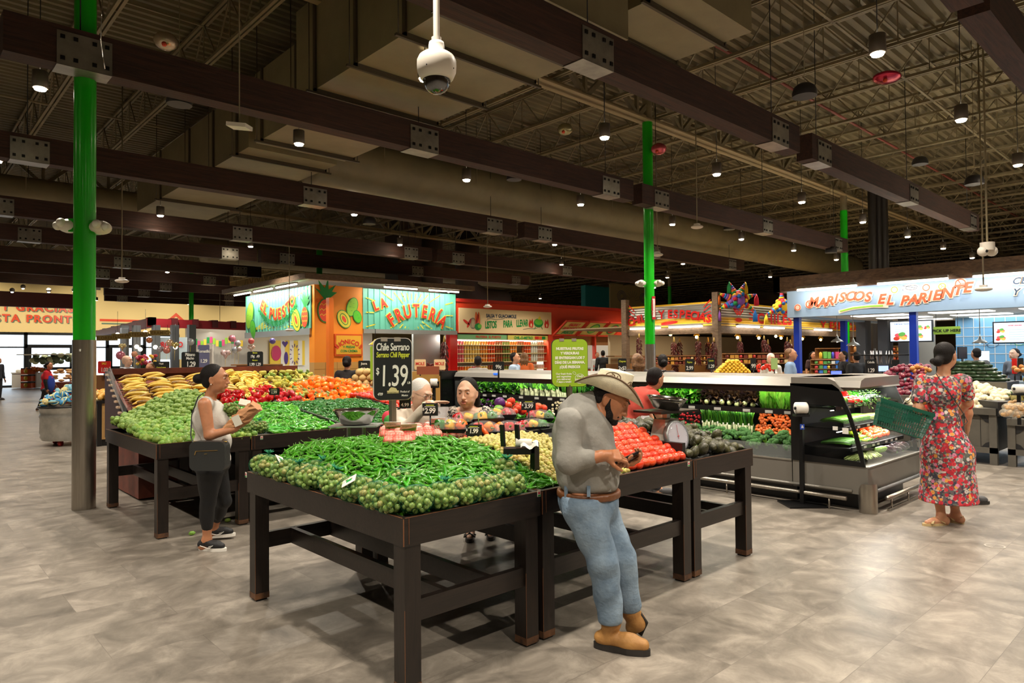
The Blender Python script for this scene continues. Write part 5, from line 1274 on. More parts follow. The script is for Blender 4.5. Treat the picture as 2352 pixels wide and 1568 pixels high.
for k in range(5):
 mb=MB().mat(M_WOODG); x=17.9+k*2.6; mb.prism([(0,0),(.35,0),(.35,.12),(.28,.2),(0,.2)],(x,CYK-.12,2.17),Xa,Za,-.05)
for a,b in((17.9,19.2),(19.5,20.8),(23,24.4)): tube_light((a,CYK-.2,2.36),(b,CYK-.2,2.36),cg)
for a,b in((10.4,11.5),(11.8,12.9)): tube_light((CXK-.2,a,2.36),(CXK-.2,b,2.36),cg)
arealight('strip_glow',(CXK-.25,11.6,2.33),(0,R(-155),0),.1,2.6,7,(1,.93,.8),cg); arealight('strip_glow',(21,CYK-.3,2.33),(R(155),0,0),6,.1,10,(1,.93,.8),cg)
mb=MB().mat(M('kiosk_back_cream',(214,196,160),.6)).box(19.5,29,15.8,15.9,0,2.3); mb.mat(M_WALLD).box(17.1,30,10.1,16,2.42,2.46); mb.mat(M('kiosk_counter_wood',(150,104,60),.5)); mb.box(17.0,17.7,10.4,13,0,.95); mb.box(17.6,29,10.0,10.7,0,.95); mb.box(19,28,15.0,15.6,0,1.25); mb.box(19,28,15.2,15.6,1.5,1.54)
wpart('counter',mb,cg)
arealight('kiosk_glow',(21,12.8,2.38),(0,0,0),6,3.5,80,(1,.85,.62),cg)
# warm sconces
M_BULB=M('warm_bulb',(255,214,140),.4,emit=25,ecol=(255,196,110))
for (px_,py_) in((1540,768),(1600,774),(1642,770),(1694,775),(1743,776),(1782,772),(1794,776),(1843,778),(1885,780)):
 p=at(px_,py_,y=10.6) if px_>1655 else at(px_,py_,x=17.5)
 g=empty('sconce_lamp',p,0,'warm bulb in a yellow shade hung under the chile kiosk rail','lamp','warm lamps under the chile kiosk')
 wpart('shade',MB().mat(M_CYEL).lathe([(.02,.2),(.04,.14),(.09,.05)],p,12,caps=False),g); wpart('bulb',MB().mat(M_BULB).ball(p,.045,8,6),g)
# dried chile strings
def ristra(name,seed,h=.62,r=.085):
 random.seed(seed); mb=MB().mat(M('dried_chile_skin',(104,24,20),.3,c2=(62,14,14),vscale=30,coat=.3))
 for k in range(130):
  z=-random.random()*h; a=random.uniform(0,2*PI); rr=r*(.75+.3*math.sin(min(1,-z/h*1.2+.15)*PI)); c=Vector((math.cos(a)*rr*.6,math.sin(a)*rr*.6,z)); d=Vector((math.cos(a)*.5,math.sin(a)*.5,-1)).normalized()
  mb.tube([c,c+d*.045,c+d*.09+Vector((math.cos(a),math.sin(a),0))*.004],[.009,.012,.003],4)
 mb.mat(M('straw',(190,160,90),.7)).tube([(0,0,.0),(0,0,.12)],[.035,.012],8); return mb.mesh(name)
ris=[ristra('chile_string_%d'%i,i) for i in range(3)]
for k,(px_,pt,pl_,dx) in enumerate(((1468,775,17,0),(1548,785,17,0),(1561,785,17,1),(1552,800,17,1),(1604,782,17,0),(1626,785,17,1),(1640,785,17.2,0),(1700,783,10,0),(1755,780,10,0),(1764,790,10,0),(1808,783,10,0),(1815,790,10,0),(1632,800,17,1))):
 p=at(px_,pt,x=17.0+.5*dx) if pl_>=17 else at(px_,pt,y=9.9)
 o=bpy.data.objects.new('chile_string',ris[k%3]); COL.objects.link(o); o.location=p; o.scale=(1,1,1.2 if k%2 else 1.05); tag(o,'dark red string of dried chiles hanging from the spice kiosk rail','chile string','dried chile strings at the spice kiosk')
p=at(1021,785,y=19.3); o=bpy.data.objects.new('chile_string',ris[0]); COL.objects.link(o); o.location=p; o.scale=(1.6,1.6,1.9); tag(o,'long dried chile string hanging beside the red post of the fruit kiosk','chile string')
# pinatas
def pinata(c,r,label,cols,n=6):
 g=empty('pinata',c,0,label,'pinata'); random.seed(5)
 mb=MB()
 for k in range(60):
  a=random.uniform(0,2*PI); e=random.uniform(-1,1); d=Vector((math.cos(a)*math.sqrt(1-e*e),math.sin(a)*math.sqrt(1-e*e),e)); mb.mat(M('pinata_%d'%(k%len(cols)),cols[k%len(cols)],.8)); mb.ball(Vector(c)+d*r*.85,r*.24,8,5)
 mb.ball(c,r*.85,12,8); wpart('paper_ball',mb,g)
 for k in range(n):
  a=-.5+k*PI/(n-1)*1.3; d=Vector((rt.x*math.cos(a),rt.y*math.cos(a),math.sin(a))); p=Vector(c)+d*r*.8; q=Vector(c)+d*r*2.1
  mb=MB()
  for j in range(6): mb.mat(M('pinata_%d'%((j+k)%len(cols)))).tube([p.lerp(q,j/6),p.lerp(q,(j+1)/6)],[r*.42*(1-j/6.4),r*.42*(1-(j+1)/6.4)],10)
  w=wpart('cone',mb,g)
  mb=MB().mat(M('pinata_%d'%(k%len(cols))))
  for j in range(9): mb.tube([q,q+Vector((math.cos(j*.7)*r*.12,math.sin(j*.7)*r*.12,-r*.5)),q+Vector((math.cos(j*.7)*r*.16,math.sin(j*.7)*r*.16,-r*1.2))],[.01,.03,.03],4)
  wpart('tassel',mb,w)
PC=[(40,120,200),(220,40,60),(246,200,40),(40,150,80),(240,120,40),(150,90,180)]
pinata(at(1693,690,c=19),.27,'colourful star pinata standing on the chile kiosk roof',PC)
pinata(at(1795,705,c=20),.24,'yellow and blue pinata half hidden beside the seafood sign',[PC[0],PC[2],PC[1]],3)
# ------------------------------------------------------------------ seafood kiosk
M_PBLU=M('pale_blue_sign',(158,186,212),.6); M_CORAL=M('coral_letters',(236,92,52),.5); M_CREML=M('cream_outline',(250,228,200),.5); M_BLUE=M('blue_post_paint',(22,58,178),.4); M_BTILE=M('blue_wall_tile',(120,178,220),.3)
MXK=15.3
sg=empty('seafood_kiosk',(MXK,4,0),0,'seafood kiosk with pale blue sign, coral lettering and blue posts','kiosk')
mb=MB().mat(M_PBLU).box(MXK,MXK+.2,-3,7.2,2.4,3.02); mb.box(MXK+.2,21,7.0,7.2,2.4,3.02); wpart('sign_fascia',mb,sg)
mb=MB().mat(wood_mat('patchwork_timber',(74,56,44),(128,100,76),(2,2,6),.6,.3)).box(MXK-.35,MXK-.2,-3,7.35,2.98,3.3); mb.box(MXK-.35,MXK+.3,7.2,7.35,2.98,3.3); wpart('timber_header',mb,sg)
for a,b in((5.5,6.75),(3.85,5.1),(2.2,3.45),(.5,1.8)): tube_light((MXK-.46,b,2.97),(MXK-.46,a,2.97),sg)
arealight('strip_glow',(MXK-.26,3.6,2.92),(0,R(-35),0),.06,6.5,16,(.96,.97,1),sg)
mb=MB(); Am=(0,-1,0)
L1=[('M',0),('A',0),('R',.03),('I',.07),('S',.09),('C',.1),('O',.09),('S',.06),(' ',0),('E',.0),('L',-.03),(' ',0),('P',-.06),('A',-.05),('R',-.03),('I',-.0),('E',.01),('N',.04),('T',.08),('E',.12)]
wd={'I':.09,' ':.1,'M':.23,'N':.19,'O':.2}
for bo,mt,dp in((.028,M_CREML,.015),(.009,M_CORAL,.025)):
 y=6.72
 for ch,dz in L1:
  w=wd.get(ch,.165)
  if ch!=' ': text(ch,.27,mt,(MXK,y-w/2,2.58+dz+ (.06 if ch=='M' and y>6.6 else .03)),Am,Za,dp,bo,.28,'CENTER',mb)
  y-=w
stroke(mb,M_CREML,[(6.1-6.1,.0),(.3,.07),(.7,.09),(1.0,.07)],.07,(MXK,6.05,2.47),Am,Za,.014); stroke(mb,M_LIME,[(.03,.01),(.3,.065),(.65,.085),(.9,.08)],.03,(MXK,6.05,2.475),Am,Za,.02)
text('CEVICHES',.17,M_CREML,(MXK,2.95,2.82),Am,Za,.012,.02,.3,'LEFT',mb,1.1); text('CEVICHES',.17,M_NAVY,(MXK,2.95,2.82),Am,Za,.02,.003,.3,'LEFT',mb,1.1)
text('Y COCTELES',.17,M_CREML,(MXK,2.95,2.62),Am,Za,.012,.02,.3,'LEFT',mb,1.1); text('Y COCTELES',.17,M_NAVY,(MXK,2.95,2.62),Am,Za,.02,.003,.3,'LEFT',mb,1.1)
def ic(y,z,r,c,k):
 flat(mb,M_CREML,ell(0,0,r*1.15,r*1.15),(MXK,y,z),Am,Za,.012); stroke(mb,c,ell(0,0,r*.85,r*.85,12),.018,(MXK,y,z),Am,Za,.02,True)
 if k:
  for j in range(3): stroke(mb,c,[(0,0),(math.cos(j*2.1)*r*.8,math.sin(j*2.1)*r*.8)],.012,(MXK,y,z),Am,Za,.02)
ic(6.95,2.62,.07,M_CORAL,0); ic(6.68,2.68,.09,M_CORAL,1); ic(4.93,2.87,.07,M_LIME,0); ic(4.35,2.87,.07,M_CORAL,0); ic(4.07,2.87,.07,M_LIME,1); ic(3.76,2.9,.1,M_CORAL,1)
flat(mb,M_CREML,ell(0,0,.16,.08),(MXK,4.63,2.89),Am,Za,.012); stroke(mb,M_NAVY,[(x,y) for x,y in ell(.02,0,.11,.045,14)]+[(-.14,.05),(-.14,-.05)],.01,(MXK,4.63,2.89),Am,Za,.02,False)
wpart('painted_lettering',mb,sg)
for (x,y) in((MXK+.12,7.02),(MXK+.1,4.62),(18.2,7.08),(MXK+.1,1.2)): wpart('blue_post',MB().mat(M_BLUE).box(x-.065,x+.065,y-.065,y+.065,0,2.4),sg)
mb=MB().mat(M_KWHITE).box(MXK+.2,21.5,-3,7.0,2.44,2.48); wpart('soffit',mb,sg)
mb=MB().mat(M_PANEL)
for x in(16.6,18.2,19.8):
 for y in(0,2,3.6,5.2): mb.box(x,x+.55,y,y+1.1,2.425,2.44)
wpart('ceiling_panels',mb,sg); arealight('kiosk_glow',(18,3,2.4),(0,0,0),4,6,70,(.93,.97,1),sg)
mb=MB().mat(M_BTILE).box(20.2,20.3,-3,5.1,0,2.44); mb.mat(M_WHITEM)
y=-3
while y<5.1: mb.box(20.19,20.2,y,y+.012,0,2.44); y+=.22
for z in np.arange(.2,2.4,.22): mb.box(20.19,20.2,-3,5.1,z,z+.012)
for (yy,zz,c) in((4.3,1.75,M_NAVY),(3.75,1.8,M_GRNL),(3.3,1.95,M_RED2),(2.7,1.85,M_RED2),(2.2,1.8,M_RED2)): stroke(mb,c,ell(0,0,.12,.07,12,15),.012,(20.19,yy,zz),Am,Za,.02,True); stroke(mb,c,[(-.12,0),(-.19,.05),(-.19,-.05),(-.12,0)],.012,(20.19,yy,zz),Am,Za,.02)
wpart('tiled_wall',mb,sg)
M_DG=M('dark_grey_column',(84,88,94),.5)
mb=MB().mat(M_DG)
for px_ in(1985,2035,2082):
 p=at(px_,850,x=19.6); mb.box(19.4,19.8,p.y-.12,p.y+.12,0,2.44)
p=at(2105,850,x=20); mb.mat(M('grey_brick',(170,166,156),.6)).box(20,20.2,p.y-.4,p.y+.3,0,2.44)
wpart('inner_columns',mb,sg)
def tv(px0,px1,py0,py1,xx,label,kind):
 a=at(px0,py0,x=xx);b=at(px1,py1,x=xx); ya,yb=a.y,b.y; za,zb=b.z,a.z
 g=empty('menu_screen',(xx,(ya+yb)/2,za),0,label,'screen')
 wpart('screen_frame',MB().mat(M_BLACK).box(xx,xx+.06,yb-.03,ya+.03,za-.03,zb+.03),g)
 mb=MB().mat(M('screen_glow',(214,232,250),.4,emit=.4)).box(xx-.01,xx,yb,ya,za,zb)
 w=ya-yb;h=zb-za;O=(xx-.012,ya,za)
 E=lambda n,c=(200,200,200):M(n,c,.5,emit=.3)
 def plate(cx_,cy_,r):
  flat(mb,E('scr_plate',(240,244,240)),ell(cx_*w,cy_*h,r*w,r*w*.6),O,Am,Za,.004)
  for j in range(7): flat(mb,E('scr_%d'%(j%4),[(220,80,90),(90,160,70),(240,180,80),(200,60,40)][j%4]),ell(cx_*w+math.cos(j)*r*w*.6,cy_*h+math.sin(j*1.7)*r*w*.4,r*w*.5,r*w*.34,8),O,Am,Za,.006+.001*j)
 if kind==0:
  plate(.25,.25,.16); plate(.7,.66,.1); plate(.7,.25,.1); plate(.9,.68,.07)
  text('TORTAS & TACOS',.045*w,E('scr_navy',(60,80,140)),(O[0],O[1]-w*.28,O[2]+h*.86),Am,Za,.004,.002,0,'CENTER',mb)
  for j in range(4): mb.mat(E('scr_grey',(170,186,206))); mb.box(xx-.014,xx-.011,ya-w*.45,ya-w*.12,za+h*(.5+.08*j),za+h*(.52+.08*j))
 else:
  plate(.2,.6,.12); plate(.2,.22,.14); text('CEVICHES Y AGUACHILES',.035*w,E('scr_red',(200,60,60)),(O[0],O[1]-w*.62,O[2]+h*.84),Am,Za,.004,.002,0,'CENTER',mb)
  for j in range(5): mb.mat(E('scr_grey')); mb.box(xx-.014,xx-.011,ya-w*.95,ya-w*.45,za+h*(.15+.12*j),za+h*(.17+.12*j))
 wpart('screen_picture',mb,g)
tv(2045,2140,740,782,18.6,'menu screen with plates of food left of the blue post, seafood kiosk',0)
tv(2283,2362,742,785,18.6,'menu screen on the blue tiled wall at the right edge',1)
a=at(2144,768,x=17.2); b=at(2205,752,x=17.2); mb=MB().mat(M('pickup_green',(120,150,44),.5)).box(17.2,17.24,b.y,a.y,a.z,b.z+.03); text('PICK UP HERE',.085,M_BLACK,(17.2,(a.y+b.y)/2,a.z+.05),Am,Za,.006,.003,0,'CENTER',mb,1.05)
mb.mat(M_BLACKM).tube([(17.22,a.y-.05,b.z),(17.22,a.y-.05,2.44)],.006,4).tube([(17.22,b.y+.05,b.z),(17.22,b.y+.05,2.44)],.006,4)
solo('pickup_sign',mb,'olive green pick up sign hanging inside the seafood kiosk','sign')
for px_,py_,xx in((1923,785,16.2),(1960,793,15.8),(2251,788,15.9)):
 p=at(px_,py_,x=xx); g=empty('pendant_shade_lamp',p,0,'grey metal dome pendant under the seafood kiosk soffit'+(', the one nearer the outer blue post' if px_<1930 else ', lower one left of the screens' if px_<2000 else ' near the blue tiles'),'lamp')
 wpart('shade',MB().mat(M_KSTEEL).lathe([(.02,.14),(.035,.08),(.1,.045),(.14,0),(.135,0)],p,18,caps=False),g); wpart('stem',MB().mat(M_KSTEEL).tube([p+Vector((0,0,.13)),(p.x,p.y,2.44)],.008,6),g); wpart('bulb',MB().mat(M_LAMP).ball(p+Vector((0,0,.02)),.025,8,6),g)
# counter and equipment
mb=MB().mat(M_KSTEEL).box(16.2,16.9,-2,5.5,0,1.0); mb.mat(M_PBLU).box(16.15,16.2,-2,5.5,0,1.0); wpart('counter',mb,sg)
mb=MB().mat(M_KWHITE).box(21.4,21.5,-3,5.4,0,2.44); wpart('back_wall',mb,sg)
# ------------------------------------------------------------------ net bags of tomatillos along the front edges
M_NET=M('green_net',(20,110,70),.5,alpha=.7); M_TAG=M('paper_tag',(226,222,206),.6); M_BAGT=M('bagged_tomatillo',(104,140,56),.4,c2=(150,172,92),vscale=30,rand=.12)
def netbag(seed,r=.072):
 random.seed(seed); a=MB(); pts=[]
 n=0; tries=0
 while n<44 and tries<900:
  tries+=1
  e=random.uniform(-1,1); an=random.uniform(0,2*PI); s=math.sqrt(1-e*e); p=Vector((s*math.cos(an)*r*1.05,s*math.sin(an)*r*.95,e*r*.72))
  if min([(p-q).length for q in pts] or [1])<.0235: continue
  pts.append(p); n+=1; rr=random.uniform(.0125,.0155)
  a.mat(M_BAGT if n%5 else M('bagged_tomatillo_pale',(160,158,90),.4)).ball(p,rr,9,6)
 a.mat(M_BAGT).ball((0,0,0),(r*.85,r*.8,r*.6),10,8)
 b=MB().mat(M_NET)
 for k in range(22):
  an=k*2*PI/22
  for tw in(1,-1):
   P=[]
   for i in range(9):
    t=i/8*PI; q=an+tw*t*.8; P.append(Vector((math.sin(t)*math.cos(q)*(r*1.05+.016),math.sin(t)*math.sin(q)*(r*.95+.016),math.cos(t)*(r*.72+.016))))
   b.tube(P,.0005,3,caps=False)
 c=MB().mat(M('green_net_knot',(24,126,88),.6))
 for k in range(44):
  an=random.uniform(0,2*PI); d=Vector((math.cos(an)*.7,math.sin(an)*.7,1)).normalized()
  p0=Vector((r*.35,0,r*.8)); c.tube([p0,p0+d*.02,p0+d*random.uniform(.03,.05)+Vector((random.uniform(-.012,.012),random.uniform(-.012,.012),-.006))],[.003,.0022,.0012],3)
 t=MB().mat(M_TAG); t.obox((-r*.5,-r*.6,r*.72),(1,.3,.5),.036,(-.2,1,.5),.026,.0012); t.mat(M_GRNL).obox((-r*.5,-r*.6,r*.72+.0018),(1,.3,.5),.014,(-.2,1,.5),.008,.001); t.mat(M('tag_brown',(150,90,60),.5)).obox((-r*.4,-r*.5,r*.78+.003),(1,.3,.5),.008,(-.2,1,.5),.006,.001)
 return a.mesh('bag_contents'),b.mesh('net'),c.mesh('net_knot'),t.mesh('tag')
NB=[netbag(i+3) for i in range(3)]
def place_bag(p,rz,k,label,grp='net bags of tomatillos on the front table edge',tagf=False,knot=True,s=1,tl=0):
 a,b,c,t=NB[k%3]; o=empty('net_bag',p,0,label,'net bag',grp); o.rotation_euler=(random.uniform(-.2,.2)+tl,random.uniform(-.2,.2),rz); o.scale=(s,s,s)
 put('bag_contents',a,o); put('net',b,o)
 if knot: put('net_knot',c,o)
 if tagf: put('tag',t,o)
 return o
BG=[(578,1070,1,0,'net bag with a tall green knot at the far left table corner'),(618,1072,0,1,'net bag with a paper tag second along the left edge'),(643,1082,0,0,'net bag third along the left table edge'),(664,1094,1,0,'net bag hanging over the left table edge'),(692,1100,0,0,'net bag beside the one hanging over the left edge'),(731,1082,1,0,'net bag with green knot set back from the left edge'),(757,1112,1,0,'net bag leaning over the middle of the left edge'),(772,1088,0,0,'net bag set back behind the leaning one'),(798,1124,0,0,'net bag right of the leaning one on the left edge'),(826,1124,0,1,'net bag with a dark edged tag on the left edge'),(856,1138,0,0,'net bag just left of the table corner pair'),(897,1146,0,0,'large net bag left of the near table corner'),(918,1104,0,1,'net bag with white tag lying on the chiles above the corner'),(955,1146,0,0,'large net bag right of the near table corner'),(1032,1142,1,0,'net bag with bright green knot on the front edge'),(1074,1130,0,0,'net bag next to the bright knotted one'),(1112,1124,0,1,'net bag with small tag toward the right of the front edge'),(1148,1124,0,1,'net bag with printed white tag near the small tomatillos'),(1156,1078,1,0,'big net bag with green net top by the small tomatillos'),(1183,1112,0,0,'last net bag at the right of the front edge')]
for k,(px,py,kn,tg,l) in enumerate(BG):
 p=at(px,py,z=.905); p.x=max(p.x,1.83); p.y=max(p.y,2.74)
 place_bag(p,k*1.3,k,l+', nearest table',None,bool(tg),bool(kn),1.06,.1)
for k,(px,py,kn,l) in enumerate(((520,1000,0,'net bag of tomatillos behind the handbag of the woman in the tank top'),(548,985,0,'net bag under the paper bag of the woman in the tank top'),(565,975,0,'net bag left of the long green chiles'))):
 p=at(px,py,z=.92); p.y=max(p.y,6.66); place_bag(p,k,k,l,None,False,False,1.0)
for k,(x,y) in enumerate(((2.66,6.72),(2.78,6.7),(2.74,6.9))): place_bag(Vector((x,y,.905)),k,k,'net bag left of the long green chiles, %s'%('by the front rail','beside the one at the rail','behind the two front ones')[k],None,False,k==1,1)
# ------------------------------------------------------------------ garlic in red nets with organic cards
M_RNET=M('red_net_garlic',(238,128,112),.4,c2=(246,196,176),vscale=9); M_REDNET=M('red_net',(232,70,60),.5)
def garlic(seed):
 random.seed(seed); a=MB().mat(M_RNET)
 for k in range(5):
  x=(k%3-1)*.055+random.uniform(-.006,.006); y=(k//3)*.05
  a.ball((x,y,.004),(.036,.034,.031),14,8,fn=lambda v:Vector((v.x*(1+.06*math.cos(6*math.atan2(v.y,v.x))),v.y*(1+.06*math.cos(6*math.atan2(v.y,v.x))),v.z-(.2 if v.z>.9 else 0))));
 b=MB().mat(M_REDNET)
 for k in range(10):
  b.tube([(-.09+.018*k,-.035,-.0),(-.085+.018*k,-.02,.028),(-.09+.018*k,.02,.033),(-.088+.018*k,.07,.02)],.0011,3);
 for k in range(5): b.tube([(-.09,-.03+.024*k,.015+.006*k),(0,-.03+.024*k,.031),(.09,-.03+.024*k,.015)],.0011,3)
 b.box(-.1,.1,-.04,.08,-.028,-.02)
 return a,b
GL=[(903,1003,4.02,1),(938,1008,3.92,1),(965,996,4.1,0),(915,1016,3.8,0),(1005,992,4.15,1),(1022,1000,4.05,0),(1040,1002,4.0,1),(985,1002,4.0,0)]
for k,(px,py,yy,card) in enumerate(GL):
 p=at(px,py-5,y=yy-.12); g=empty('garlic_net',p,0,'red net of garlic bulbs behind the serranos, %s'%(['nearest the big price sign, green card','by the sign post foot','below the green card','lowest, touching the chiles','second with a green card','between the two right hand cards','farthest right, with a tilted card','middle of the row, no card'][k]),'garlic')
 g.rotation_euler=(.5,0,-.7+.3*(k%3))
 a,b=garlic(k); put('bulbs',a,g); put('net',b,g)
 if card:
  c=MB().mat(M_WHITEM).obox((0,.03,.055),(1,0,0),.055,(0,-.3,1),.036,.001)
  o=Vector((-.055,.018,.02)); n=Vector((0,-1,-.3)).normalized(); ay=Vector((0,-.3,1)).normalized(); ay=Vector((0,-.287,.958))
  o=Vector((0,.03,.055))-ay*.036-Vector((.055,0,0))
  flat(c,M('card_green',(90,176,50),.5),[(0,0),(.11,0),(.11,.035),(.08,.03),(.05,.022),(.02,.022),(0,.01)],o,Xa,ay,.003)
  text('organic',.022,M('card_grey',(90,90,90),.5),o+ay*.045+Vector((.045,0,0)),Xa,ay,.003,0,0,'CENTER',c)
  put('card',c,g)
# ------------------------------------------------------------------ wrapped pepper trays
M_FILM=M('cling_film',(255,255,255),.12,alpha=.1,spec=1,bump=.6,bscale=30)
bm={'R':bell_mesh('tray_red_pepper',M_RED,G_STEM,.043,2),'Y':bell_mesh('tray_yellow_pepper',M_YEL,G_STEM,.042,3),'G':bell_mesh('tray_green_pepper',M_GRB,G_STEM,.043,4),'O':bell_mesh('tray_orange_pepper',M_ORA,G_STEM,.042,5)}
def tray(p,cols,rz,tilt,label):
 g=empty('pepper_tray',p,0,label,'pepper tray'); g.rotation_euler=(tilt,0,rz)
 mb=MB().mat(M_TRAY); mb.add([(-.1,-.045,0),(.1,-.045,0),(.1,.045,0),(-.1,.045,0),(-.125,-.06,.03),(.125,-.06,.03),(.125,.06,.03),(-.125,.06,.03)],[(0,3,2,1),(0,1,5,4),(1,2,6,5),(2,3,7,6),(3,0,4,7)],False); put('foam_tray',mb,g)
 for i,c in enumerate(cols):
  o=put({'R':'red_pepper','Y':'yellow_pepper','G':'green_pepper','O':'orange_pepper'}[c],bm[c],g,loc=((i-(len(cols)-1)/2)*.078,0,.05)); o.rotation_euler=(random.uniform(1.0,2.0),random.uniform(-.5,.5),random.uniform(-.6,.6))
 f=MB().mat(M_FILM).grid(lambda u,v:((u-.5)*.25,(v-.5)*.12,.032+.072*(math.sin(u*PI)**.35)*(math.sin(v*PI)**.45)),14,8); put('cling_film',f,g)
TR=[(1035,985,3.9,'GYO',.1,'wrapped tray of green, yellow and orange peppers beside the garlic cards'),(1075,968,4.12,'RYG',.1,'wrapped tray of red, yellow and green peppers above the lowest tray'),(1120,966,4.0,'YG',-.2,'wrapped tray with a big green pepper in front of the talking woman'),(1152,957,4.2,'YR',-.2,'wrapped tray with a large red pepper, topmost of the trays'),(1170,990,3.85,'ORR',0,'wrapped tray of orange and red peppers under the topmost tray'),(1225,984,3.9,'RYG',-.15,'wrapped tray with green pepper right of the bag holder'),(1240,962,4.25,'RYG',0,'wrapped tray of three colours beside the shoulder of the man in the hat'),(1110,990,3.95,'RO',.2,'wrapped tray half hidden behind the small price card')]
for k,(px,py,yy,cl,tl,l) in enumerate(TR): tray(at(px,py,y=yy)-Vector((0,0,.02)),cl,-.75+.15*(k%3),tl,l)
mb=MB().mat(M_TRAY)
mb.box(2.98,4.2,3.78,4.5,.845,1.0); mb.mat(M_BLACK)
for x in(2.96,3.36,3.78): mb.box(x,x+.39,3.74,3.77,.9,1.02); mb.box(x,x+.39,4.2,4.23,1.0,1.06)
solo('produce_bin',mb,'black plastic bins under the wrapped pepper trays','bin')
mb=MB().mat(M_TRAY).box(3.62,4.2,3.42,3.74,.85,.97); mb.box(4.2,4.24,2.76,3.5,.84,.96); solo('produce_bin',mb,'low black bin behind the stepped tomatoes','bin')
vt=tomato_mesh('vine_tomato',M_TOM,G_STEM,.042,2,True)
for k,(px,py) in enumerate(((1166,930),(1173,922),(1187,938),(1199,944),(1180,944),(1236,934),(1228,940),(1247,938),(1192,932))):
 o=bpy.data.objects.new('vine_tomato',vt); COL.objects.link(o); o.location=at(px,py,y=4.38); o.rotation_euler=(random.uniform(-.5,.5),random.uniform(-.5,.5),k); tag(o,'red vine tomato with green star top behind the pepper trays','tomato','vine tomatoes behind the pepper trays')
o=bpy.data.objects.new('orange_pod',chile_mesh('orange_pod_m',.12,.02,.4,M('orange_pod_skin',(236,90,30),.2,coat=.5),G_STEM,10,6,.5)); COL.objects.link(o); o.location=at(1114,992,y=3.8); o.rotation_euler=(0,.9,-.8); tag(o,'single orange pepper poking out under the trays','pepper')
mb=MB().mat(M('purple_leaf')).ball(at(1148,925,y=4.4),(.05,.05,.05),12,8); mb.mat(M_LF2).ball(at(1145,937,y=4.38),(.04,.04,.03),10,6); solo('cabbage',mb,'purple and green cabbage head left of the vine tomatoes','cabbage')
# ------------------------------------------------------------------ price cards
M_CHALK=M('chalk_board',(22,26,26),.5); M_CHW=M('chalk_white',(226,226,216),.6); M_CHY=M('chalk_yellow',(206,214,60),.6)
def price_card(px,py,yy,txt,label,w=.11,h=.075,rz=None,stem=.12,tl=-.15):
 p=at(px,py,y=yy);
 a=Vector((rt.x,rt.y,0)); a=(Matrix.Rotation(rz or 0,3,'Z')@a); ay=Vector((0,0,1)); f=a.cross(ay)  # faces viewer side
 g=empty('price_card',(p.x,p.y,p.z-stem),0,label,'price card')
 mb=MB().mat(M_CHALK)
 mb.grid(lambda u,v:p+a*(u-.5)*w+ay*((v-.5)*h)-f*(.012*math.sin(v*PI)+.001) ,4,8); mb.grid(lambda u,v:p+a*(.5-u)*w+ay*((v-.5)*h)-f*(-.002),4,8)
 mb.box(p.x-.002,p.x+.002,p.y-.002,p.y+.002,p.z-h/2,p.z)
 q=p-a*0+ay*(-h*.28)
 wpart('card_face',mb,g)
 t=MB()
 text(txt,h*.58,M_WHITEM,p+ay*(-h*.28),a,ay,-.014 if False else .016,.0012,.1,'CENTER',t,.9,sx=.95)
 text('$',h*.28,M_WHITEM,p+ay*(-h*.05)-a*(w*.42),a,ay,.016,.0006,0,'CENTER',t)
 t.mat(M_CHY).obox(p+ay*h*.34+f*.012,a,w*.26,ay,h*.03,.001); t.mat(M_WHITEM).obox(p+ay*h*.22+f*.0145,a,w*.34,ay,h*.022,.001)
 wpart('printed_price',t,g)
 s=MB().mat(M_BLACK).tube([p+ay*(-h*.4)-f*.01,(p.x,p.y,p.z-stem)],.006,6); wpart('stem',s,g)
price_card(1088,987,3.75,'1.99','black price card reading 1.99 in front of the pepper trays',.115,.075,0,.1)
price_card(988,940,3.95,'2.99','black price card reading 2.99 on a leaning stem by the open hand',.11,.09,0,.22)
price_card(1214,930,4.1,'3.99','black price card reading 3.99 above the pepper trays',.12,.085,0,.2)
price_card(892,889+35,4.4,'4.99','black price card reading 4.99 clipped under the big chalk sign',.08,.085,0,.05) if False else None
price_card(630,899,8.45,'1.99','small price card reading 1.99 over the red bell peppers',.13,.09,0,.12)
price_card(750,889,8.9,'1.99','small price card reading 1.99 at the top of the orange bell peppers',.13,.09,0,.12)
price_card(734,919,8.4,'99','small price card reading 99 in front of the orange bell peppers',.13,.08,0,.12)
# ------------------------------------------------------------------ big chalk price sign
def bigsign(px0,px1,py0,py1,yy,label,face,post,name='price_sign',th=.06,rz=0,pz=0.85,back=M_WHITE):
 c=at((px0+px1)/2,(py0+py1)/2,y=yy); dist=(c-Vector((0,0,HC))).dot(Fv); w=(px1-px0)/1568*dist; h=(py1-py0)/1568*dist
 g=empty(name,(c.x,c.y,pz),0,label,'sign'); a=Matrix.Rotation(rz,3,'Z')@Vector((rt.x,rt.y,0)); f=a.cross(Vector(Za))
 w/=max(.3,abs(a.dot(Vector((rt.x,rt.y,0)))))
 o=c-f*th/2
 mb=MB().mat(back).prism(rrect(-w/2,w/2,-h/2,h/2,w*.17),o,a,Za,th); wpart('sign_housing',mb,g)
 mb=MB().mat(face).prism(rrect(-w/2+.004,w/2-.004,-h/2+.004,h/2-.004,w*.16),o+f*th,a,Za,.004); fp=wpart('sign_face',mb,g)
 if post: wpart('sign_post',MB().mat(M_STEEL).box(c.x-.018,c.x+.018,c.y-.018,c.y+.018,pz,c.z-h/2+.02),g)
 for s in(-.22,.12): wpart('clip',MB().mat(M('clip_grey',(150,140,128),.5)).obox(o+f*th+a*(s*w)+Vector((0,0,h/2-.01)),a,.022,Za,.014,.006),fp)
 return g,fp,o+f*(th+.004),a,w,h
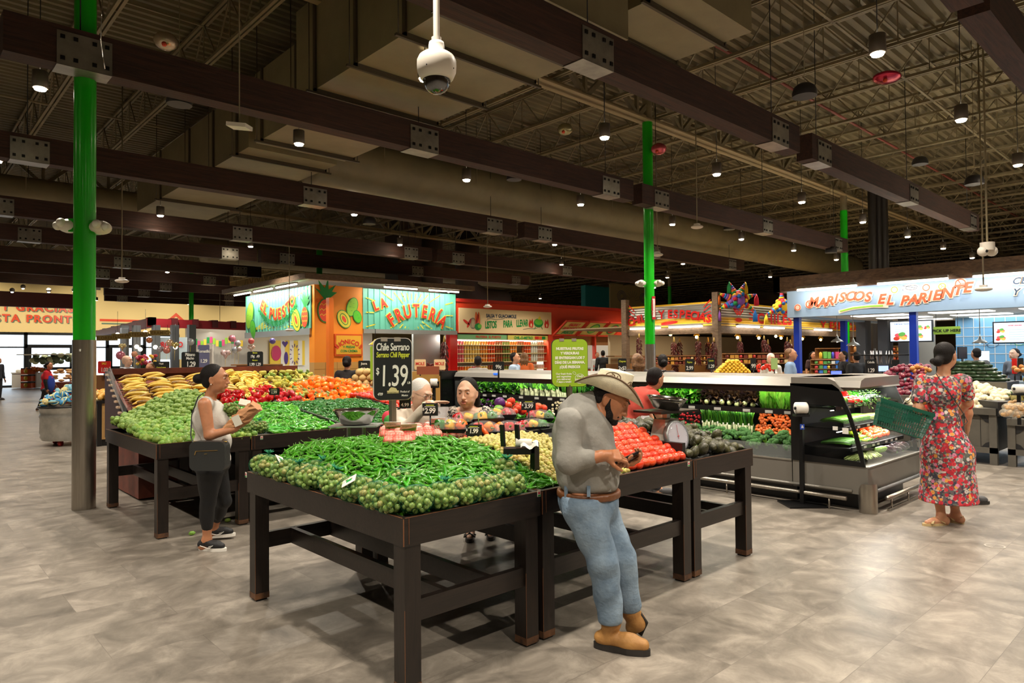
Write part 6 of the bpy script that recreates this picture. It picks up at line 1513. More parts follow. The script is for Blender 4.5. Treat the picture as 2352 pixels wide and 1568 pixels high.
g,fp,O,a,w,h=bigsign(859,944,776,918,4.0,'large black chalk sign for serrano chiles at 1.39 on a steel post',M_CHALK,True,rz=.25)
t=MB(); T=lambda s,x,y,sz,m,bo=0,sh=0,sxx=1.0:text(s,sz*w,m,O+a*(x*w)+Vector((0,0,y*h)),a,Za,.002,bo,sh,'CENTER',t,.92,sx=sxx)
T('Chile Serrano',0,.3,.27,M_CHW,.0012,.1,.62); T('Serrano Chili Pepper',0,.19,.19,M_CHY,.0009,.15,.58); T('1.39',.02,-.27,.78,M_CHW,.0015,.05,.6); T('$',-.39,-.08,.24,M_CHW,.001,0,.7); T('LB',.41,-.24,.08,M_CHW,.0005); T('4709',-.33,-.42,.1,M_CHW,.0005,.2,.7); T('Product of',.3,-.38,.075,M_CHW,.0003,.2,.8); T('Mexico',.3,-.44,.075,M_CHW,.0003,.2,.8)
M_GOLD=M('pale_gold_print',(206,196,140),.5)
flat(t,M_GOLD,[(x*w,y*w) for x,y in((-.17,-.63),(.13,-.63),(.13,-.56),(.09,-.56),(.06,-.5),(.0,-.48),(-.06,-.47),(-.1,-.5),(-.13,-.56),(-.17,-.56))],O+a*.005,a,Za,.002); T("NORTHGATE MARKET",-.02,-.385,.04,M_BLACK,.0003);
wpart('chalk_writing',t,fp)
p=at(932,922,y=4.0); t=MB().mat(M_CHALK).obox(p-fw*.03,rt,.04,Za,.045,.002); f_=Vector((-fw.x,-fw.y,0)); text('4.99',.032,M_WHITEM,p-fw*.034+Vector((0,0,-.03)),rt,Za,.002,.0008,0,'CENTER',t); t.mat(M_CHY).obox(p-fw*.034+Vector((0,0,.02)),rt,.028,Za,.004,.001); wpart('small_price_tag',t,g)
# green notice board
g,fp,O,a,w,h=bigsign(1266,1350,778,888,4.4,'lime green notice board on a steel post above the man in the hat',M('lime_board',(160,196,44),.5),True,'notice_board',.03,.12,.85,M_BLACK)
t=MB(); M_LW=M('lime_board_white',(246,248,224),.5)
for i,l in enumerate(('NUESTRAS FRUTAS','Y VERDURAS','SE ENTREGAN LOS 7','DÍAS DE LA SEMANA.','¡QUÉ FRESCO!')): text(l,.078*w*1.25,M_LW,O+Vector((0,0,h*(.27-.095*i))),a,Za,.002,.0022,0,'CENTER',t,1,sx=.9)
for i,l in enumerate(('Our fresh fruits','and vegetables','are delivered','7 days a week!')): text(l,.072*w,M_LW,O-a*(.17*w)+Vector((0,0,h*(-.245-.055*i))),a,Za,.002,.001,0,'CENTER',t,1,sx=.95)
stroke(t,M_LW,[(x*w,y*w) for x,y in ell(.27,-.43,.13,.13,18)],.012*w,O,a,Za,.002,True); text('Daily',.08*w,M_LW,O+a*(.27*w)+Vector((0,0,-.39*w)),a,Za,.002,.001,.3,'CENTER',t); text('DELIVERY',.055*w,M_LW,O+a*(.27*w)+Vector((0,0,-.47*w)),a,Za,.002,.001,0,'CENTER',t)
stroke(t,M_LW,[(x*w,y*w) for x,y in ell(.12,-.28,.05,.03,10,-40)],.01*w,O,a,Za,.002,True)
wpart('board_writing',t,fp)
# ------------------------------------------------------------------ dial scale at the table joint
def lathe_ax(mb,prof,c,ax,seg=28,smooth=True):
 ax=Vector(ax).normalized(); u=ax.orthogonal().normalized(); v=ax.cross(u); vs=[];fs=[];n=len(prof)
 for r_,h_ in prof:
  for k in range(seg):
   t_=2*PI*k/seg; vs.append(Vector(c)+ax*h_+(u*math.cos(t_)+v*math.sin(t_))*r_)
 for i in range(n-1):
  for k in range(seg): fs.append((i*seg+k,i*seg+(k+1)%seg,(i+1)*seg+(k+1)%seg,(i+1)*seg+k))
 mb.add(vs,fs,smooth); return mb
sc=Vector((4.40,3.03,.845)); g=empty('dial_scale',sc,0,'white dial kitchen scale with steel bowl between the tomatoes and avocados','scale')
Dn=Vector((-.12,-.99,0)).normalized(); Ds=Vector((.99,-.12,0)).normalized()
M_SCB=M('scale_body_paint',(214,206,192),.35)
mb=MB().mat(M_SCB); b=[sc+Ds*sx_*.11+Dn*sy_*.1 for sx_,sy_ in((-1,-1),(1,-1),(1,1),(-1,1))]; t4=[sc+Vector((0,0,.26))+Ds*sx_*.075+Dn*sy_*.055 for sx_,sy_ in((-1,-1),(1,-1),(1,1),(-1,1))]
mb.add(b+t4,[(0,3,2,1),(4,5,6,7),(0,1,5,4),(1,2,6,5),(2,3,7,6),(3,0,4,7)],False); wpart('scale_body',mb,g)
dc=sc+Vector((0,0,.135))+Dn*.105; ax=(Dn+Vector((0,0,.22))).normalized()
d=wpart('dial',lathe_ax(lathe_ax(MB().mat(M_KSTEEL),[(.0,-.03),(.118,-.03),(.122,.0),(.116,.012),(.108,.012)],dc,ax).mat(M('dial_face',(226,222,232),.25)),[(.108,.008),(.0,.008)],dc,ax),g)
mb=MB().mat(M_BLACK); u=ax.orthogonal().normalized(); zz=(Vector(Za)-ax*ax.z).normalized(); xx=zz.cross(ax)
for k in range(48):
 t_=k*PI/24; dd=zz*math.cos(t_)+xx*math.sin(t_); mb.bar(dc+ax*.0095+dd*(.098 if k%4 else .09),dc+ax*.0095+dd*.104,.0012,.0006,ax)
mb.mat(M_RED).bar(dc+ax*.013-zz*.02,dc+ax*.013+zz*.085,.004,.001,ax); mb.ball(dc+ax*.013,.008,8,6); wpart('dial_marks',mb,d)
lathe_g=MB().mat(M('dial_glass',(235,235,245),.05,alpha=.2,spec=1)); lathe_ax(lathe_g,[(.112,.012),(.09,.028),(.05,.036),(.0,.038)],dc,ax); wpart('dial_glass',lathe_g,d)
top=sc+Vector((0,0,.26)); mb=MB().mat(M_KSTEEL).box(top.x-.02,top.x+.02,top.y-.02,top.y+.02,top.z,top.z+.05)
wpart('stem',mb,g); tp=top+Vector((0,0,.06))
mb=MB().mat(M('platter_dark',(60,56,52),.3,.7)).obox(tp,Ds,.21,Dn,.14,.008,(-.1,.05,1)); wpart('platter',mb,g)
MIRR=M('polished_steel',(214,210,204),.12,1)
def bowl(c,r,h,label,rx=0,par=None):
 mb=MB().mat(MIRR).lathe([(.0,0),(r*.55,0),(r*.68,.006),(r*.93,h*.75),(r*.97,h*.82),(r,h),(r*1.06,h*1.02),(r*1.06,h*1.06),(r*.99,h*1.04),(r*.9,h*.74),(r*.64,.012),(0,.008)],(0,0,0),36,caps=False)
 o=put('steel_bowl',mb,par,None if par else label,None if par else 'bowl'); o.location=Vector(c)-(par.location if par else Vector((0,0,0))); o.rotation_euler=(rx,rx*.4,0); return o
bowl(tp+Vector((0,0,.014)),.145,.085,'polished steel bowl tilted on top of the dial scale',.1)
# second scale at the back of the nearest table
s2=Vector((2.52,4.38,.9)); g=empty('platform_scale',s2,0,'dull grey scale carrying a steel bowl behind the serrano heap','scale')
mb=MB().mat(M_SCB); mb.obox(s2+Vector((0,0,.05)),rt,.12,fw,.1,.05); wpart('scale_body',mb,g)
mb=MB().mat(M_KSTEEL);
for s in(-.055,.055): mb.bar(s2+rt*s+Vector((0,0,.1)),s2+rt*s+Vector((0,0,.2)),.02)
wpart('stem',mb,g); wpart('platter',MB().mat(M_KSTEEL).obox(s2+Vector((0,0,.205)),rt,.17,fw,.12,.005),g)
bowl(s2+Vector((0,0,.212)),.155,.1,'shallow polished steel bowl on the scale in front of the jalapenos')
# bag roll stand on the front table
bs=Vector((2.98,3.02,.86)); g=empty('bag_holder',bs,0,'black twin arm bag holder with white bag rolls standing among the small tomatillos','bag dispenser')
mb=MB().mat(M_BLACK).box(bs.x-.02,bs.x+.02,bs.y-.02,bs.y+.02,.84,1.06); wpart('post',mb,g)
c=at(1188,1027,c=(bs-Vector((0,0,HC))).dot(Fv))
mb=MB().mat(M_BLACK).obox(c+Vector((0,0,-.02)),rt,.085,fw,.05,.018);
for px_ in(1156,1190):
 q0=at(px_,1025,c=(bs-Vector((0,0,HC))).dot(Fv)); q1=at(px_-3,975,c=(bs-Vector((0,0,HC))).dot(Fv)); mb.bar(q0,q1,.032,.014)
wpart('cradle',mb,g)
mb=MB().mat(M_WHITEM).tube([c+rt*-.01+Vector((0,0,.03)),c+rt*.09+Vector((0,0,.025))],.026,12); mb.grid(lambda u,v:c+rt*(.02+.11*u)+Vector((0,0,.035-.03*v+.012*math.sin(u*9)))-fw*(.06*v),8,4); wpart('bag_roll',mb,g)
# small price stickers on the table rails
def stk(px,py,x=None,y=None,label=''):
 p=at(px,py,x=x,y=y); mb=MB().mat(M_TAG)
 ax_=Vector(Xa) if y is not None else Vector(Yn); mb.obox(p,ax_,.012,Za,.017,.0012); nn=ax_.cross(Vector(Za))
 mb.mat(M('sticker_pink',(206,60,90),.5)).obox(p+nn*.0015+Vector((0,0,.003)),ax_,.007,Za,.006,.0006); mb.mat(M_GRNL).obox(p+nn*.0015-Vector((0,0,.011)),ax_,.010,Za,.004,.0006)
 solo('price_sticker',mb,label,'sticker')
stk(1238,1133,y=2.698,label='tiny white sticker on the rail left of the man in the hat'); stk(1582,1065,y=2.698,label='tiny white sticker on the rail below the dial scale'); stk(565,1090,x=1.798,label='tiny white sticker on the far left end of the nearest table'); stk(601,1005,y=6.548,label='tiny white sticker on the rail of the second row table')
# ------------------------------------------------------------------ figures: one continuous surface grown from blended forms
def surface_nets(F,o,h):
 """polygonise F<0 (numpy grid) into quads"""
 nx,ny,nz=F.shape; S=F<0
 c=[F[i:nx-1+i,j:ny-1+j,k:nz-1+k] for i in(0,1) for j in(0,1) for k in(0,1)]
 sg=[S[i:nx-1+i,j:ny-1+j,k:nz-1+k] for i in(0,1) for j in(0,1) for k in(0,1)]
 cnt=sum(a.astype(np.int8) for a in sg); act=(cnt>0)&(cnt<8)
 idx=-np.ones(act.shape,dtype=np.int64); A=np.argwhere(act); idx[act]=np.arange(len(A))
 offs=[(i,j,k) for i in(0,1) for j in(0,1) for k in(0,1)]
 vals=np.stack([a[act] for a in c],1); P=np.zeros((len(A),3)); n=np.zeros(len(A))
 for a in range(8):
  for b in range(a+1,8):
   d=[abs(offs[a][q]-offs[b][q]) for q in range(3)]
   if sum(d)!=1: continue
   va,vb=vals[:,a],vals[:,b]; m=(va<0)!=(vb<0); t=np.where(m,va/np.where(m,va-vb,1),0)
   pa=np.array(offs[a],float); pb=np.array(offs[b],float)
   P+=m[:,None]*(pa+(pb-pa)*t[:,None]); n+=m
 V=(A+P/np.maximum(n,1)[:,None])*h+np.array(o)
 faces=[]
 for ax in range(3):
  u,v=[(1,2),(2,0),(0,1)][ax]
  sl=[slice(0,None)]*3
  a=[slice(None)]*3; b=[slice(None)]*3; a[ax]=slice(0,-1); b[ax]=slice(1,None)
  sa,sb=S[tuple(a)],S[tuple(b)]; E=np.argwhere(sa!=sb)
  if len(E)==0: continue
  E=E[(E[:,u]>0)&(E[:,v]>0)&(E[:,u]<F.shape[u]-1)&(E[:,v]<F.shape[v]-1)]
  ins=sa[tuple(E.T)]
  def at_(du,dv):
   q=E.copy(); q[:,u]-=du; q[:,v]-=dv; return idx[tuple(q.T)]
  q=np.stack([at_(1,1),at_(0,1),at_(0,0),at_(1,0)],1)
  q[~ins]=q[~ins][:,::-1]; faces.append(q)
 Q=np.concatenate(faces) if faces else np.zeros((0,4),int)
 return V,Q[(Q>=0).all(1)]
class Form:
 """smoothly blended capsules and ellipsoids"""
 def __init__(s,k=.03): s.p=[]; s.k=k
 def cap(s,a,b,ra,rb=None,k=None,flat=None): s.p.append(('c',np.array(a,float),np.array(b,float),ra,ra if rb is None else rb,k,flat)); return s
 def chain(s,pts,rs,k=None):
  for i in range(len(pts)-1): s.cap(pts[i],pts[i+1],rs[i],rs[i+1],k)
  return s
 def ell(s,c,r,rot=None,k=None,sub=False):
  s.p.append(('e',np.array(c,float),np.array(r,float),(np.array(rot.to_3x3() if hasattr(rot,'to_3x3') else rot) if rot is not None else np.eye(3)),sub,k,None)); return s
 def bounds(s):
  lo=np.full(3,1e9);hi=-lo
  for p in s.p:
   if p[0]=='c':
    for q,r in((p[1],p[3]),(p[2],p[4])): lo=np.minimum(lo,q-r);hi=np.maximum(hi,q+r)
   elif not p[4]: r=p[2].max(); lo=np.minimum(lo,p[1]-r);hi=np.maximum(hi,p[1]+r)
  return lo,hi
 def field(s,lo,hi,h,fold=0,fseed=0,clip=None):
  lo=np.array(lo)-2.5*h; n=np.ceil((np.array(hi)+2.5*h-lo)/h).astype(int)+1
  D=np.full(tuple(n),1.0,dtype=np.float32)
  for p in s.p:
   k=p[5] or s.k; m=k*1.2+2*h
   if p[0]=='c': a,b=np.minimum(p[1]-p[3],p[2]-p[4])-m,np.maximum(p[1]+p[3],p[2]+p[4])+m
   else: rr=np.abs(p[3])@p[2]; a,b=p[1]-rr-m,p[1]+rr+m
   i0=np.maximum(((a-lo)/h).astype(int),0); i1=np.minimum(((b-lo)/h).astype(int)+2,n)
   if (i1<=i0).any(): continue
   X,Y,Z=[lo[q]+h*np.arange(i0[q],i1[q]) for q in range(3)]
   P=np.stack(np.meshgrid(X,Y,Z,indexing='ij'),-1)
   if p[0]=='c':
    ba=p[2]-p[1]; L=max(ba@ba,1e-9); t=np.clip(((P-p[1])@ba)/L,0,1); d=np.linalg.norm(P-p[1]-t[...,None]*ba,axis=-1)-(p[3]+(p[4]-p[3])*t)
   else:
    q=(P-p[1])@p[3]; kk=np.linalg.norm(q/p[2],axis=-1); g=np.linalg.norm(q/p[2]**2,axis=-1)+1e-9; d=kk*(kk-1)/g
   sl=tuple(slice(i0[q],i1[q]) for q in range(3)); D0=D[sl]
   if p[0]=='e' and p[4]:
    hh=np.clip(.5-.5*(D0+d)/k,0,1); D[sl]=D0*(1-hh)+(-d)*hh+k*hh*(1-hh)
   else:
    hh=np.clip(.5+.5*(D0-d)/k,0,1); D[sl]=D0*(1-hh)+d*hh-k*hh*(1-hh)
  if fold:
   X,Y,Z=[lo[q]+h*np.arange(n[q]) for q in range(3)]
   P=np.meshgrid(X,Y,Z,indexing='ij'); f=fseed
   w=np.sin(P[2]*34+5*np.sin(P[0]*9+f)+4*np.sin(P[1]*11+f*2))*.6+np.sin((P[0]+P[1])*38+P[2]*17+f+3*np.sin(P[2]*13))*.4
   D=D+fold*w.astype(np.float32)
  if clip is not None:
   X,Y,Z=[lo[q]+h*np.arange(n[q]) for q in range(3)]
   P=np.stack(np.meshgrid(X,Y,Z,indexing='ij'),-1)
   for cl in clip:
    q=P-np.array(cl[0]); d=q@np.array(cl[1])
    if len(cl)>2: d=np.minimum(d,cl[2]-np.linalg.norm(q,axis=-1))
    D=np.maximum(D,d.astype(np.float32))
  return D,lo
 def mesh(s,name,h,mats,regions=(),fold=0,clip=None,matfn=None,fseed=0,shell=0):
  """regions: (lo, hi, fine step) boxes built finer"""
  VV=[];QQ=[];off=0
  lo,hi=s.bounds()
  D,o=s.field(lo,hi,h,fold,fseed,clip); V,Q=surface_nets(D,o,h)
  if len(regions) and len(Q):
   cen=V[Q].mean(1); keep=np.ones(len(Q),bool)
   for rl,rh,_ in regions:
    ins=((cen>np.array(rl)+h*.6)&(cen<np.array(rh)-h*.6)).all(1); keep&=~ins
   Q=Q[keep]
  VV.append(V);QQ.append(Q);off=len(V)
  for rl,rh,fh in regions:
   D,o=s.field(rl,rh,fh,fold,fseed,clip)
   V,Q=surface_nets(D,o,fh);
   if len(Q):
    cen=V[Q].mean(1); Q=Q[((cen>np.array(rl))&(cen<np.array(rh))).all(1)]
   VV.append(V);QQ.append(Q+off);off+=len(V)
  V=np.concatenate(VV);Q=np.concatenate(QQ)
  used=np.unique(Q); mp=-np.ones(len(V),int); mp[used]=np.arange(len(used)); V=V[used];Q=mp[Q]
  me=bpy.data.meshes.new(name); me.from_pydata(V.tolist(),[],Q.tolist())
  for m in mats: me.materials.append(m)
  if matfn is not None and len(Q): me.polygons.foreach_set('material_index',matfn(V[Q].mean(1)).astype(np.int32))
  me.polygons.foreach_set('use_smooth',[True]*len(Q)); me.update(); return me
def V3(*a): return Vector(a)
SKINS={}
def skin(n,c): return M('skin_'+n,c,.45,sss=.12,var=.05,vscale=18)
M_EYEW=M('eye_white',(236,232,226),.2); M_EYED=M('eye_iris',(36,22,14),.1,coat=1);
def build_head(F,c,fwd,upv,s=1.0,sex='f',open_mouth=False,fat=0):
 """adds head forms to F; returns frame matrix (x forward, y left, z up) at head centre"""
 f=Vector(fwd).normalized(); u=Vector(upv); l=u.cross(f).normalized(); u=f.cross(l).normalized()
 Mx=Matrix((f,l,u)).transposed(); c=Vector(c)
 def W(x,y,z): return tuple(c+Mx@Vector((x,y,z))*s)
 E=lambda p,r,k=.012,sub=False,rot=None: F.ell(W(*p),[q*s for q in r],(Mx if rot is None else Mx@rot),k*s,sub)
 jw=.0 if sex=='f' else .006
 E((-.012,0,.032),(.098,.077,.094),.02); E((.012,0,-.01),(.082,.068+fat*.5,.085),.03)
 E((.032,0,-.062),(.052+jw,.047+jw+fat,.046),.03); E((.07,0,-.088),(.016+jw*.6,.02+jw,.014),.018)
 for sy in(-1,1):
  E((.052,sy*.042,-.012),(.026,.02+fat*.4,.02),.02); E((.058,sy*.036,-.045),(.022,.018+fat,.022),.02)
 E((.086,0,.048),(.014,.045,.012),.018)
 for sy in(-1,1): E((.101,sy*.031,.022),(.013,.0165,.0095),.009,True)
 F.cap(W(.093,0,.03),W(.112,0,-.016),.0075*s,.011*s,.01*s); E((.111,0,-.018),(.0125,.0125,.010),.008)
 for sy in(-1,1): E((.102,sy*.0125,-.021),(.010,.0075,.0075),.006)
 E((.093,0,-.045),(.012,.024,.016),.012)
 z0=.0 if not open_mouth else .004
 E((.1015,0,-.0445+z0),(.0075,.021,.0042),.004); E((.1,0,-.0545-z0*1.5),(.0085,.018,.0052),.004)
 E((.106,0,-.0495-z0*.3),(.006,.018+0*z0,.0016+z0*.9),.003,True)
 for sy in(-1,1):
  rot=Matrix.Rotation(sy*-.35,3,'Z')@Matrix.Rotation(-.15,3,'Y')
  E((-.008,sy*.078,-.004),(.019,.007,.031),.006,False,rot); E((-.004,sy*.086,.0),(.010,.006,.018),.005,True,rot); E((-.002,sy*.074,-.03),(.008,.007,.009),.006)
 return Mx,c,s
def eyes(g,Mx,c,s,lid,look=0,closed=False,lidz=(20,16)):
 for sy in(-1,1):
  p=c+Mx@V3(.0815,sy*.031,.0215)*s
  mb=MB().mat(lid if closed else M_EYEW).ball(p,.0128*s,14,10); mb.mat(lid if closed else M_EYED).ball(p+Mx@V3(.0085,look*.003,-.001)*s,.0064*s,10,8)
  e=wpart('eye',mb,g)
  mb=MB().mat(lid)
  for sg,e0 in((1,lidz[0]),(-1,lidz[1])):
   def fl(u,v):
    az=(u-.5)*2.6; a0=R(e0)*max(0,1-(az/1.15)**2)*sg; el=a0+(sg*PI/2*.96-a0)*v; rr=.0139*s
    return p+Mx@V3(math.cos(el)*math.cos(az)*rr,math.cos(el)*math.sin(az)*rr,math.sin(el)*rr)
   mb.grid(fl,12,5)
  wpart('eyelid',mb,g)
  P=[p+Mx@V3(math.cos(az)*.0143*s*math.cos(R(lidz[0])*max(0,1-(az/1.15)**2)),math.sin(az)*.0143*s,math.sin(R(lidz[0])*max(0,1-(az/1.15)**2))*.0143*s) for az in(-1,-.6,-.2,.2,.6,1)]
  wpart('lashes',MB().mat(M_HAIRB).tube(P,.0009*s,4),g)
def brows(mb,Mx,c,s,w=.0035,mat=None):
 mb.mat(mat)
 for sy in(-1,1): mb.tube([c+Mx@V3(.101-.02*t*t,sy*(.014+.034*t),.044+.006*math.sin(t*2.4))*s for t in(0,.3,.6,.85,1)],[w*.7*s,w*s,w*s,w*.8*s,w*.3*s],6,flat=.6)
def hand(F,w,d,n,side,curl=(.5,.5,.55,.6),thumb=.5,s=1.0,spread=.1,k=.006):
 """w wrist, d direction of fingers, n palm normal (the way the palm faces); side +1 when the thumb is on d x n"""
 w=Vector(w);d=Vector(d).normalized();n=Vector(n); n=(n-d*n.dot(d)).normalized(); t=d.cross(n).normalized()*side
 F.cap(tuple(w),tuple(w+d*.03*s),.025*s,.027*s,.012)
 for q in(-.027,-.009,.009,.027): F.cap(tuple(w+d*.025*s+t*q*.6*s),tuple(w+d*.085*s+t*q*s),.0145*s,.0118*s,.008*s)
 F.ell(tuple(w+d*.035*s+t*.018*s+n*.012*s),(.02*s,.02*s,.016*s),None,.01)
 L=((.043,.026,.021),(.047,.03,.022),(.043,.028,.021),(.034,.021,.018)); tip=[]
 for i,q in enumerate((.029,.0098,-.0098,-.028)):
  p=w+d*(.086-.004*abs(i-1))*s+t*q*s; a=0; r=(.0092,.0094,.009,.008)[i]*s; dd=(d+t*q*spread*10*s).normalized()
  for j in range(3):
   a+=curl[i]*(.8,1.15,.75)[j]; v=(dd*math.cos(a)+n*math.sin(a)).normalized(); p2=p+v*L[i][j]*s
   F.cap(tuple(p),tuple(p2),r*(1-.07*j),r*(.93-.08*j),.0035*s); p=p2
  tip.append(p)
 p=w+d*.028*s+t*.024*s+n*.006*s; v=(d*.62+t*(.78-.5*thumb)+n*(.15+.5*thumb)).normalized(); p2=p+v*.036*s; F.cap(tuple(p),tuple(p2),.0135*s,.0112*s,.008*s)
 v2=(v+n*.35*thumb-t*.35*thumb+d*.25).normalized(); p3=p2+v2*.03*s; F.cap(tuple(p2),tuple(p3),.0108*s,.0095*s,.004*s); v3=(v2+d*.3-t*.2*thumb).normalized(); p4=p3+v3*.024*s; F.cap(tuple(p3),tuple(p4),.0094*s,.0078*s,.004*s)
 return tip,p4
def box_of(pts,m):
 a=np.array([tuple(p) for p in pts]); return (tuple(a.min(0)-m),tuple(a.max(0)+m))
def lipmat(Mx,c,s):
 Ai=np.array(Mx.inverted())
 def f(C):
  q=((C-np.array(c))@Ai.T)/s; return ((np.abs(q[:,1])<.0215)&(q[:,2]>-.0605)&(q[:,2]<-.0402)&(q[:,0]>.099)).astype(int)
 return f
def hairs(F,Mx,c,s,front=.06,k=.02,back=1,grow=1.0,low=-.03):
 W=lambda x,y,z:tuple(c+Mx@V3(x,y,z)*s)
 F.ell(W(-.024,0,.042),(.097*s*grow,.083*s*grow,.092*s*grow),Mx,.015); F.ell(W(-.045,0,low),(.06*s,.074*s,.06*s),Mx,.02)
 F.ell(W(.118,0,-.036),(.062*s,.078*s,.09*s),Mx,.012,True)
 return F
def shoe(mb_f,heel,toe,h=.07,w=.045,k=.03):
 pass
def footform(F,ankle,heading,L=.25,w=.042,h=.05,up_=.0,heel=.06):
 a=Vector(ankle);d=Vector(heading).normalized();
 F.cap(tuple(a),tuple(a-d*.03-V3(0,0,a.z-up_-.035)),.042,.036,.02); g=V3(a.x,a.y,up_)
 F.cap(tuple(g-d*(heel-.02)+V3(0,0,.036)),tuple(g+d*(L*.38)+V3(0,0,.036)),.036,w*.86,.02); F.cap(tuple(g+d*(L*.3)+V3(0,0,.032)),tuple(g+d*(L-heel-.04)+V3(0,0,.028)),w*.85,w*.66,.02)
def sole(mb,mat,ankle,heading,L,w,up_=0,t=.022,heel=.065,z0=None):
 a=Vector(ankle);d=Vector(heading); d.z=0 if z0 is None else d.z; d.normalize(); s=Vector((-d.y,d.x,0)).normalized(); g=V3(a.x,a.y,up_)
 pts=[]
 for i in range(28):
  q=2*PI*i/28; x=math.cos(q);y=math.sin(q); wd=w*(1 if x>0 else .82)*(1-.12*max(0,-x)); pts.append(((x*.5+.5)*L-heel,y*wd*(1-.18*math.sin((x+1)*1.4))))
 mb.mat(mat).add([g+d*p[0]+s*p[1]+V3(0,0,0) for p in pts]+[g+d*p[0]+s*p[1]+V3(0,0,t) for p in pts],[tuple(range(27,-1,-1)),tuple(range(28,56))]+[(i,(i+1)%28,28+(i+1)%28,28+i) for i in range(28)],False)
def wme(name,me,par):
 """a form mesh built in world axes, placed under a person"""
 o=put(name,me,par); o.location=-par.location; return o
M_HAIRB=M('black_hair',(20,14,12),.6,spec=.25,bump=.6,bscale=140); M_HAIRW=M('white_hair',(222,218,212),.7,bump=.35,bscale=110); M_HAIRBR=M('brown_hair',(92,60,36),.45,c2=(140,100,60),vscale=30,bump=.5,bscale=90)
M_LIP=M('lip',(182,112,96),.4)
def fabric(name,c,**k): return M(name,c,k.pop('rough',.85),bump=k.pop('bump',.25),bscale=k.pop('bscale',60),**k)
# ---------------------------------------------------------------- man in the cowboy hat, leaning on the front rail, reading a phone
def cam_frame(c):
 return None
g=empty('person',(2.98,2.40,0),0,'man in a straw cowboy hat, grey sweatshirt and jeans leaning on the table','person')
DPT=3.76
def hp(px,py,dc=0): return at(px,py,c=DPT+dc)
Rw=Vector((rt.x,rt.y,0)); Fw=Vector((fw.x,fw.y,0))
SK=skin('tan',(176,116,80));
pel=hp(1352,1150,.03); che=hp(1338,1010,.06); nk=hp(1362,930,.06); hd=hp(1400,921,.04)
shN=hp(1308,968,-.13); shF=hp(1372,978,.2); elN=hp(1307,1062,-.2); wrN=hp(1385,1046,-.22); elF=hp(1400,1075,.2); wrF=hp(1418,1063,-.05)
hipN=hp(1340,1165,-.08); hipF=hp(1372,1168,.10);
knN=hp(1385,1290,-.1); knF=hp(1428,1280,.06)
ft=V3(3.02,2.36,0)
anN=at(1404,1428,c=3.70); anF=at(1446,1398,c=3.86)
fwdh=(Rw*.80-Fw*.30-Vector(Za)*.52).normalized()
F=Form(.035)
F.ell(tuple(che),(.15,.19,.26),Matrix.Rotation(math.atan2(Rw.y,Rw.x),3,'Z'),.05); F.ell(tuple(pel+V3(0,0,.06)),(.14,.16,.16),Matrix.Rotation(math.atan2(Rw.y,Rw.x),3,'Z'),.05)
F.cap(tuple(che+V3(0,0,.13)),tuple(hd-fwdh*.03-V3(0,0,.06)),.075,.06)
Mx,hc,hs_=build_head(F,hd,fwdh,(Rw*.52+Vector(Za)*.8),1.0,'m',fat=.006)
F.chain([tuple(shN),tuple(elN),tuple(wrN)],[.062,.046,.03]); F.chain([tuple(shF),tuple(elF),tuple(wrF)],[.062,.046,.03])
for a,b,c_ in((hipN,knN,anN),(hipF,knF,anF)): F.chain([tuple(a),tuple(b),tuple(c_)],[.095,.06,.042])
dN=(Rw*.95-Vector(Za)*.02+Fw*.2).normalized(); tipN,thN=hand(F,wrN,dN,(-Vector(Za)*.7+Fw*.7),-1,(.5,.7,.8,.9),.5,1.02)
dF=(Rw*.75-Fw*.25+Vector(Za)*.12).normalized(); tipF,thF=hand(F,wrF,dF,(Vector(Za)*.8-Fw*.4),1,(.55,.6,.65,.7),.8,1.02)
reg=[(*box_of([hd],.145),.0042),(*box_of([wrN]+tipN+[thN],.03),.004),(*box_of([wrF]+tipF+[thF],.03),.004)]
me=F.mesh('body',.013,[SK,M_LIP],reg,matfn=lipmat(Mx,hc,hs_)); wme('body',me,g)
eyes(g,Mx,hc,hs_,SK,0,True)
# beard and hair
B=Form(.012); W=lambda x,y,z:tuple(hc+Mx@V3(x,y,z))
B.ell(W(.062,0,-.082),(.034,.046,.03),Mx);
for sy in(-1,1): B.ell(W(.04,sy*.052,-.048),(.032,.016,.026),Mx); B.ell(W(.036,sy*.047,-.062),(.034,.018,.032),Mx); B.cap(W(.02,sy*.062,-.03),W(.05,sy*.045,-.075),.014,.02); B.cap(W(.01,sy*.071,.01),W(.02,sy*.064,-.04),.009,.015); B.cap(W(.099,sy*.003,-.036),W(.088,sy*.026,-.05),.006,.008)
B.cap(W(.086,0,-.068),W(.088,0,-.085),.012,.016)
wme('beard',B.mesh('beard',.0045,[M_HAIRB],fold=.0008),g)
B=hairs(Form(.015),Mx,hc,1.0,grow=.95,low=-.02); hm=wme('hair',B.mesh('hair',.006,[M_HAIRB],fold=.001),g)
mb=MB(); brows(mb,Mx,hc,1.0,.0042,M_HAIRB); wpart('eyebrows',mb,g)
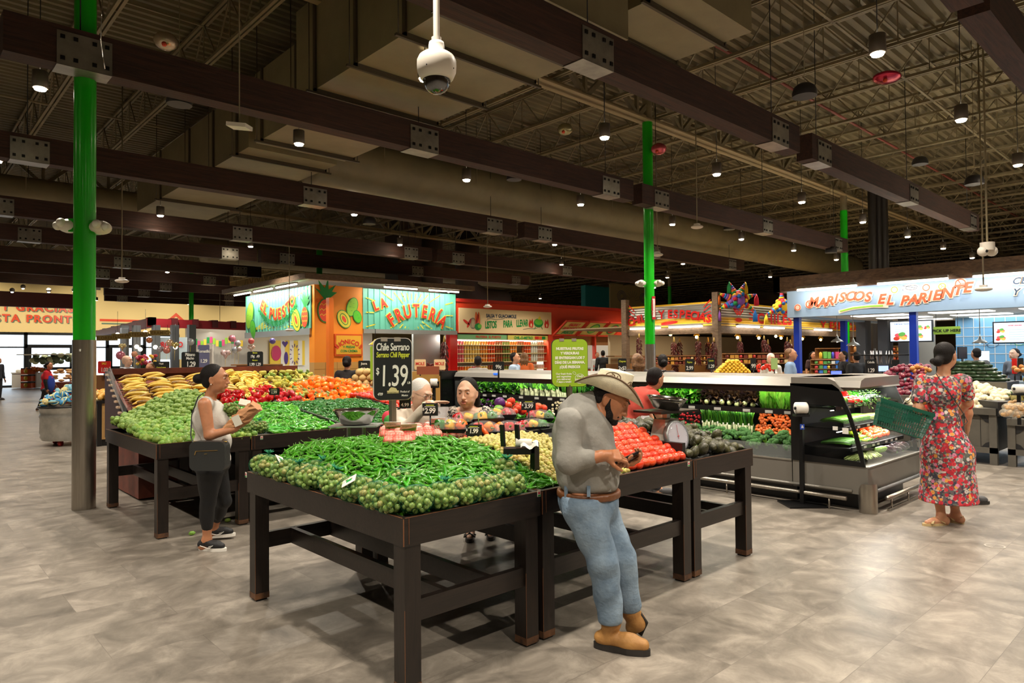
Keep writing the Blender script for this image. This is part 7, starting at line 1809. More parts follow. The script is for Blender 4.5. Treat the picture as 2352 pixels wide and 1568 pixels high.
# sweatshirt
M_SWEAT=fabric('grey_sweatshirt',(132,130,124),c2=(146,143,136),vscale=8,bump=.5,bscale=26)
S=Form(.045); rz=Matrix.Rotation(math.atan2(Rw.y,Rw.x),3,'Z')
S.ell(tuple(che+Rw*.0),(.172,.205,.25),rz,.07); S.ell(tuple(hp(1350,1068,.03)),(.172,.195,.16),rz,.07); S.ell(tuple(pel+V3(0,0,.11)+Rw*.0),(.17,.19,.085),rz,.04); S.ell(tuple(hp(1330,945,.06)),(.09,.17,.07),rz,.06)
S.cap(tuple(che+V3(0,0,.16)),tuple(nk+V3(0,0,-.0)),.1,.078,.04)
S.chain([tuple(shN),tuple(elN),tuple(elN.lerp(wrN,.55))],[.078,.06,.046],.035); S.chain([tuple(shF),tuple(elF),tuple(elF.lerp(wrF,.6))],[.078,.06,.046],.035)
S.cap(tuple(elN.lerp(wrN,.5)),tuple(elN.lerp(wrN,.62)),.047,.043,.01)
nd=(hd-nk).normalized()
wme('sweatshirt',S.mesh('sweatshirt',.0095,[M_SWEAT],fold=.0045,clip=[(tuple(nk+nd*.03+V3(0,0,.0)),tuple(nd),.1),(tuple(pel+V3(0,0,.035)),(0,0,-1))]),g)
# jeans
M_JEAN=fabric('light_blue_jeans',(92,114,136),c2=(138,158,176),vscale=4,bump=.6,bscale=40)
J=Form(.04); J.ell(tuple(pel+V3(0,0,-.02)),(.155,.175,.13),rz,.05)
J.ell(tuple(pel+V3(0,0,.04)),(.166,.186,.2),rz,.03)
J.chain([tuple(hipN),tuple(knN),tuple(knN.lerp(anN,.9))],[.116,.08,.07],.03); J.chain([tuple(hipF),tuple(knF),tuple(knF.lerp(anF,.92))],[.112,.078,.068],.03)
wme('jeans',J.mesh('jeans',.0095,[M_JEAN],fold=.005,fseed=2,clip=[(tuple(pel+V3(0,0,.05)),(0,0,1)),(tuple(anN+V3(0,0,.0)),(0,0,-1))]),g)
M_BELT=M('brown_belt',(104,62,34),.45,bump=.3)
B=Form(.02); B.ell(tuple(pel+V3(0,0,.05)),(.176,.196,.3),rz,.02); wme('belt',B.mesh('belt',.008,[M_BELT],clip=[(tuple(pel+V3(0,0,.066)),(0,0,1)),(tuple(pel+V3(0,0,.028)),(0,0,-1))]),g)
mb=MB()
for px_ in(1352,1300,1398):
 p=hp(px_,1128,-.17 if px_==1352 else -.09); mb.mat(M_JEAN).obox(p,Rw,.009,Za,.028,.006)
p=hp(1396,1120,-.11); mb.mat(M_KSTEEL).obox(p,Rw,.018,Za,.02,.005); wpart('belt_loop',mb,g)
# boots
M_BOOT=M('tan_work_boot',(150,104,54),.6,c2=(178,130,70),vscale=10,bump=.3); M_SOLE=M('dark_sole',(38,34,30),.7)
hN=(Rw*.93-Fw*.37).normalized(); hF_=(Rw*.45-Fw*.89).normalized()
B=Form(.02); footform(B,anN,hN,.29,.052,.06,.022,.08); B.cap(tuple(anN),tuple(anN+V3(0,0,.07)),.052,.056,.02)
bt=wme('boot',B.mesh('boot',.0075,[M_BOOT],fold=.0015),g); mb=MB(); sole(mb,M_SOLE,anN,hN,.31,.058,0,.034,.1); wpart('sole',mb,g)
B=Form(.02); tF=at(1452,1448,z=.03); hF2=(tF-anF).normalized();
B.chain([tuple(anF+V3(0,0,.06)),tuple(anF),tuple(anF.lerp(tF,.6)+Rw*.03),tuple(tF+V3(0,0,.02))],[.054,.052,.052,.038])
wme('boot',B.mesh('boot',.0075,[M_BOOT],fold=.0015),g)
mb=MB().mat(M_SOLE); mb.tube([anF+Rw*.055+V3(0,0,-.02),anF.lerp(tF,.5)+Rw*.07,tF+Rw*.035+V3(0,0,-.01)],[.03,.045,.035],10,flat=.35); wpart('sole',mb,g)
# hat
M_HAT=M('straw_hat',(232,222,194),.55,var=.04,vscale=40,bump=.25,bscale=220); M_HATB=M('hat_trim',(96,70,44),.5)
hg=empty('cowboy_hat',hc,0); hg.parent=g; hg.location=hc-g.location
Hf=(Rw*.93-Fw*.16-Vector(Za)*.36).normalized(); Hl=Vector(Za).cross(Hf).normalized(); Hu=Hf.cross(Hl).normalized(); Hm=Matrix((Hf,Hl,Hu)).transposed()
Ho=hc+Hu*.052-Hf*.016
def HW(v): return Ho+Hm@Vector(v)-hc
def brimf(u,v):
 a=2*PI*u; r0=1; rr=.0+v; cx,cy=math.cos(a),math.sin(a); ra=.105+(.2-.105)*rr; rb=.085+(.19-.085)*rr
 x=cx*ra; y=cy*rb; z=(abs(cy)**2.2)*.085*rr**1.5-(abs(cx)**3)*.022*rr; y*=(1-.28*rr*abs(cy)**2*rr); return HW((x,y,z))
mb=MB().mat(M_HAT).grid(brimf,56,8); mb.mat(M_HAT).grid(lambda u,v:brimf(u,v)+Hm@V3(0,0,.004),56,8)
mb.mat(M_HATB).tube([brimf(i/56,1.0)+Hm@V3(0,0,.002) for i in range(56)],.0052,6,closed=True); put('brim',mb,hg)
def crown(u,v):
 a=2*PI*u; cx,cy=math.cos(a),math.sin(a);
 if v<.8: t=v/.8; ra=.107-.013*t; rb=.087-.014*t; z=.115*t; x=cx*ra;y=cy*rb; z+=.014*cx*t; pin=t**3
 else:
  t=(v-.8)/.2; k=math.cos(t*PI/2); ra=.094*k;rb=.073*k; x=cx*ra;y=cy*rb; z=.115+.014*cx*k+.014*math.sin(t*PI/2)*1.2; pin=1
  z-=.03*math.exp(-((y)/.022)**2)*min(1,t*1.6)*(.7+.3*(1-abs(x)/.1))
 if cx>.3: y*=1-.22*pin*(cx-.3)
 return HW((x,y,z))
put('crown',MB().mat(M_HAT).grid(crown,48,26),hg)
mb=MB().mat(M_HATB).tube([HW((math.cos(2*PI*i/48)*.109,math.sin(2*PI*i/48)*.089,.012)) for i in range(48)],.0065,6,closed=True,flat=1); put('band',mb,hg)
def emb(mb,cu,cv,ru,rv):
 P=[crown((cu+ru*math.cos(q*PI/12))%1,min(.99,cv+rv*math.sin(q*PI/12))) for q in range(24)]
 mb.mat(M_HATB).tube(P,.0028,5,closed=True)
 for k in range(5):
  P=[crown((cu+ru*.7*math.cos(k*1.25+q*.25)*(q/8))%1,min(.99,cv+rv*.75*math.sin(k*1.25+q*.25)*(q/8))) for q in range(2,9)]; mb.tube(P,.0032,5)
mb=MB(); emb(mb,.73,.58,.07,.19); emb(mb,.93,.42,.045,.14); put('emblem',mb,hg)
mb=MB().mat(M_BLACK); ph=(tipN[0]+thF)/2
c_=hp(1436,1052,-.1); mb.obox(c_,(Rw*.92+Vector(Za)*.42),.078,(Fw*.8-Vector(Za)*.1+Rw*.05),.037,.006)
solo('phone',mb,'black phone held by the man in the cowboy hat','phone')
# ---------------------------------------------------------------- general figure
def figure(label,x,y,H,face,top,bottom,skn,hairm,sex='f',j=None,hair='bun',res=.013,hres=.0042,toptype='tee',botfrac=.95,shoe=None,hands=None,fwd=None,hup=(0,0,1),fat=0,wide=1.0,apron=None,openm=False,hfat=None,name='person',fold=.003,neckc=.02,eye=True,group=None,hs=1.0,parts=True):
 """x, y on the floor, H standing height, face heading in radians; j overrides joints"""
 g=empty(name,(x,y,0),0,label,'person',group)
 f=Vector((math.cos(face),math.sin(face),0)); l=Vector((-f.y,f.x,0)); o=Vector((x,y,0)); Z=Vector(Za)
 J=dict(pel=o+Z*.53*H,che=o+Z*.73*H,nk=o+Z*.835*H,hd=o+Z*.925*H+f*.015)
 sw=(.103 if sex=='f' else .12)*H*wide
 for s,n in((1,'L'),(-1,'R')):
  J['sh'+n]=o+l*s*sw+Z*.80*H; J['el'+n]=o+l*s*(sw+.03*H)+Z*.625*H-f*.015; J['wr'+n]=o+l*s*(sw+.04*H)+Z*.485*H+f*.05
  J['hip'+n]=o+l*s*.052*H+Z*.5*H; J['kn'+n]=o+l*s*.055*H+Z*.28*H+f*.02; J['an'+n]=o+l*s*.055*H+Z*.05*H
 if j: J.update(j)
 lat=(J['shL']-J['shR']).normalized(); upb=(J['nk']-J['pel']).normalized(); fr_=lat.cross(upb).normalized()
 if j and 'flip' in j: fr_=-fr_
 B3=Matrix((fr_,lat,fr_.cross(lat)*-1 if False else upb)).transposed(); k=H/1.65
 F=Form(.03*k); che,pel,nk_=J['che'],J['pel'],J['nk']
 dep=(.098+fat)*k; wd=(.128 if sex=='f' else .148)*k*wide
 def torso(S,e):
  S.ell(tuple(che),(dep+e,wd+e,.17*k),B3,.05); S.ell(tuple(che.lerp(pel,.55)+fr_*fat*.4),(dep*.95+fat*.4+e,wd*.88+e,.14*k),B3,.05); S.ell(tuple(pel),(dep*1.05+e,wd*1.02+e,.13*k),B3,.05); S.cap(tuple(J['shL']-lat*.03*k),tuple(J['shR']+lat*.03*k),.052*k+e,None,.04)
  if sex=='f':
   for s in(-1,1): S.ell(tuple(che+fr_*(dep*.72+e*.5)+lat*s*.062*k-upb*.03*k),(.055*k,.058*k,.055*k),B3,.025)
 torso(F,0); F.cap(tuple(nk_-upb*.05*k),tuple(J['hd']-Z*.04*k),.05*k,.048*k,.03)
 hf=Vector(fwd) if fwd is not None else f
 Mx,hc,hsx=build_head(F,J['hd'],hf,hup,k**.35*hs,sex,openm,fat*.12 if hfat is None else hfat)
 ar=(.043 if sex=='f' else .05)*k*(1+fat*3)
 for n in 'LR':
  F.chain([tuple(J['sh'+n]),tuple(J['el'+n]),tuple(J['wr'+n])],[ar*1.15,ar*.86,ar*.6],.02)
  F.chain([tuple(J['hip'+n]),tuple(J['kn'+n]),tuple(J['an'+n])],[.082*k+fat*.5,.052*k,.034*k],.03)
  F.ell(tuple(J['kn'+n].lerp(J['an'+n],.3)-f*.015*k),(.045*k,.045*k,.1*k),None,.03)
 reg=[(*box_of([hc],.15),hres)]
 for i,n in enumerate('LR'):
  hd_=(hands or {}).get(n)
  d=(J['wr'+n]-J['el'+n]).normalized()
  if hd_ is None: hd_=(d,-l*(1 if n=='L' else -1),(-1 if n=='L' else 1)*1,(.35,.4,.45,.5),.3)
  tip,th=hand(F,J['wr'+n],hd_[0],hd_[1],hd_[2],hd_[3],hd_[4],k*.95)
  J['tip'+n]=tip; J['th'+n]=th
  if hres<.007: reg.append((*box_of([J['wr'+n]]+tip+[th],.025),.0045))
 feet={}
 for n in 'LR':
  h=(j or {}).get('toe'+n) or f; feet[n]=h; a=J['an'+n]; up_=max(0,a.z-.085*k)
  footform(F,a,h,.235*k,.036*k,.05,up_,.06)
 wme('body',F.mesh('body',res,[skn,M_LIP],reg,matfn=lipmat(Mx,hc,hsx)),g)
 if eye and hres<.007: eyes(g,Mx,hc,hsx,skn)
 mb=MB()
 if eye: brows(mb,Mx,hc,hsx,.003,hairm); wpart('eyebrows',mb,g)
 W=lambda a,b,c_:tuple(hc+Mx@V3(a,b,c_)*hsx)
 Hh=Form(.015); hm_gray=1
 hairs(Hh,Mx,hc,hsx,grow=1.0 if hair!='short' else .97,low=-.02)
 if hair=='bun': Hh.ell(W(-.135,0,.0),(.045,.05,.042),Mx,.02)
 if hair=='lowbun': Hh.cap(W(-.09,0,-.02),W(-.135,0,-.055),.035,.045,.02); Hh.ell(W(-.12,.035,-.05),(.035,.04,.03),Mx,.01)
 if hair=='long':
  for s in(-1,0,1): Hh.chain([W(-.05,s*.06,.03),W(-.075,s*.065,-.09),tuple(hc+Mx@V3(-.085,s*.06,-.1)*hsx-Z*.1)],[.05,.045,.02],.02)
 if hair=='bob': Hh.cap(W(-.06,0,0),W(-.07,0,-.05),.06,.045,.02)
 if hair=='sleek':
  for s in(-1,1): Hh.cap(W(-.025,s*.066,.02),W(-.05,s*.058,-.09),.018,.022,.015)
  Hh.cap(W(-.06,0,0),W(-.09,.0,-.14),.065,.055,.02); Hh.cap(W(-.05,.05,-.02),W(-.075,.06,-.12),.035,.025,.02)
 wme('hair',Hh.mesh('hair',max(.006,hres*1.3),[hairm],fold=.0012),g)
 # clothes
 e=.014*k
 S=Form(.035*k); torso(S,e)
 if toptype in('tee','long','dress','blouse'):
  fr=.62 if toptype in('tee','dress','blouse') else 1.0
  S.cap(tuple(nk_-upb*.06*k),tuple(nk_),.075*k,.058*k,.03)
  for n in 'LR':
   if toptype=='long': S.chain([tuple(J['sh'+n]),tuple(J['el'+n]),tuple(J['wr'+n].lerp(J['el'+n],.08))],[ar*1.15+e,ar*.9+e,ar*.62+e*.8],.03)
   else: S.cap(tuple(J['sh'+n]),tuple(J['sh'+n].lerp(J['el'+n],fr)),ar*1.2+e,ar*1.1+e*1.3,.03)
 clips=[(tuple(nk_+upb*neckc*k),tuple(upb),.12*k)]
 if toptype=='tank': clips=[(tuple(nk_-upb*.035*k+fr_*.02),tuple((upb+fr_*.25).normalized()),.085*k)]+[(tuple(J['sh'+n]+(lat*(.015 if n=='L' else -.015))*k),tuple(lat*(1 if n=='L' else -1)),.11*k) for n in 'LR']
 if toptype=='dress':
  hem=J.get('hem',.18); q=J['anL'].lerp(J['anR'],.5);
  S.chain([tuple(pel),(q.x,q.y,.42*H*.9),(q.x,q.y,hem)],[.165*k,.2*k,.235*k],.06); clips.append(((q.x,q.y,hem),(0,0,-1)))
 else: clips.append((tuple(pel-upb*(.05 if toptype!='tank' else .09)*k),tuple(-upb)))
 res2=res*.75
 wme({'tee':'shirt','tank':'tank_top','long':'long_sleeve_top','dress':'dress','blouse':'blouse'}[toptype],S.mesh('top',res2,[top],fold=fold,clip=clips,fseed=int(x*7)%9),g)
 if bottom is not None:
  P_=Form(.03*k); P_.ell(tuple(pel-upb*.02),(dep*1.06+.012,wd*1.03+.012,.12*k),B3,.04)
  for n in 'LR':
   a=J['kn'+n].lerp(J['an'+n],botfrac) ; P_.chain([tuple(J['hip'+n]),tuple(J['kn'+n]),tuple(a)],[.092*k+fat*.5,.06*k,.046*k],.025)
   P_.ell(tuple(J['kn'+n].lerp(J['an'+n],.3)-f*.015*k),(.05*k,.05*k,.1*k),None,.03)
  wme('trousers' if botfrac>.9 else 'leggings',P_.mesh('trousers',res2,[bottom],fold=.0015,clip=[(tuple(pel+upb*.06*k),tuple(upb))]),g)
 if shoe:
  for n in 'LR':
   a=J['an'+n];h=feet[n]; up_=max(0,a.z-.085*k); q=Form(.02); footform(q,a,h,.25*k,.044*k,.05,up_+.012,.065)
   so=wme('shoe',q.mesh('shoe',.009 if res<.016 else .014,[shoe],clip=[(tuple(a+V3(0,0,.005)),(0,0,1))]),g)
   mb=MB(); sole(mb,M_WHITEM if shoe.name.startswith('black_sneaker') else M_SOLE,a,h,.265*k,.05*k,up_,.026,.075); wpart('shoe_sole',mb,g)
 g['label']=label
 return g,J,(Mx,hc,hsx),(fr_,lat,upb,k)
ANG=lambda v:math.atan2(v.y,v.x)
SK_T=skin('warm_brown',(190,130,94)); SK_L=skin('light',(222,174,146)); SK_P=skin('pale',(226,182,156)); SK_M=skin('mid',(198,142,108)); SK_D=skin('deep',(150,100,72))
# ---- woman in the pale tank top, in profile with a paper bag
C1=5.72; q=lambda px,py,dc=0:at(px,py,c=C1+dc)
M_TANK=fabric('pale_grey_tank',(208,204,196),bump=.3); M_LEG=fabric('black_leggings',(13,14,17),rough=.6); M_SNK=M('black_sneaker',(26,26,28),.6,bump=.3,bscale=90)
fr0=(Rw*.97+Fw*.25).normalized()
jj=dict(pel=q(487,1058,.02),che=q(482,962,.02),nk=q(478,908,.0),hd=q(494,872,.0),shL=q(486,930,.17),shR=q(470,928,-.17),elR=q(481,1000,-.2),wrR=q(538,985,-.16),elL=q(500,990,.2),wrL=q(528,938,.12),
hipL=q(494,1085,.08),hipR=q(482,1085,-.08),knL=q(515,1150,.12),anL=at(490,1212,c=6.0),knR=q(478,1155,-.08),anR=at(475,1240,c=5.68),toeL=(Rw*.95+Fw*.3).normalized(),toeR=(Rw*.98-Fw*.2).normalized())
hnd={'R':((Rw*.75+Vector(Za)*.5+Fw*.3).normalized(),(Vector(Za)*.6-Rw*.5+Fw*.3),1,(.3,.35,.4,.45),.4),'L':((Rw*.8+Vector(Za)*.1-Fw*.3).normalized(),(-Vector(Za)-Fw*.3),-1,(.5,.6,.7,.8),.4)}
g1,J1,hd1,bx=figure('woman in a pale tank top and black cropped leggings holding a paper bag',2.1,6.08,1.6,ANG(fr0),M_TANK,M_LEG,SK_T,M_HAIRB,'f',jj,'bun',.0125,.0042,'tank',.62,M_SNK,hnd,fwd=Rw*.98+Fw*.12-Vector(Za)*.08,fat=.035,wide=1.02)
mb=MB().mat(M_WHITEM).ball(hd1[1]+hd1[0]@V3(-.005,-.083,-.036),.005,8,6); wpart('earring',mb,g1)
for n in 'LR':
 a=J1['an'+n]; h=jj['toe'+n]; s_=Vector((-h.y,h.x,0)); mb=MB().mat(M_WHITEM)
 for sd in(-1,1): mb.tube([a+s_*sd*.047+h*t+V3(0,0,z) for t,z in((-.03,-.035),(.03,-.052),(.06,-.05),(.09,-.03),(.05,-.042))],.0035,5)
 wpart('shoe_mark',mb,g1)
# paper bag, handbag, net bag in her arms
M_PAPER=M('brown_paper',(206,150,104),.7,bump=.8,bscale=14,var=.06,vscale=8)
pb=q(553,962,-.12); S=Form(.01)
Dp=(Rw*.72+Vector(Za)*.62+Fw*.1).normalized(); Np=(Vector(Za)*.7-Rw*.7);
vv=[]; mb=MB().mat(M_PAPER); Lp=Fw
for i in range(9):
 t=i/8; w_=(.055+.03*t) if t<.8 else .075; c0=pb+Dp*((t-.45)*.3); ring=[]
 for k_ in range(14):
  a=2*PI*k_/14; cr_=1+.12*math.sin(k_*2.3+i*1.7)+.1*math.sin(k_*4.1-i*2.9); vv.append(c0+Np.normalized()*math.sin(a)*w_*.85*cr_*(1 if t<.75 else .8)+Lp*math.cos(a)*w_*cr_)
mb.add(vv,[(i*14+k_,i*14+(k_+1)%14,(i+1)*14+(k_+1)%14,(i+1)*14+k_) for i in range(8) for k_ in range(14)]+[tuple(range(14)),tuple(112+k_ for k_ in range(13,-1,-1))],False)
pg=solo('paper_bag',mb,'crumpled brown paper bag held by the woman in the tank top','paper bag')
mb=MB().mat(M_TAG).obox(q(544,966,-.2),(Rw*.8+Vector(Za)*.35),.032,(Vector(Za)*.8-Rw*.35),.042,.0015); mb.obox(q(562,925,-.02),(Rw*.9-Vector(Za)*.2),.045,(Fw*.6+Vector(Za)*.6),.03,.01); solo('paper_label',mb,'white printed label and napkin on the paper bag','label')
place_bag(q(531,940,.06),1,0,'small net bag of tomatillos held above the paper bag',None,False,False,.9)
M_LTH=M('dark_grey_leather',(48,50,50),.35,bump=.25,bscale=60); M_GLD=M('gold_zip',(212,176,110),.3,.9)
hb_=q(483,1044,-.27); gb=empty('handbag',hb_,0,'dark grey leather crossbody handbag on the hip of the woman in the tank top','handbag')
ax1=(Rw*.99-Fw*.1).normalized(); S=Form(.02)
mb=MB().mat(M_LTH).prism(rrect(-.148,.148,-.12,.11,.045),hb_-ax1.cross(Vector(Za))*.035,ax1,Za,.085); wpart('bag_body',mb,gb)
fo=hb_+ax1.cross(Vector(Za))*.052; mb=MB().mat(M_GLD).bar(fo-ax1*.09+V3(0,0,.035),fo+ax1*.09+V3(0,0,.042),.004); mb.bar(fo-ax1*.09+V3(0,0,.035),fo-ax1*.1+V3(0,0,.005),.007); mb.box(fo.x-.02,fo.x+.02,fo.y-.001,fo.y+.001,fo.z+.012,fo.z+.017)
mb.tube([hb_+ax1*s_+V3(0,0,.105) for s_ in(-.14,0,.14)],.005,6); wpart('zip',mb,gb)
mb=MB().mat(M_LTH); mb.tube([hb_-ax1*.145+V3(0,0,.09),q(438,1000,-.15),q(441,950,-.05),q(455,912,-.12),q(470,900,-.0),q(500,935,.14),q(512,985,.12),q(520,1030,.0),hb_+ax1*.14+V3(0,0,.09)],.0055,6); wpart('strap',mb,gb)
# ---- woman in the floral dress, seen from behind
def floral():
 m=bpy.data.materials.new('floral_print'); m.use_nodes=True; nt=m.node_tree;N=nt.nodes;L=nt.links;b=N['Principled BSDF']; tc=N.new('ShaderNodeTexCoord')
 def vor(s,rnd=1): v=N.new('ShaderNodeTexVoronoi'); v.inputs['Scale'].default_value=s; v.inputs['Randomness'].default_value=rnd; L.new(tc.outputs['Object'],v.inputs['Vector']); return v
 v1=vor(27); v2=vor(60)
 def ramp(src,cols,const=True):
  r=N.new('ShaderNodeValToRGB'); r.color_ramp.interpolation='CONSTANT' if const else 'LINEAR'; e=r.color_ramp.elements
  while len(e)<len(cols): e.new(.5)
  for i,(p,c) in enumerate(cols): e[i].position=p; e[i].color=rgb(c)
  L.new(src,r.inputs[0]); return r
 s1=N.new('ShaderNodeSeparateColor'); L.new(v1.outputs['Color'],s1.inputs[0]); s2=N.new('ShaderNodeSeparateColor'); L.new(v2.outputs['Color'],s2.inputs[0])
 c1=ramp(s1.outputs[0],[(0,(186,36,52)),(.38,(206,50,62)),(.55,(214,128,160)),(.68,(222,150,70)),(.8,(200,60,70)),(.9,(206,196,190))])
 c2=ramp(s2.outputs[0],[(0,(60,58,72)),(.22,(100,92,96)),(.42,(160,148,140)),(.62,(120,60,70)),(.75,(90,96,84)),(.88,(196,180,170))])
 k1=ramp(v1.outputs['Distance'],[(0,(255,255,255)),(.0215/.03*.6,(0,0,0))])
 mk=N.new('ShaderNodeMath'); mk.operation='LESS_THAN'; mk.inputs[1].default_value=.5; L.new(v1.outputs['Distance'],mk.inputs[0])
 mx=N.new('ShaderNodeMixRGB'); L.new(mk.outputs[0],mx.inputs[0]); L.new(c2.outputs[0],mx.inputs[1]); L.new(c1.outputs[0],mx.inputs[2])
 dk=N.new('ShaderNodeMath'); dk.operation='LESS_THAN'; dk.inputs[1].default_value=.1; L.new(v1.outputs['Distance'],dk.inputs[0])
 m2=N.new('ShaderNodeMixRGB'); L.new(dk.outputs[0],m2.inputs[0]); L.new(mx.outputs[0],m2.inputs[1]); m2.inputs[2].default_value=rgb((90,30,36)); L.new(m2.outputs[0],b.inputs['Base Color']); b.inputs['Roughness'].default_value=.8; return m
C2=6.35; q=lambda px,py,dc=0:at(px,py,c=C2+dc)
fr0=(Fw*.97-Rw*.1).normalized()
jj=dict(pel=q(2168,1010),che=q(2165,905),nk=q(2160,868),hd=q(2172,818,.02),shL=q(2118,876,.02),shR=q(2212,876,.02),elL=q(2108,938,-.03),wrL=q(2150,962,.24),elR=q(2222,925,.05),wrR=q(2196,955,.25),hipL=q(2148,1035),hipR=q(2186,1035),knL=q(2152,1110),knR=q(2186,1108),anL=at(2162,1185,z=.08),anR=at(2195,1180,z=.08),hem=.21,toeL=(-Rw*.75+Fw*.3).normalized(),toeR=(Rw*.1+Fw*.9).normalized())
jj['toeL']=(-Rw*.8-Fw*.1).normalized(); jj['toeR']=(-Rw*.5+Fw*.6).normalized()
SAND=M('gold_sandal',(196,170,122),.5)
g2_,J2,hd2,bx2=figure('woman in a red floral midi dress seen from behind, green basket on her arm',7.3,2.0,1.7,ANG(fr0),floral(),None,SK_M,M_HAIRB,'f',jj,'lowbun',.0125,.0045,'dress',.9,None,None,fwd=Rw*.86+Fw*.5-Vector(Za)*.05,fat=.03,wide=1.06,fold=.004,eye=False)
for n in 'LR':
 a=J2['an'+n]; h=jj['toe'+n]; s_=Vector((-h.y,h.x,0)); mb=MB(); sole(mb,SAND,a,h,.26,.05,0,.022,.07); mb.mat(SAND)
 for t0,t1 in((.0,.13),(.13,.0)): mb.tube([a+h*t0+s_*.048+V3(0,0,-.055),a+h*(t0+t1)/2+V3(0,0,-.012),a+h*t1-s_*.048+V3(0,0,-.055)],.012,6,flat=.4)
 mb.tube([a-h*.05+s_*.03+V3(0,0,-.02),a-h*.06+V3(0,0,-.01),a-h*.05-s_*.03+V3(0,0,-.02)],.008,6,flat=.5); wpart('sandal',mb,g2_)
mb=MB().mat(M_LTH); P=[q(2150,858,-.05),q(2165,880,-.14),q(2190,915,-.16),q(2213,950,-.13),q(2222,968,-.02),q(2216,975,.1)]; mb.tube(P,.006,6,flat=.5); wpart('bag_strap',mb,g2_)
# green shopping basket
M_BSK=M('green_basket',(16,84,66),.4)
gk=empty('shopping_basket',q(2070,965,-.05),0,'dark green plastic shopping basket hanging from the arm of the woman in the floral dress','basket')
bo=q(2070,962,-.05); axb=(Rw*.80-Fw*.35-Vector(Za)*.28).normalized(); azb=(Vector(Za)*.95+Rw*.26).normalized(); ayb=azb.cross(axb).normalized(); azb=axb.cross(ayb)
def bp(u,v,w):
 k_=.86+.14*(w+.5); return bo+axb*(u*.44*k_)+ayb*(v*.29*k_)+azb*(w*.24)
mb=MB().mat(M_BSK)
for (ua,va,ub,vb,n_) in((-.5,-.5,.5,-.5,20),(.5,-.5,.5,.5,13),(.5,.5,-.5,.5,20),(-.5,.5,-.5,-.5,13)):
 for i in range(n_):
  t=i/n_; u=ua+(ub-ua)*t; v=va+(vb-va)*t; mb.bar(bp(u,v,-.5),bp(u,v,.42),.006,.004)
 for w in(-.5,-.3,-.1,.1,.28): mb.bar(bp(ua,va,w),bp(ub,vb,w),.006,.007)
 mb.bar(bp(ua,va,.46),bp(ub,vb,.46),.012,.03)
mb.add([bp(-.5,-.5,-.5),bp(.5,-.5,-.5),bp(.5,.5,-.5),bp(-.5,.5,-.5)],[(0,1,2,3)],False)
for va in(-.5,.5):
 mb.add([bp(-.5,va,-.3),bp(-.2,va,-.3),bp(-.2,va,.2),bp(-.5,va,.2)],[(0,1,2,3)],False); mb.add([bp(.05,va,.0),bp(.3,va,.0),bp(.3,va,.28),bp(.05,va,.28)],[(0,1,2,3)],False)
mb.add([bp(-.5,-.5,-.4),bp(-.5,.5,-.4),bp(-.5,.5,.28),bp(-.5,-.5,.28)],[(0,1,2,3)],False)
wpart('basket_body',mb,gk)
mb=MB().mat(M_STEEL);
mb.tube([bp(-.1,-.5,.46),bp(-.05,-.3,.8)-V3(0,0,0),bp(.05,0,.95),bp(.05,.3,.8),bp(-.1,.5,.46)],.004,6); wpart('basket_handle',mb,gk)
# person mostly hidden behind her
M_REDT=fabric('red_tee',(188,36,28)); M_DARKP=fabric('dark_trousers',(34,34,38)); M_GSH=M('grey_shoe',(70,70,72),.6)
figure('person in a red top and grey shoes almost hidden behind the floral dress',at(2178,900,c=7.6).x,at(2178,900,c=7.6).y,1.45,ANG(Fw),M_REDT,M_DARKP,SK_M,M_HAIRB,'m',dict(anR=at(2238,1140,z=.08),knR=at(2215,1050,c=7.3),toeR=Rw,hd=at(2172,835,c=7.6)),'short',.02,.009,'tee',.95,M_GSH)
# ---- talking woman in the leopard blouse
def leopard():
 m=bpy.data.materials.new('leopard_print'); m.use_nodes=True; nt=m.node_tree;N=nt.nodes;L=nt.links;b=N['Principled BSDF']; tc=N.new('ShaderNodeTexCoord')
 n=N.new('ShaderNodeTexNoise'); n.inputs['Scale'].default_value=55; n.inputs['Detail'].default_value=2; n.inputs['Distortion'].default_value=1.2; L.new(tc.outputs['Object'],n.inputs['Vector'])
 r=N.new('ShaderNodeValToRGB'); r.color_ramp.interpolation='CONSTANT'; e=r.color_ramp.elements; e[0].color=rgb((22,20,20)); e[1].position=.49; e[1].color=rgb((206,194,178)); L.new(n.outputs['Fac'],r.inputs[0]); L.new(r.outputs[0],b.inputs['Base Color']); b.inputs['Roughness'].default_value=.8; return m
C3=5.45; q=lambda px,py,dc=0:at(px,py,c=C3+dc)
fr0=-Fw
jj=dict(pel=q(1085,1020,.45),che=q(1078,966,.08),nk=q(1077,938,.03),hd=q(1073,904,-.02),shL=q(1115,951,.04),shR=q(1039,951,.04),elL=q(1135,1030,.1),wrL=q(1120,1055,-.12),elR=q(1018,1030,.1),wrR=q(1050,1055,-.1),hipL=q(1105,1050,.5),hipR=q(1075,1050,.5),knL=q(1115,1140,.6),knR=q(1078,1140,.6),anL=at(1128,1212,z=.07),anR=at(1080,1216,z=.07),toeL=-Fw,toeR=-Fw)
g3,J3,hd3,_=figure('black haired woman in a leopard print blouse talking across the pepper trays',3.9,4.72,1.58,ANG(fr0),leopard(),fabric('black_trousers',(24,24,26)),SK_L,M_HAIRB,'f',jj,'sleek',.0125,.004,'blouse',.8,None,None,fwd=-Fw*.93-Rw*.22-Vector(Za)*.12,hup=(-.05,-.03,1),openm=True,neckc=-.03,hs=1.0,hfat=.009)
mb=MB().mat(M_BLACK).tube([q(1100,950,0),q(1096,965,-.12),q(1090,990,-.16),q(1087,1015,-.1)],.018,6,flat=.3); wpart('bag_strap',mb,g3)
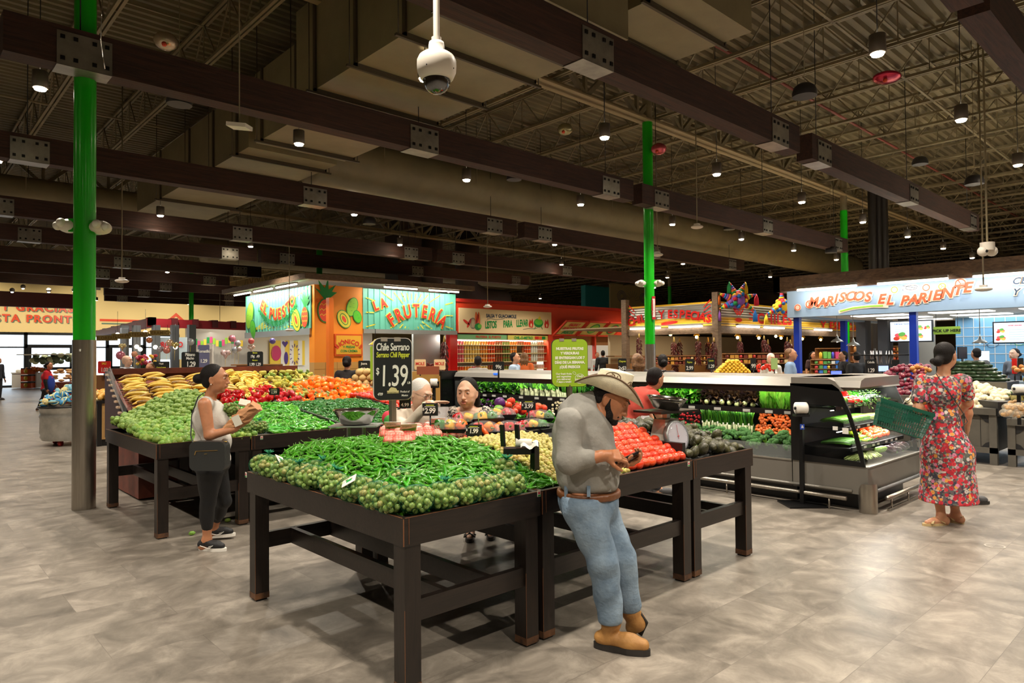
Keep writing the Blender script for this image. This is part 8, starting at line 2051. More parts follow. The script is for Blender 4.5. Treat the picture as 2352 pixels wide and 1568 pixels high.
for n in 'LR':
 a=J3['an'+n]; mb=MB(); sole(mb,M_BLACK,a,-Fw,.26,.05,0,.035,.08);
 for t in(.03,.09): mb.mat(M_BLACK).tube([a-Fw*t+Rw*.05+V3(0,0,-.04),a-Fw*t+V3(0,0,-.005+.0*t),a-Fw*t-Rw*.05+V3(0,0,-.04)],.02,6,flat=.35)
 wpart('sandal',mb,g3)
# ---- white haired woman reaching with a plastic bag
C4=5.75; q=lambda px,py,dc=0:at(px,py,c=C4+dc)
M_CREMT=fabric('cream_top',(226,212,194),bump=.4,bscale=20)
jj=dict(pel=q(962,1060,.15),che=q(950,985,.1),nk=q(950,938,.02),hd=q(965,905,-.05),shL=q(992,962,.15),shR=q(912,955,.0),elR=q(930,985,-.18),wrR=q(984,926,-.3),elL=q(1010,1010,.2),wrL=q(1040,985,.1),anL=at(980,1180,z=.07),anR=at(950,1180,z=.07))
jj['anL'].x=3.35;jj['anL'].y=5.35;jj['anR'].x=3.2;jj['anR'].y=5.4
for n,o_ in(('L',.05),('R',-.05)): jj['kn'+n]=Vector((3.33+o_,5.3,.45)); jj['hip'+n]=jj['pel']-V3(0,0,.05)+Rw*o_*1.6
hnd={'R':((Rw*.98+Vector(Za)*.1).normalized(),(-Vector(Za)*.9-Fw*.2),-1,(.06,.08,.1,.12),.2)}
g4,J4,hd4,_=figure('white haired woman in glasses and a cream top reaching out an open hand',3.3,5.3,1.56,ANG(-Fw*.4+Rw*.9),M_CREMT,M_DARKP,SK_P,M_HAIRW,'f',jj,'bob',.0125,.0042,'long',.95,M_GSH,hnd,fwd=Rw*.75-Fw*.55-Vector(Za)*.42,hup=(.1,0,1),openm=True,hs=1.0,eye=True)
mb=MB().mat(M('thin_glasses',(120,90,80),.3,.6)); Mx,hc,s_=hd4
for sy in(-1,1): mb.tube([hc+Mx@V3(.108,sy*.034+.024*math.cos(t*PI/8),.014+.018*math.sin(t*PI/8)) for t in range(16)],.0014,4,closed=True); mb.tube([hc+Mx@V3(.104,sy*.058,.018),hc+Mx@V3(.01,sy*.082,.012)],.0014,4)
mb.tube([hc+Mx@V3(.11,-.01,.018),hc+Mx@V3(.11,.01,.018)],.0014,4); wpart('glasses',mb,g4)
mb=MB().mat(M('jade_bracelet',(176,206,160),.3)); w=J4['wrR']; d=(J4['wrR']-J4['elR']).normalized(); u=d.orthogonal().normalized(); v=d.cross(u)
mb.tube([w-d*.03+(u*math.cos(t*PI/8)+v*math.sin(t*PI/8))*.036 for t in range(16)],.005,6,closed=True); wpart('bracelet',mb,g4)
M_PLB=M('thin_plastic_bag',(248,246,246),.35,alpha=.75,bump=.4,bscale=20)
c=q(1014,934,-.3); mb=MB().mat(M_PLB)
mb.grid(lambda u,v:c+Rw*((.055+.035*v)*math.cos(2*PI*u)*(1+.1*math.sin(u*40)))+Fw*((.02+.02*v)*math.sin(2*PI*u))-Vector(Za)*(.23*v)+Rw*(-.015*v),40,8); mb.mat(M_PLB)
solo('plastic_bag',mb,'thin white plastic bag hanging from the open hand of the white haired woman','plastic bag')
mb=MB(); c=q(897,968,.0)
for k_,cc in enumerate(((222,70,40),(240,170,40),(60,150,60),(220,60,80),(240,130,40))): mb.mat(M('tote_%d'%k_,cc,.7)).ball(c+V3(math.sin(k_*2)*.03,math.cos(k_*2)*.03,(k_-2)*.03),(.05,.05,.06),10,8)
mb.mat(M_BLACK).ball(c-V3(0,0,.16),(.12,.1,.13),12,8); mb.tube([c,q(905,945,-.02),q(922,935,-.02)],.007,5); solo('shoulder_bag',mb,'black shoulder bag with a bright orange and green scarf beside the cream top','bag')
# ---- man in the red shirt bending to the case
C5=7.55; q=lambda px,py,dc=0:at(px,py,c=C5+dc)
M_CORT=fabric('coral_red_tee',(196,74,60),bump=.2)
jj=dict(pel=q(1440,985,.15),che=q(1472,925,.05),nk=q(1496,893,.1),hd=q(1505,870,.12),shL=q(1462,905,.26),shR=q(1500,912,-.1),elR=q(1514,950,-.08),wrR=q(1528,990,.1),elL=q(1492,960,.3),wrL=q(1485,1000,.4),hipL=q(1440,1000,.22),hipR=q(1444,1000,.05),knL=q(1450,1070,.3),knR=q(1462,1070,.1),anL=at(1470,1122,z=.07),anR=at(1512,1122,z=.07),toeL=Rw,toeR=Rw)
g5,J5,hd5,_=figure('man in a coral red tee shirt with sunglasses on his head bending toward the case',6.3,4.8,1.72,ANG(Rw*.9+Fw*.4),M_CORT,M_DARKP,SK_M,M_HAIRB,'m',jj,'short',.0125,.0045,'tee',.95,M_GSH,None,fwd=Rw*.75+Fw*.6-Vector(Za)*.15,hup=(.25,-.2,1),fat=.02,wide=1.05,eye=False)
mb=MB().mat(M_BLACK); Mx,hc,s_=hd5
for sy in(-1,1): mb.ball(hc+Mx@V3(.055,sy*.035,.105),(.022,.026,.012),10,6); mb.tube([hc+Mx@V3(.05,sy*.06,.1),hc+Mx@V3(-.02,sy*.083,.06),hc+Mx@V3(-.07,sy*.07,.0)],.004,5)
wpart('sunglasses',mb,g5)
for k_,(px_,py_,dc,l_) in enumerate(((1408,955,-.3,'white plastic bag in front of the coral shirt, beside the hat brim'),(1482,968,-.1,'white plastic bag hanging under the arm of the man in the coral shirt'))):
 c=q(px_,py_-14,dc); mb=MB().mat(M_PLB).grid(lambda u,v:c+Rw*((.04+.06*math.sin(v*2.2))*math.cos(2*PI*u)*(1+.12*math.sin(u*30)))+Fw*((.03+.03*v)*math.sin(2*PI*u))-Vector(Za)*(.22*v),30,8); solo('plastic_bag',mb,l_,'plastic bag')
# ---- people farther off
def far(label,px,pyh,c,H,face,topc,skn,hairm,hair='short',toptype='tee',sex='f',py0=None,**k):
 p=at(px,pyh,c=c); H=(p.z)/.925 if H is None else H
 j=k.pop('j',{}); dz=p.z-.925*H
 return figure(label,p.x,p.y,H,face,fabric('top_%d_%d_%d'%topc,topc,bump=.1),k.pop('bot',M_DARKP),skn,hairm,sex,j,hair,k.pop('res',.02),.0085,toptype,.95,M_GSH,None,eye=False,**k)
A0=ANG(Fw); AR=ANG(Rw)
far('woman in a black top with a bun, back turned, at the melon stand',797,846,12.6,1.6,A0,(34,30,30),SK_M,M_HAIRB,'bun','long',j={})
far('grey haired man in a light blue shirt behind the case by the blue post',1815,828,13.2,1.68,AR-.5,(140,170,206),SK_M,M_HAIRBR,'short','long','m')
far('white haired woman behind the piled lemons',1771,832,15.0,1.58,ANG(-Fw),(206,206,200),SK_P,M_HAIRW,'bob','tee')
far('woman with long dark blond hair behind the case near the second green pillar',1463,842,11.4,1.6,A0+.3,(70,60,56),SK_M,M_HAIRBR,'long')
far('woman with dark hair behind the man in the coral shirt',1522,848,11.0,1.58,A0,(60,50,48),SK_M,M_HAIRB,'bun')
far('shopper in a black and white patterned top behind the case',1098,838,14.6,1.58,A0,(150,144,136),SK_D,M_HAIRB,'short')
far('young man in a pale blue collared shirt before the jar shelves',1182,832,15.0,1.65,ANG(-Fw*.3+Rw),(170,190,214),SK_M,M_HAIRB,'short','long','m')
far('woman with long light brown hair and an orange top facing the jar shelves',1204,824,17.5,1.66,A0,(206,98,40),SK_P,M_HAIRBR,'long')
far('cook in black seen through the red service window',1385,828,26.5,1.75,A0,(30,30,32),SK_M,M_HAIRB,'short','long','m')
far('cook in white seen through the red service window',1372,822,28,1.68,ANG(-Fw),(220,220,216),SK_M,M_HAIRB,'short','long')
far('dark haired woman far inside between the blue posts',1868,836,22,1.62,ANG(-Fw),(60,40,40),SK_M,M_HAIRB,'long')
far('shopper in dark clothes standing beside the blue post of the seafood kiosk',1938,838,17,1.62,AR+PI,(36,36,40),SK_M,M_HAIRB,'bob','long')
far('shopper in black partly hidden beyond the second blue post',1968,846,15.8,1.6,A0,(40,40,42),SK_M,M_HAIRB,'short')
far('man at the seafood counter screen, back turned',2243,820,14.6,1.66,A0,(96,96,96),SK_M,M_HAIRB,'short','tee','m')
far('woman with a dark bun behind the seafood counter',2331,823,14.2,1.64,ANG(-Rw-Fw*.3),(110,116,126),SK_P,M_HAIRB,'bun','tee')
far('bald man in a pale grey shirt bending by the flower stand',291,834,15.5,1.66,AR,(176,180,188),SK_P,SK_P,'short','long','m',j={})
far('shopper with curly hair behind the banana rack sign',346,846,13.5,1.5,ANG(-Fw),(80,60,60),SK_M,M_HAIRBR,'long')
far('customer in dark clothes at the far left edge by the doors',-4,852,27,1.68,AR,(36,36,44),SK_M,M_HAIRB,'short','long','m')
# employee walking, red shirt and blue apron
p=at(84,943,z=0); cw=(p-Vector((0,0,HC))).dot(Fv); q=lambda px,py,dc=0:at(px,py,c=cw+dc)
M_RSH=fabric('red_uniform_shirt',(200,26,40)); jj=dict(pel=q(108,893),che=q(108,866),nk=q(110,849),hd=q(113,840),shL=q(112,856,.2),shR=q(106,856,-.2),elL=q(116,872,.25),wrL=q(126,884,.2),elR=q(104,876,-.25),wrR=q(107,893,-.2),hipL=q(112,898,.08),hipR=q(106,898,-.08),knL=q(121,915,.08),anL=q(128,936,.08),knR=q(99,914,-.08),anR=q(88,937,-.08),toeL=Rw,toeR=(Rw-Fw*.1).normalized())
p0=at(108,945,c=cw)
g6,J6,h6,b6=figure('store worker walking in a red shirt and blue apron with black sleeves',p0.x,p0.y,1.62,AR,M_RSH,M_LEG,SK_T,M_HAIRB,'f',jj,'bun',.018,.0075,'tee',.95,M_SNK,None,fat=.05,eye=False,fold=.001)
S=Form(.04); S.ell(tuple(J6['che'].lerp(J6['pel'],.55)+Rw*.1),(.1,.17,.28),Matrix((Rw,Fw,Vector(Za))).transposed(),.03); wme('apron',S.mesh('apron',.02,[fabric('blue_apron',(32,58,150))]),g6)
S=Form(.02)
for n in 'LR': S.chain([tuple(J6['sh'+n].lerp(J6['el'+n],.5)),tuple(J6['el'+n]),tuple(J6['wr'+n])],[.065,.05,.04])
wme('sleeves',S.mesh('sleeves',.018,[M_LEG]),g6)
# ---------------------------------------------------------------- dome camera hanging in front
c=at(1003,160,c=3.5)
g=empty('dome_camera',c,0,'white pan and tilt dome camera hanging on a pipe near the top centre','camera')
mb=MB().mat(M_WHITE).lathe([(.0,.14),(.038,.14),(.041,.125),(.041,.09),(.05,.085),(.075,.078),(.09,.066),(.1,.045),(.101,.02),(.099,-.012),(.085,-.045),(.072,-.056),(.066,-.05)],c,36,caps=False); wpart('housing',mb,g)
mb=MB().mat(M('smoked_dome',(20,18,20),.03,0,coat=1,spec=1)).lathe([(.07,-.04),(.07,-.062),(.063,-.09),(.045,-.112),(.022,-.123),(0,-.126)],c,32,caps=False); wpart('dome',mb,g)
mb=MB().mat(M_WHITE).cyl(c.x,c.y,c.z+.13,6.6,.0165,14); mb.cyl(c.x,c.y,c.z+.14,c.z+.165,.026,14); wpart('pipe',mb,g)
mb=MB().mat(M_BOLT)
for k in range(4):
 a=.4+k*PI/2; mb.ball(c+V3(math.cos(a)*.098,math.sin(a)*.098,-.01),.004,6,4)
wpart('screws',mb,g)
def hang(name,label,cat,px,py,cc,build,zt=7.5,rod=.006,grp=None):
 p=at(px,py,c=cc); g=empty(name,p,0,label,cat,grp); mb=MB(); build(mb,p); wpart('housing',mb,g); wpart('cord',MB().mat(M_JOIST).tube([p,(p.x,p.y,zt)],rod,5),g); return g
def spk(mb,p): mb.mat(M('speaker_dark',(44,42,44),.5)).lathe([(.0,.14),(.09,.14),(.14,.1),(.165,.02),(.16,-.03)],p,24,caps=False); mb.mat(M('speaker_grille',(72,70,70),.6)).lathe([(.16,-.03),(.0,-.034)],p,24,caps=False)
for px_,py_,w,l in((412,236,56,'round black pendant speaker over the duct, left of centre'),(1848,217,55,'round black pendant speaker at the upper right'),(1181,410,36,'pendant speaker in front of the long round duct'),(848,512,30,'pendant speaker behind the third dark beam'),(2113,375,34,'dark stage light shape under the right hand roof joists'),(2238,420,40,'black pendant speaker near the right edge'),(1675,525,26,'small pendant speaker past the long round duct'),(1909,578,26,'small pendant speaker over the seafood kiosk header')): hang('pendant_speaker',l,'speaker',px_,py_,1568*.33/w,spk)
def twin(mb,p): mb.mat(M_WHITE).ball(p,(.13,.13,.04),16,8); mb.box(p.x-.05,p.x+.05,p.y-.05,p.y+.05,p.z+.03,p.z+.07)
for px_,py_,w,l in((280,645,30,'white hanging sensor bar left of the tall green pillar lamps'),(1120,704,20,'white hanging twin lamp in front of the red counter'),(1601,521,28,'white disc fitting under the round duct'),(1510,585,26,'pale fitting below the second green pillar beam'),(2259,664,36,'beige hanging box over the seafood sign'),(665,758,20,'small white sensor beside the fruit kiosk sign'),(505,765,12,'tiny white sensor over the balloon stand')): hang('hanging_sensor',l,'sensor',px_,py_,1568*.26/w,twin,7.3,.012)
def ap(mb,p): mb.mat(M_WHITE).obox(p,(rt.x,rt.y,-.1),.09,(fw.x,fw.y,.1),.09,.018)
hang('access_point','white square wireless box hanging above the second dark beam','wireless box',550,290,6.4,ap)
c=at(2268,575,c=8.6); g=empty('twin_camera',c,0,'white twin lens camera hanging above the seafood header','camera')
mb=MB().mat(M_WHITE); mb.cyl(c.x,c.y,c.z+.0,c.z+.1,.08,18)
for s in(-1,1): mb.ball(c+Rw*.055*s+V3(0,0,-.01),.065,14,10)
wpart('housing',mb,g); wpart('lens',MB().mat(M_BLACK).ball(c-Rw*.05-Fw*.05+V3(0,0,-.015),.022,10,8),g); wpart('pipe',MB().mat(M_JOIST).cyl(c.x,c.y,c.z+.1,7.3,.012,8),g)
for px_,py_,l in((222,660,'small red lit exit sign left of the dark beam ends'),(252,748,'second red exit sign nearer the cream wall')):
 cc=1568*.3/(14 if px_<240 else 9); p=at(px_,py_,c=cc); g=empty('exit_sign',p,0,l,'exit sign')
 wpart('housing',MB().mat(M_WHITEM).obox(p,(Fw*.8+Rw*.6),.17,Za,.12,.025),g); nn=(Rw*.8-Fw*.6)
 mb=MB().mat(M('exit_red',(236,60,70),.5,emit=.7)).obox(p-Rw*.02-Fw*.03,(Fw*.8+Rw*.6),.14,Za,.09,.012); wpart('lit_face',mb,g); wpart('rod',MB().mat(M_JOIST).tube([p+V3(0,0,.1),(p.x,p.y,7.3)],.01,6),g)
# mylar balloons caught at the roof
for px_,py_,cc,col,l in((381,95,9.5,(196,176,150),'printed silver balloon caught under the roof joists at the upper left'),(1298,297,14,(170,160,120),'small shiny balloon caught under the roof beside the centre lamp'),(1513,342,14,(200,90,100),'pink balloon caught under the roof right of the second green pillar'),(2037,178,10.5,(190,40,70),'red balloon lying on the roof joists at the upper right')):
 mb=MB().mat(M('foil_%d'%px_,col,.2,.6,bump=.4,bscale=8)).ball(at(px_,py_,c=cc),(.16,.16,.12) if px_!=2037 else (.24,.2,.07),16,10); mb.mat(M_ORL).ball(at(px_-4,py_+6,c=cc-.12),.035,8,6); solo('foil_balloon',mb,l,'balloon')
mb=MB().mat(MIRR); P=[at(x,y,c=4.5) for x,y in((236,-10),(233,40),(232,90),(236,130),(241,158))]; mb.tube(P,.0035,5); solo('tinsel_string',mb,'thin silver tinsel string dangling before the big steel plate','string')
# ---------------------------------------------------------------- right: grey stands of onions and squash
M_STAND=M('grey_stand_wood',(98,94,86),.5,var=.05,vscale=5); M_STANDD=M('dark_stand_iron',(34,34,36),.5)
def stand(x0,x1,y0,y1,h,label):
 g=empty('produce_stand',((x0+x1)/2,(y0+y1)/2,0),0,label,'stand','grey panelled produce stands at the right')
 mb=MB().mat(M_STAND).box(x0-.03,x1,y0,y1,h-.09,h); wpart('top_rail',mb,g)
 mb=MB().mat(M_STAND).box(x0+.03,x1,y0+.05,y1-.05,.16,h-.09)
 for k in range(1,6): mb.mat(M_STANDD).box(x0+.026,x0+.031,y0+(y1-y0)*k/6-.003,y0+(y1-y0)*k/6+.003,.2,h-.12)
 wpart('panel',mb,g)
 for yy in(y0,y1-.09):
  mb=MB().mat(M_STAND).box(x0,x0+.09,yy,yy+.09,0,h-.09); wpart('leg',mb,g)
  s=1 if yy==y0 else -1; e=yy+(.09 if s>0 else 0)
  for zz,q_ in((h-.09,-1),(.2,1)): wpart('corner_plate',MB().mat(M_STANDD).prism([(0,0),(.16*s,0),(.11*s,.03*q_),(.05*s,.1*q_),(0,.12*q_)],(x0+.02,e,zz),Ya,Za,.012),g)
 mb=MB().mat(M_STAND).box(x0,x0+.05,y0,y1,.16,.24); wpart('foot_rail',mb,g); return g
stand(11.45,13.2,2.42,3.6,.79,'grey stand carrying the white onions, corner beside the floral dress')
stand(11.46,13.2,.1,2.3,.66,'lower grey stand with mesh bags at the right edge')
oni=[husked('onion_%d'%i,.043+.003*i,M_WON,.02,2,i,14,10,M('onion_tip',(200,176,120),.6),.9) for i in range(3)]
def hW(x,y): return .83+.26*sstep((x-11.45)/.75)*(1-.0*y)-.14*sstep((3.0-y)/.7)
pile('white_onion',oni,'large white onion in the sloping heap on the grey stand','onion','white onions on the grey stand',(11.5,12.5,2.42,3.55),hW,.088,jit=.28,under=1,slabel='mass of white onions below the top layer')
mb=MB().mat(M_STANDD).box(12.55,13.3,2.5,3.6,.8,1.12); mb.mat(M_STAND).box(12.5,12.55,2.5,4.7,1.02,1.12); solo('raised_shelf',mb,'dark raised shelf under the stacked zucchini','shelf')
zuc=[]
for i in range(3):
 mb=MB().mat(M_ZUC).tube([(0,-.1,0),(0,-.08,0),(0,0,.004),(0,.08,0),(0,.1,0)],[.014,.026,.029,.025,.012],10); zuc.append(mb.mesh('zucchini_%d'%i))
for lay in range(6):
 for k in range(2 if lay<5 else 1):
  n_=int(7-lay*.8)
  for i in range(n_):
   p=Vector((12.62+.24*k+lay*.02,2.62+i*.14+lay*.06,1.15+lay*.052)); o=bpy.data.objects.new('zucchini',zuc[(i+lay)%3]); COL.objects.link(o); o.location=p; o.rotation_euler=(random.uniform(-.05,.05),0,random.uniform(-.25,.25)-.1); tag(o,'dark green zucchini in the neat stack behind the white onions','zucchini','stacked zucchini behind the white onions')
ron=[husked('red_onion_%d'%i,.04,M_RON,.02,2,i,12,8,None,.9) for i in range(2)]; yon=[husked('yellow_onion_%d'%i,.045,M_YON,.02,2,i,12,8,None,.9) for i in range(2)]
o0=at(2085,872,c=11.2)
stand(o0.x-.35,o0.x+1.0,o0.y-.2,o0.y+.75,.9,'grey stand of red onions behind the refrigerated case')
pile('red_onion',ron,'dark red onion in the heap between the case and the floral dress','onion','red onions behind the case',(o0.x-.3,o0.x+.6,o0.y-.15,o0.y+.65),lambda x,y:.93+.42*sstep((x-o0.x+.3)/.7)*sstep((o0.y+.9-y)/.7),.085,jit=.3,under=1)
for k,(px_,py_) in enumerate(((2096,842),(2106,838),(2116,841),(2126,843),(2101,848),(2112,848),(2122,850),(2134,846))):
 o=bpy.data.objects.new('yellow_onion',yon[k%2]); COL.objects.link(o); o.location=at(px_,py_+4,c=11.3); tag(o,'golden yellow onion on top of the red onion heap','onion','yellow onions on top of the red ones')
M_PSK=M('pineapple_skin',(150,130,50),.6,c2=(90,90,40),vscale=60,bump=1,bscale=120)
def pineap(seed):
 mb=MB().mat(M_PSK).ball((0,0,.1),(.065,.065,.1),16,12)
 for k in range(18):
  a=k*2.4; e=.3+.04*k; mb.mat(M_LFD)
  d=Vector((math.cos(a)*math.sin(e*.8),math.sin(a)*math.sin(e*.8),math.cos(e*.8))); leaf(mb,(0,0,.19),d,.14,.012,-.3,M('pine_leaf',(70,104,60),.5),(-d.x,-d.y,.5),0,4)
 return mb.mesh('pineapple')
pn=[pineap(1),pineap(2)]
for k,(px_,py_,cc) in enumerate(((2318,905,9.9),(2340,890,9.9),(2352,865,10.1),(2330,912,9.7),(2345,915,9.7))):
 o=bpy.data.objects.new('pineapple',pn[k%2]); COL.objects.link(o); o.location=at(px_,py_+8,c=cc); o.rotation_euler=(1.35,.2,k*.5); tag(o,'whole pineapple lying at the right edge beyond the white onions','pineapple','pineapples at the right edge')
mb=MB().mat(M_STANDD).obox(at(2338,935,c=9.8),Rw,.5,Za,.1,.3); solo('produce_ledge',mb,'dark ledge under the pineapples at the right edge','ledge')
pot=[husked('potato_%d'%i,.04,M('potato_skin',(190,148,96),.6,rand=.1),.06,2,i,10,8,None,.8) for i in range(2)]
for k,(px_,py_) in enumerate(((2322,925),(2332,923),(2342,927),(2351,930),(2327,932))):
 o=bpy.data.objects.new('potato',pot[k%2]); COL.objects.link(o); o.location=at(px_,py_,c=9.3); tag(o,'tan potato behind the small bag roll at the right edge','potato','potatoes at the right edge')
M_MESHB=M('clear_mesh_bag',(230,224,206),.3,alpha=.25)
for k,(px_,py_) in enumerate(((2312,948),(2332,950),(2350,946),(2318,935),(2340,934))):
 p=at(px_,py_,c=8.35); g=empty('onion_bag',p,0,'clear bag of small brown onions on the low stand, %s'%(['first from the dress','second from the dress','at the picture edge','stacked above the first','stacked above the second'][k]),'bag')
 mb=MB()
 for j in range(10): mb.mat(M('small_brown_onion',(198,150,84),.4)).ball(p+V3(random.uniform(-.05,.05),random.uniform(-.05,.05),random.uniform(-.03,.03)),.022,8,6)
 wpart('onions',mb,g); wpart('clear_bag',MB().mat(M_MESHB).ball(p,(.08,.08,.055),12,8),g)
for k,(px_,py_,cc) in enumerate(((2330,845,11.5),(2345,842,11.5),(2336,850,11.3),(2350,850,11.3))):
 o=bpy.data.objects.new('mango',yon[k%2]); COL.objects.link(o); o.location=at(px_,py_,c=cc); tag(o,'round yellow fruit between the zucchini and the dark price signs','fruit','yellow fruit by the dark signs')
bagstand(at(2340,905,c=9.2).x,at(2340,905,c=9.2).y,.6,1.0,'white bag roll on a black stand at the right edge of the onion stand',False)
# ---------------------------------------------------------------- things standing behind the case
lem=[MB().mat(M_LEM).ball((0,0,0),(.034,.034,.04),10,8).mesh('lemon')]
lc=at(1685,858,c=14.2)
mb=MB().mat(M('display_wood',(120,86,52),.5)).box(lc.x-1.2,lc.x+1.5,lc.y-1.6,lc.y+1.6,0,lc.z-.02); solo('wooden_display',mb,'wooden display block under the piled lemons','display')
for lay in range(7):
 n_=9-lay
 for i in range(n_):
  for j in range(3 if lay<5 else 2):
   p=lc+Rw*((i-(n_-1)/2)*.082+(0 if lay else 0))+Fw*(.07*j)+V3(0,0,.03+lay*.036*1.1); o=bpy.data.objects.new('lemon',lem[0]); COL.objects.link(o); o.location=p+V3(random.uniform(-.01,.01),0,random.uniform(-.006,.006)); o.rotation_euler=(random.random()*3,random.random()*3,0); tag(o,'yellow lemon in the pyramid behind the refrigerated case','lemon','lemons piled behind the case')
for k in range(26):
 p=at(1742+random.uniform(-6,40),852-random.uniform(0,14),c=13.9); mb=None
 o=bpy.data.objects.new('boxed_tomato',rom[k%2]); COL.objects.link(o); o.location=p; tag(o,'red tomato in the packs right of the lemons','tomato','tomatoes right of the lemons')
mel=[husked('melon_%d'%i,.07,M('cantaloupe_skin',(214,180,116),.6,rand=.08),.01,3,i,12,8,None,.95) for i in range(2)]
mc=at(842,884,c=12.2)
for lay in range(3):
 for i in range(5-lay):
  for j in range(2):
   o=bpy.data.objects.new('melon',mel[(i+j)%2]); COL.objects.link(o); o.location=mc+Rw*((i-(4-lay)/2)*.13)+Fw*.12*j+V3(0,0,.03+lay*.1); tag(o,'pale tan melon in the pile beside the black price sign','melon','melons beyond the orange bell peppers')
mb=MB().mat(M_RACK).box(mc.x-.6,mc.x+.7,mc.y-.6,mc.y+.7,0,mc.z-.05); solo('melon_stand',mb,'brown stand under the pale melons','stand')
def board(px0,px1,py0,py1,cc,lines,label,face=None,rz=0,rim=True,cat='sign'):
 c=at((px0+px1)/2,(py0+py1)/2,c=cc); w=(px1-px0)/1568*cc; h=(py1-py0)/1568*cc; g=empty('price_board',(c.x,c.y,c.z-h/2),0,label,cat)
 a=Matrix.Rotation(rz,3,'Z')@Rw; n=a.cross(Vector(Za))
 mb=MB().mat(face or M_CHALK).prism(rrect(-w/2,w/2,-h/2,h/2,min(w,h)*.1),c-n*.01,a,Za,.012); wpart('board_face',mb,g)
 t=MB()
 for (s_,fx,fy,sz,m_) in lines: text(s_,sz*h,m_,c+n*.004+a*(fx*w)+V3(0,0,fy*h),a,Za,.002,sz*h*.02,0,'CENTER',t,.9,sx=.85)
 if lines: wpart('board_writing',t,g)
 wpart('foot',MB().mat(M_BLACKM).tube([c-V3(0,0,h/2),c-V3(0,0,h/2+.12)],.012,6),g); return g
YL,WL=M_CHY,M_CHW
board(417,457,808,847,11.2,[('Plátano',0,.26,.26,WL),('Macho',0,.06,.22,WL),('1.29',.05,-.36,.42,WL)],'black chalk board reading Platano Macho 1.29 above the plantains')
board(456,480,792,850,11.6,[('Tomatillo',0,.2,.16,WL),('1.29',0,-.2,.2,WL)],'grey purple chalk board turned away, its pale back edge showing',M('slate_purple',(92,92,122),.5),.3)
board(478,492,791,852,11.7,[],'pale rounded edge of the board beside the grey purple one',M_WHITE,-.6)
board(568,604,807,844,11.6,[('19¢  .49',0,.12,.24,WL),('1.99 1.29',0,-.38,.26,WL),('Banana',0,.38,.13,YL),('Manzano',0,-.08,.12,YL)],'black board with four banana prices above the rack')
board(352,389,830,849,13.5,[('Nopal',0,.16,.28,WL),('Cactus Leaves',0,-.3,.26,YL)],'small black board with red edge over the banana rack, by the flowers')
board(225,254,829,857,15.5,[('SALE',0,.22,.24,M_YELL),('1.00',.02,-.36,.46,WL)],'red sale board reading 1.00 beyond the tall green pillar',M_RED2)
board(248,285,845,879,12.4,[('Calabaza 2.49',0,.16,.2,WL),('2.99',-.05,-.3,.36,WL)],'black chalk board reading 2.49 and 2.99 at the left end of the banana rack')
board(823,850,828,858,12.4,[('Jicama',0,.2,.24,WL),('89¢',0,-.36,.46,WL)],'black chalk board reading 89 cents by the pale melons')
board(850,864,795,872,11.8,[],'lime green board edge behind the big chalk sign',M('lime_board'),.8)
board(1132,1158,830,850,9.6,[('99¢',0,-.3,.6,WL)],'black chalk board reading 99 cents on the case top before the jar shelves')
board(1420,1439,823,853,12.0,[('Chayote',0,.22,.2,YL),('2x$3',0,-.36,.38,WL)],'black chalk board reading 2 x 3 left of the second green pillar')
board(1574,1594,824,853,12.4,[('Pepino',0,.18,.2,YL),('2.99',0,-.36,.42,WL)],'black chalk board reading 2.99 right of the man in the coral shirt')
board(1625,1642,822,848,12.6,[('Limón',0,.2,.22,YL),('1.29',0,-.36,.42,WL)],'black chalk board reading 1.29 left of the lemon pyramid')
board(1724,1737,822,850,12.8,[('99',0,-.3,.46,WL)],'narrow black board reading 99 right of the lemon pyramid')
board(1771,1786,822,848,13.0,[],'pale green board among the packed tomatoes',M('pale_green_board',(170,206,130),.6))
board(1988,2012,825,860,12.2,[('Cebolla',0,.25,.2,WL),('1.29',0,-.34,.36,WL)],'tall dark price board reading 1.29 above the end case')
board(2049,2066,826,860,12.2,[('99',0,-.3,.36,WL)],'tall dark price board reading 99 left of the red onions')
board(2325,2336,823,858,11.6,[],'dark price board seen edge on, red side first of the pair at the right edge',M_RED2); board(2338,2351,822,857,11.5,[('79',0,-.3,.4,WL)],'dark price board at the very right edge')
for px_,l in((1010,'cream mole board beside the dried chile string'),(965,'cream mole board partly behind the big chalk sign')): board(px_-13,px_+13,825,849,13.5,[('MOLE',0,-.05,.42,M_REDL)],l,M_BOARD)
mb=MB().mat(M('terracotta_tub',(150,78,48),.6)).obox(at(985,850,c=13.6),Rw,.22,Fw,.15,.08); mb.mat(MATS['dried_chile_skin'])
for k in range(30): mb.ball(at(985,843,c=13.6)+Rw*random.uniform(-.18,.18)+V3(0,0,random.uniform(0,.08)),(.03,.02,.02),6,4)
solo('chile_basket',mb,'terracotta basket of dried chiles between the two mole boards','basket')
mb=MB().mat(M_BLACKM); c=at(2010,830,c=13)
mb.obox(at(2020,815,c=13),Rw,.45,Fw,.2,.01)
for k in range(14):
 p=at(1992+k*4.5,805,c=13)+Fw*random.uniform(-.15,.15); mb.mat(M('hanging_wire_bags',(190,190,196),.3,.5)).tube([p,p+V3(random.uniform(-.04,.04),0,-.12),p+V3(random.uniform(-.05,.05),0,-.25)],[.004,.02,.008],5)
mb.mat(M_BLACKM).tube([c-V3(0,0,.4),c+V3(0,0,.25)],.02,8); solo('bag_rack',mb,'wire rack of hanging bags in front of the seafood kiosk','rack')
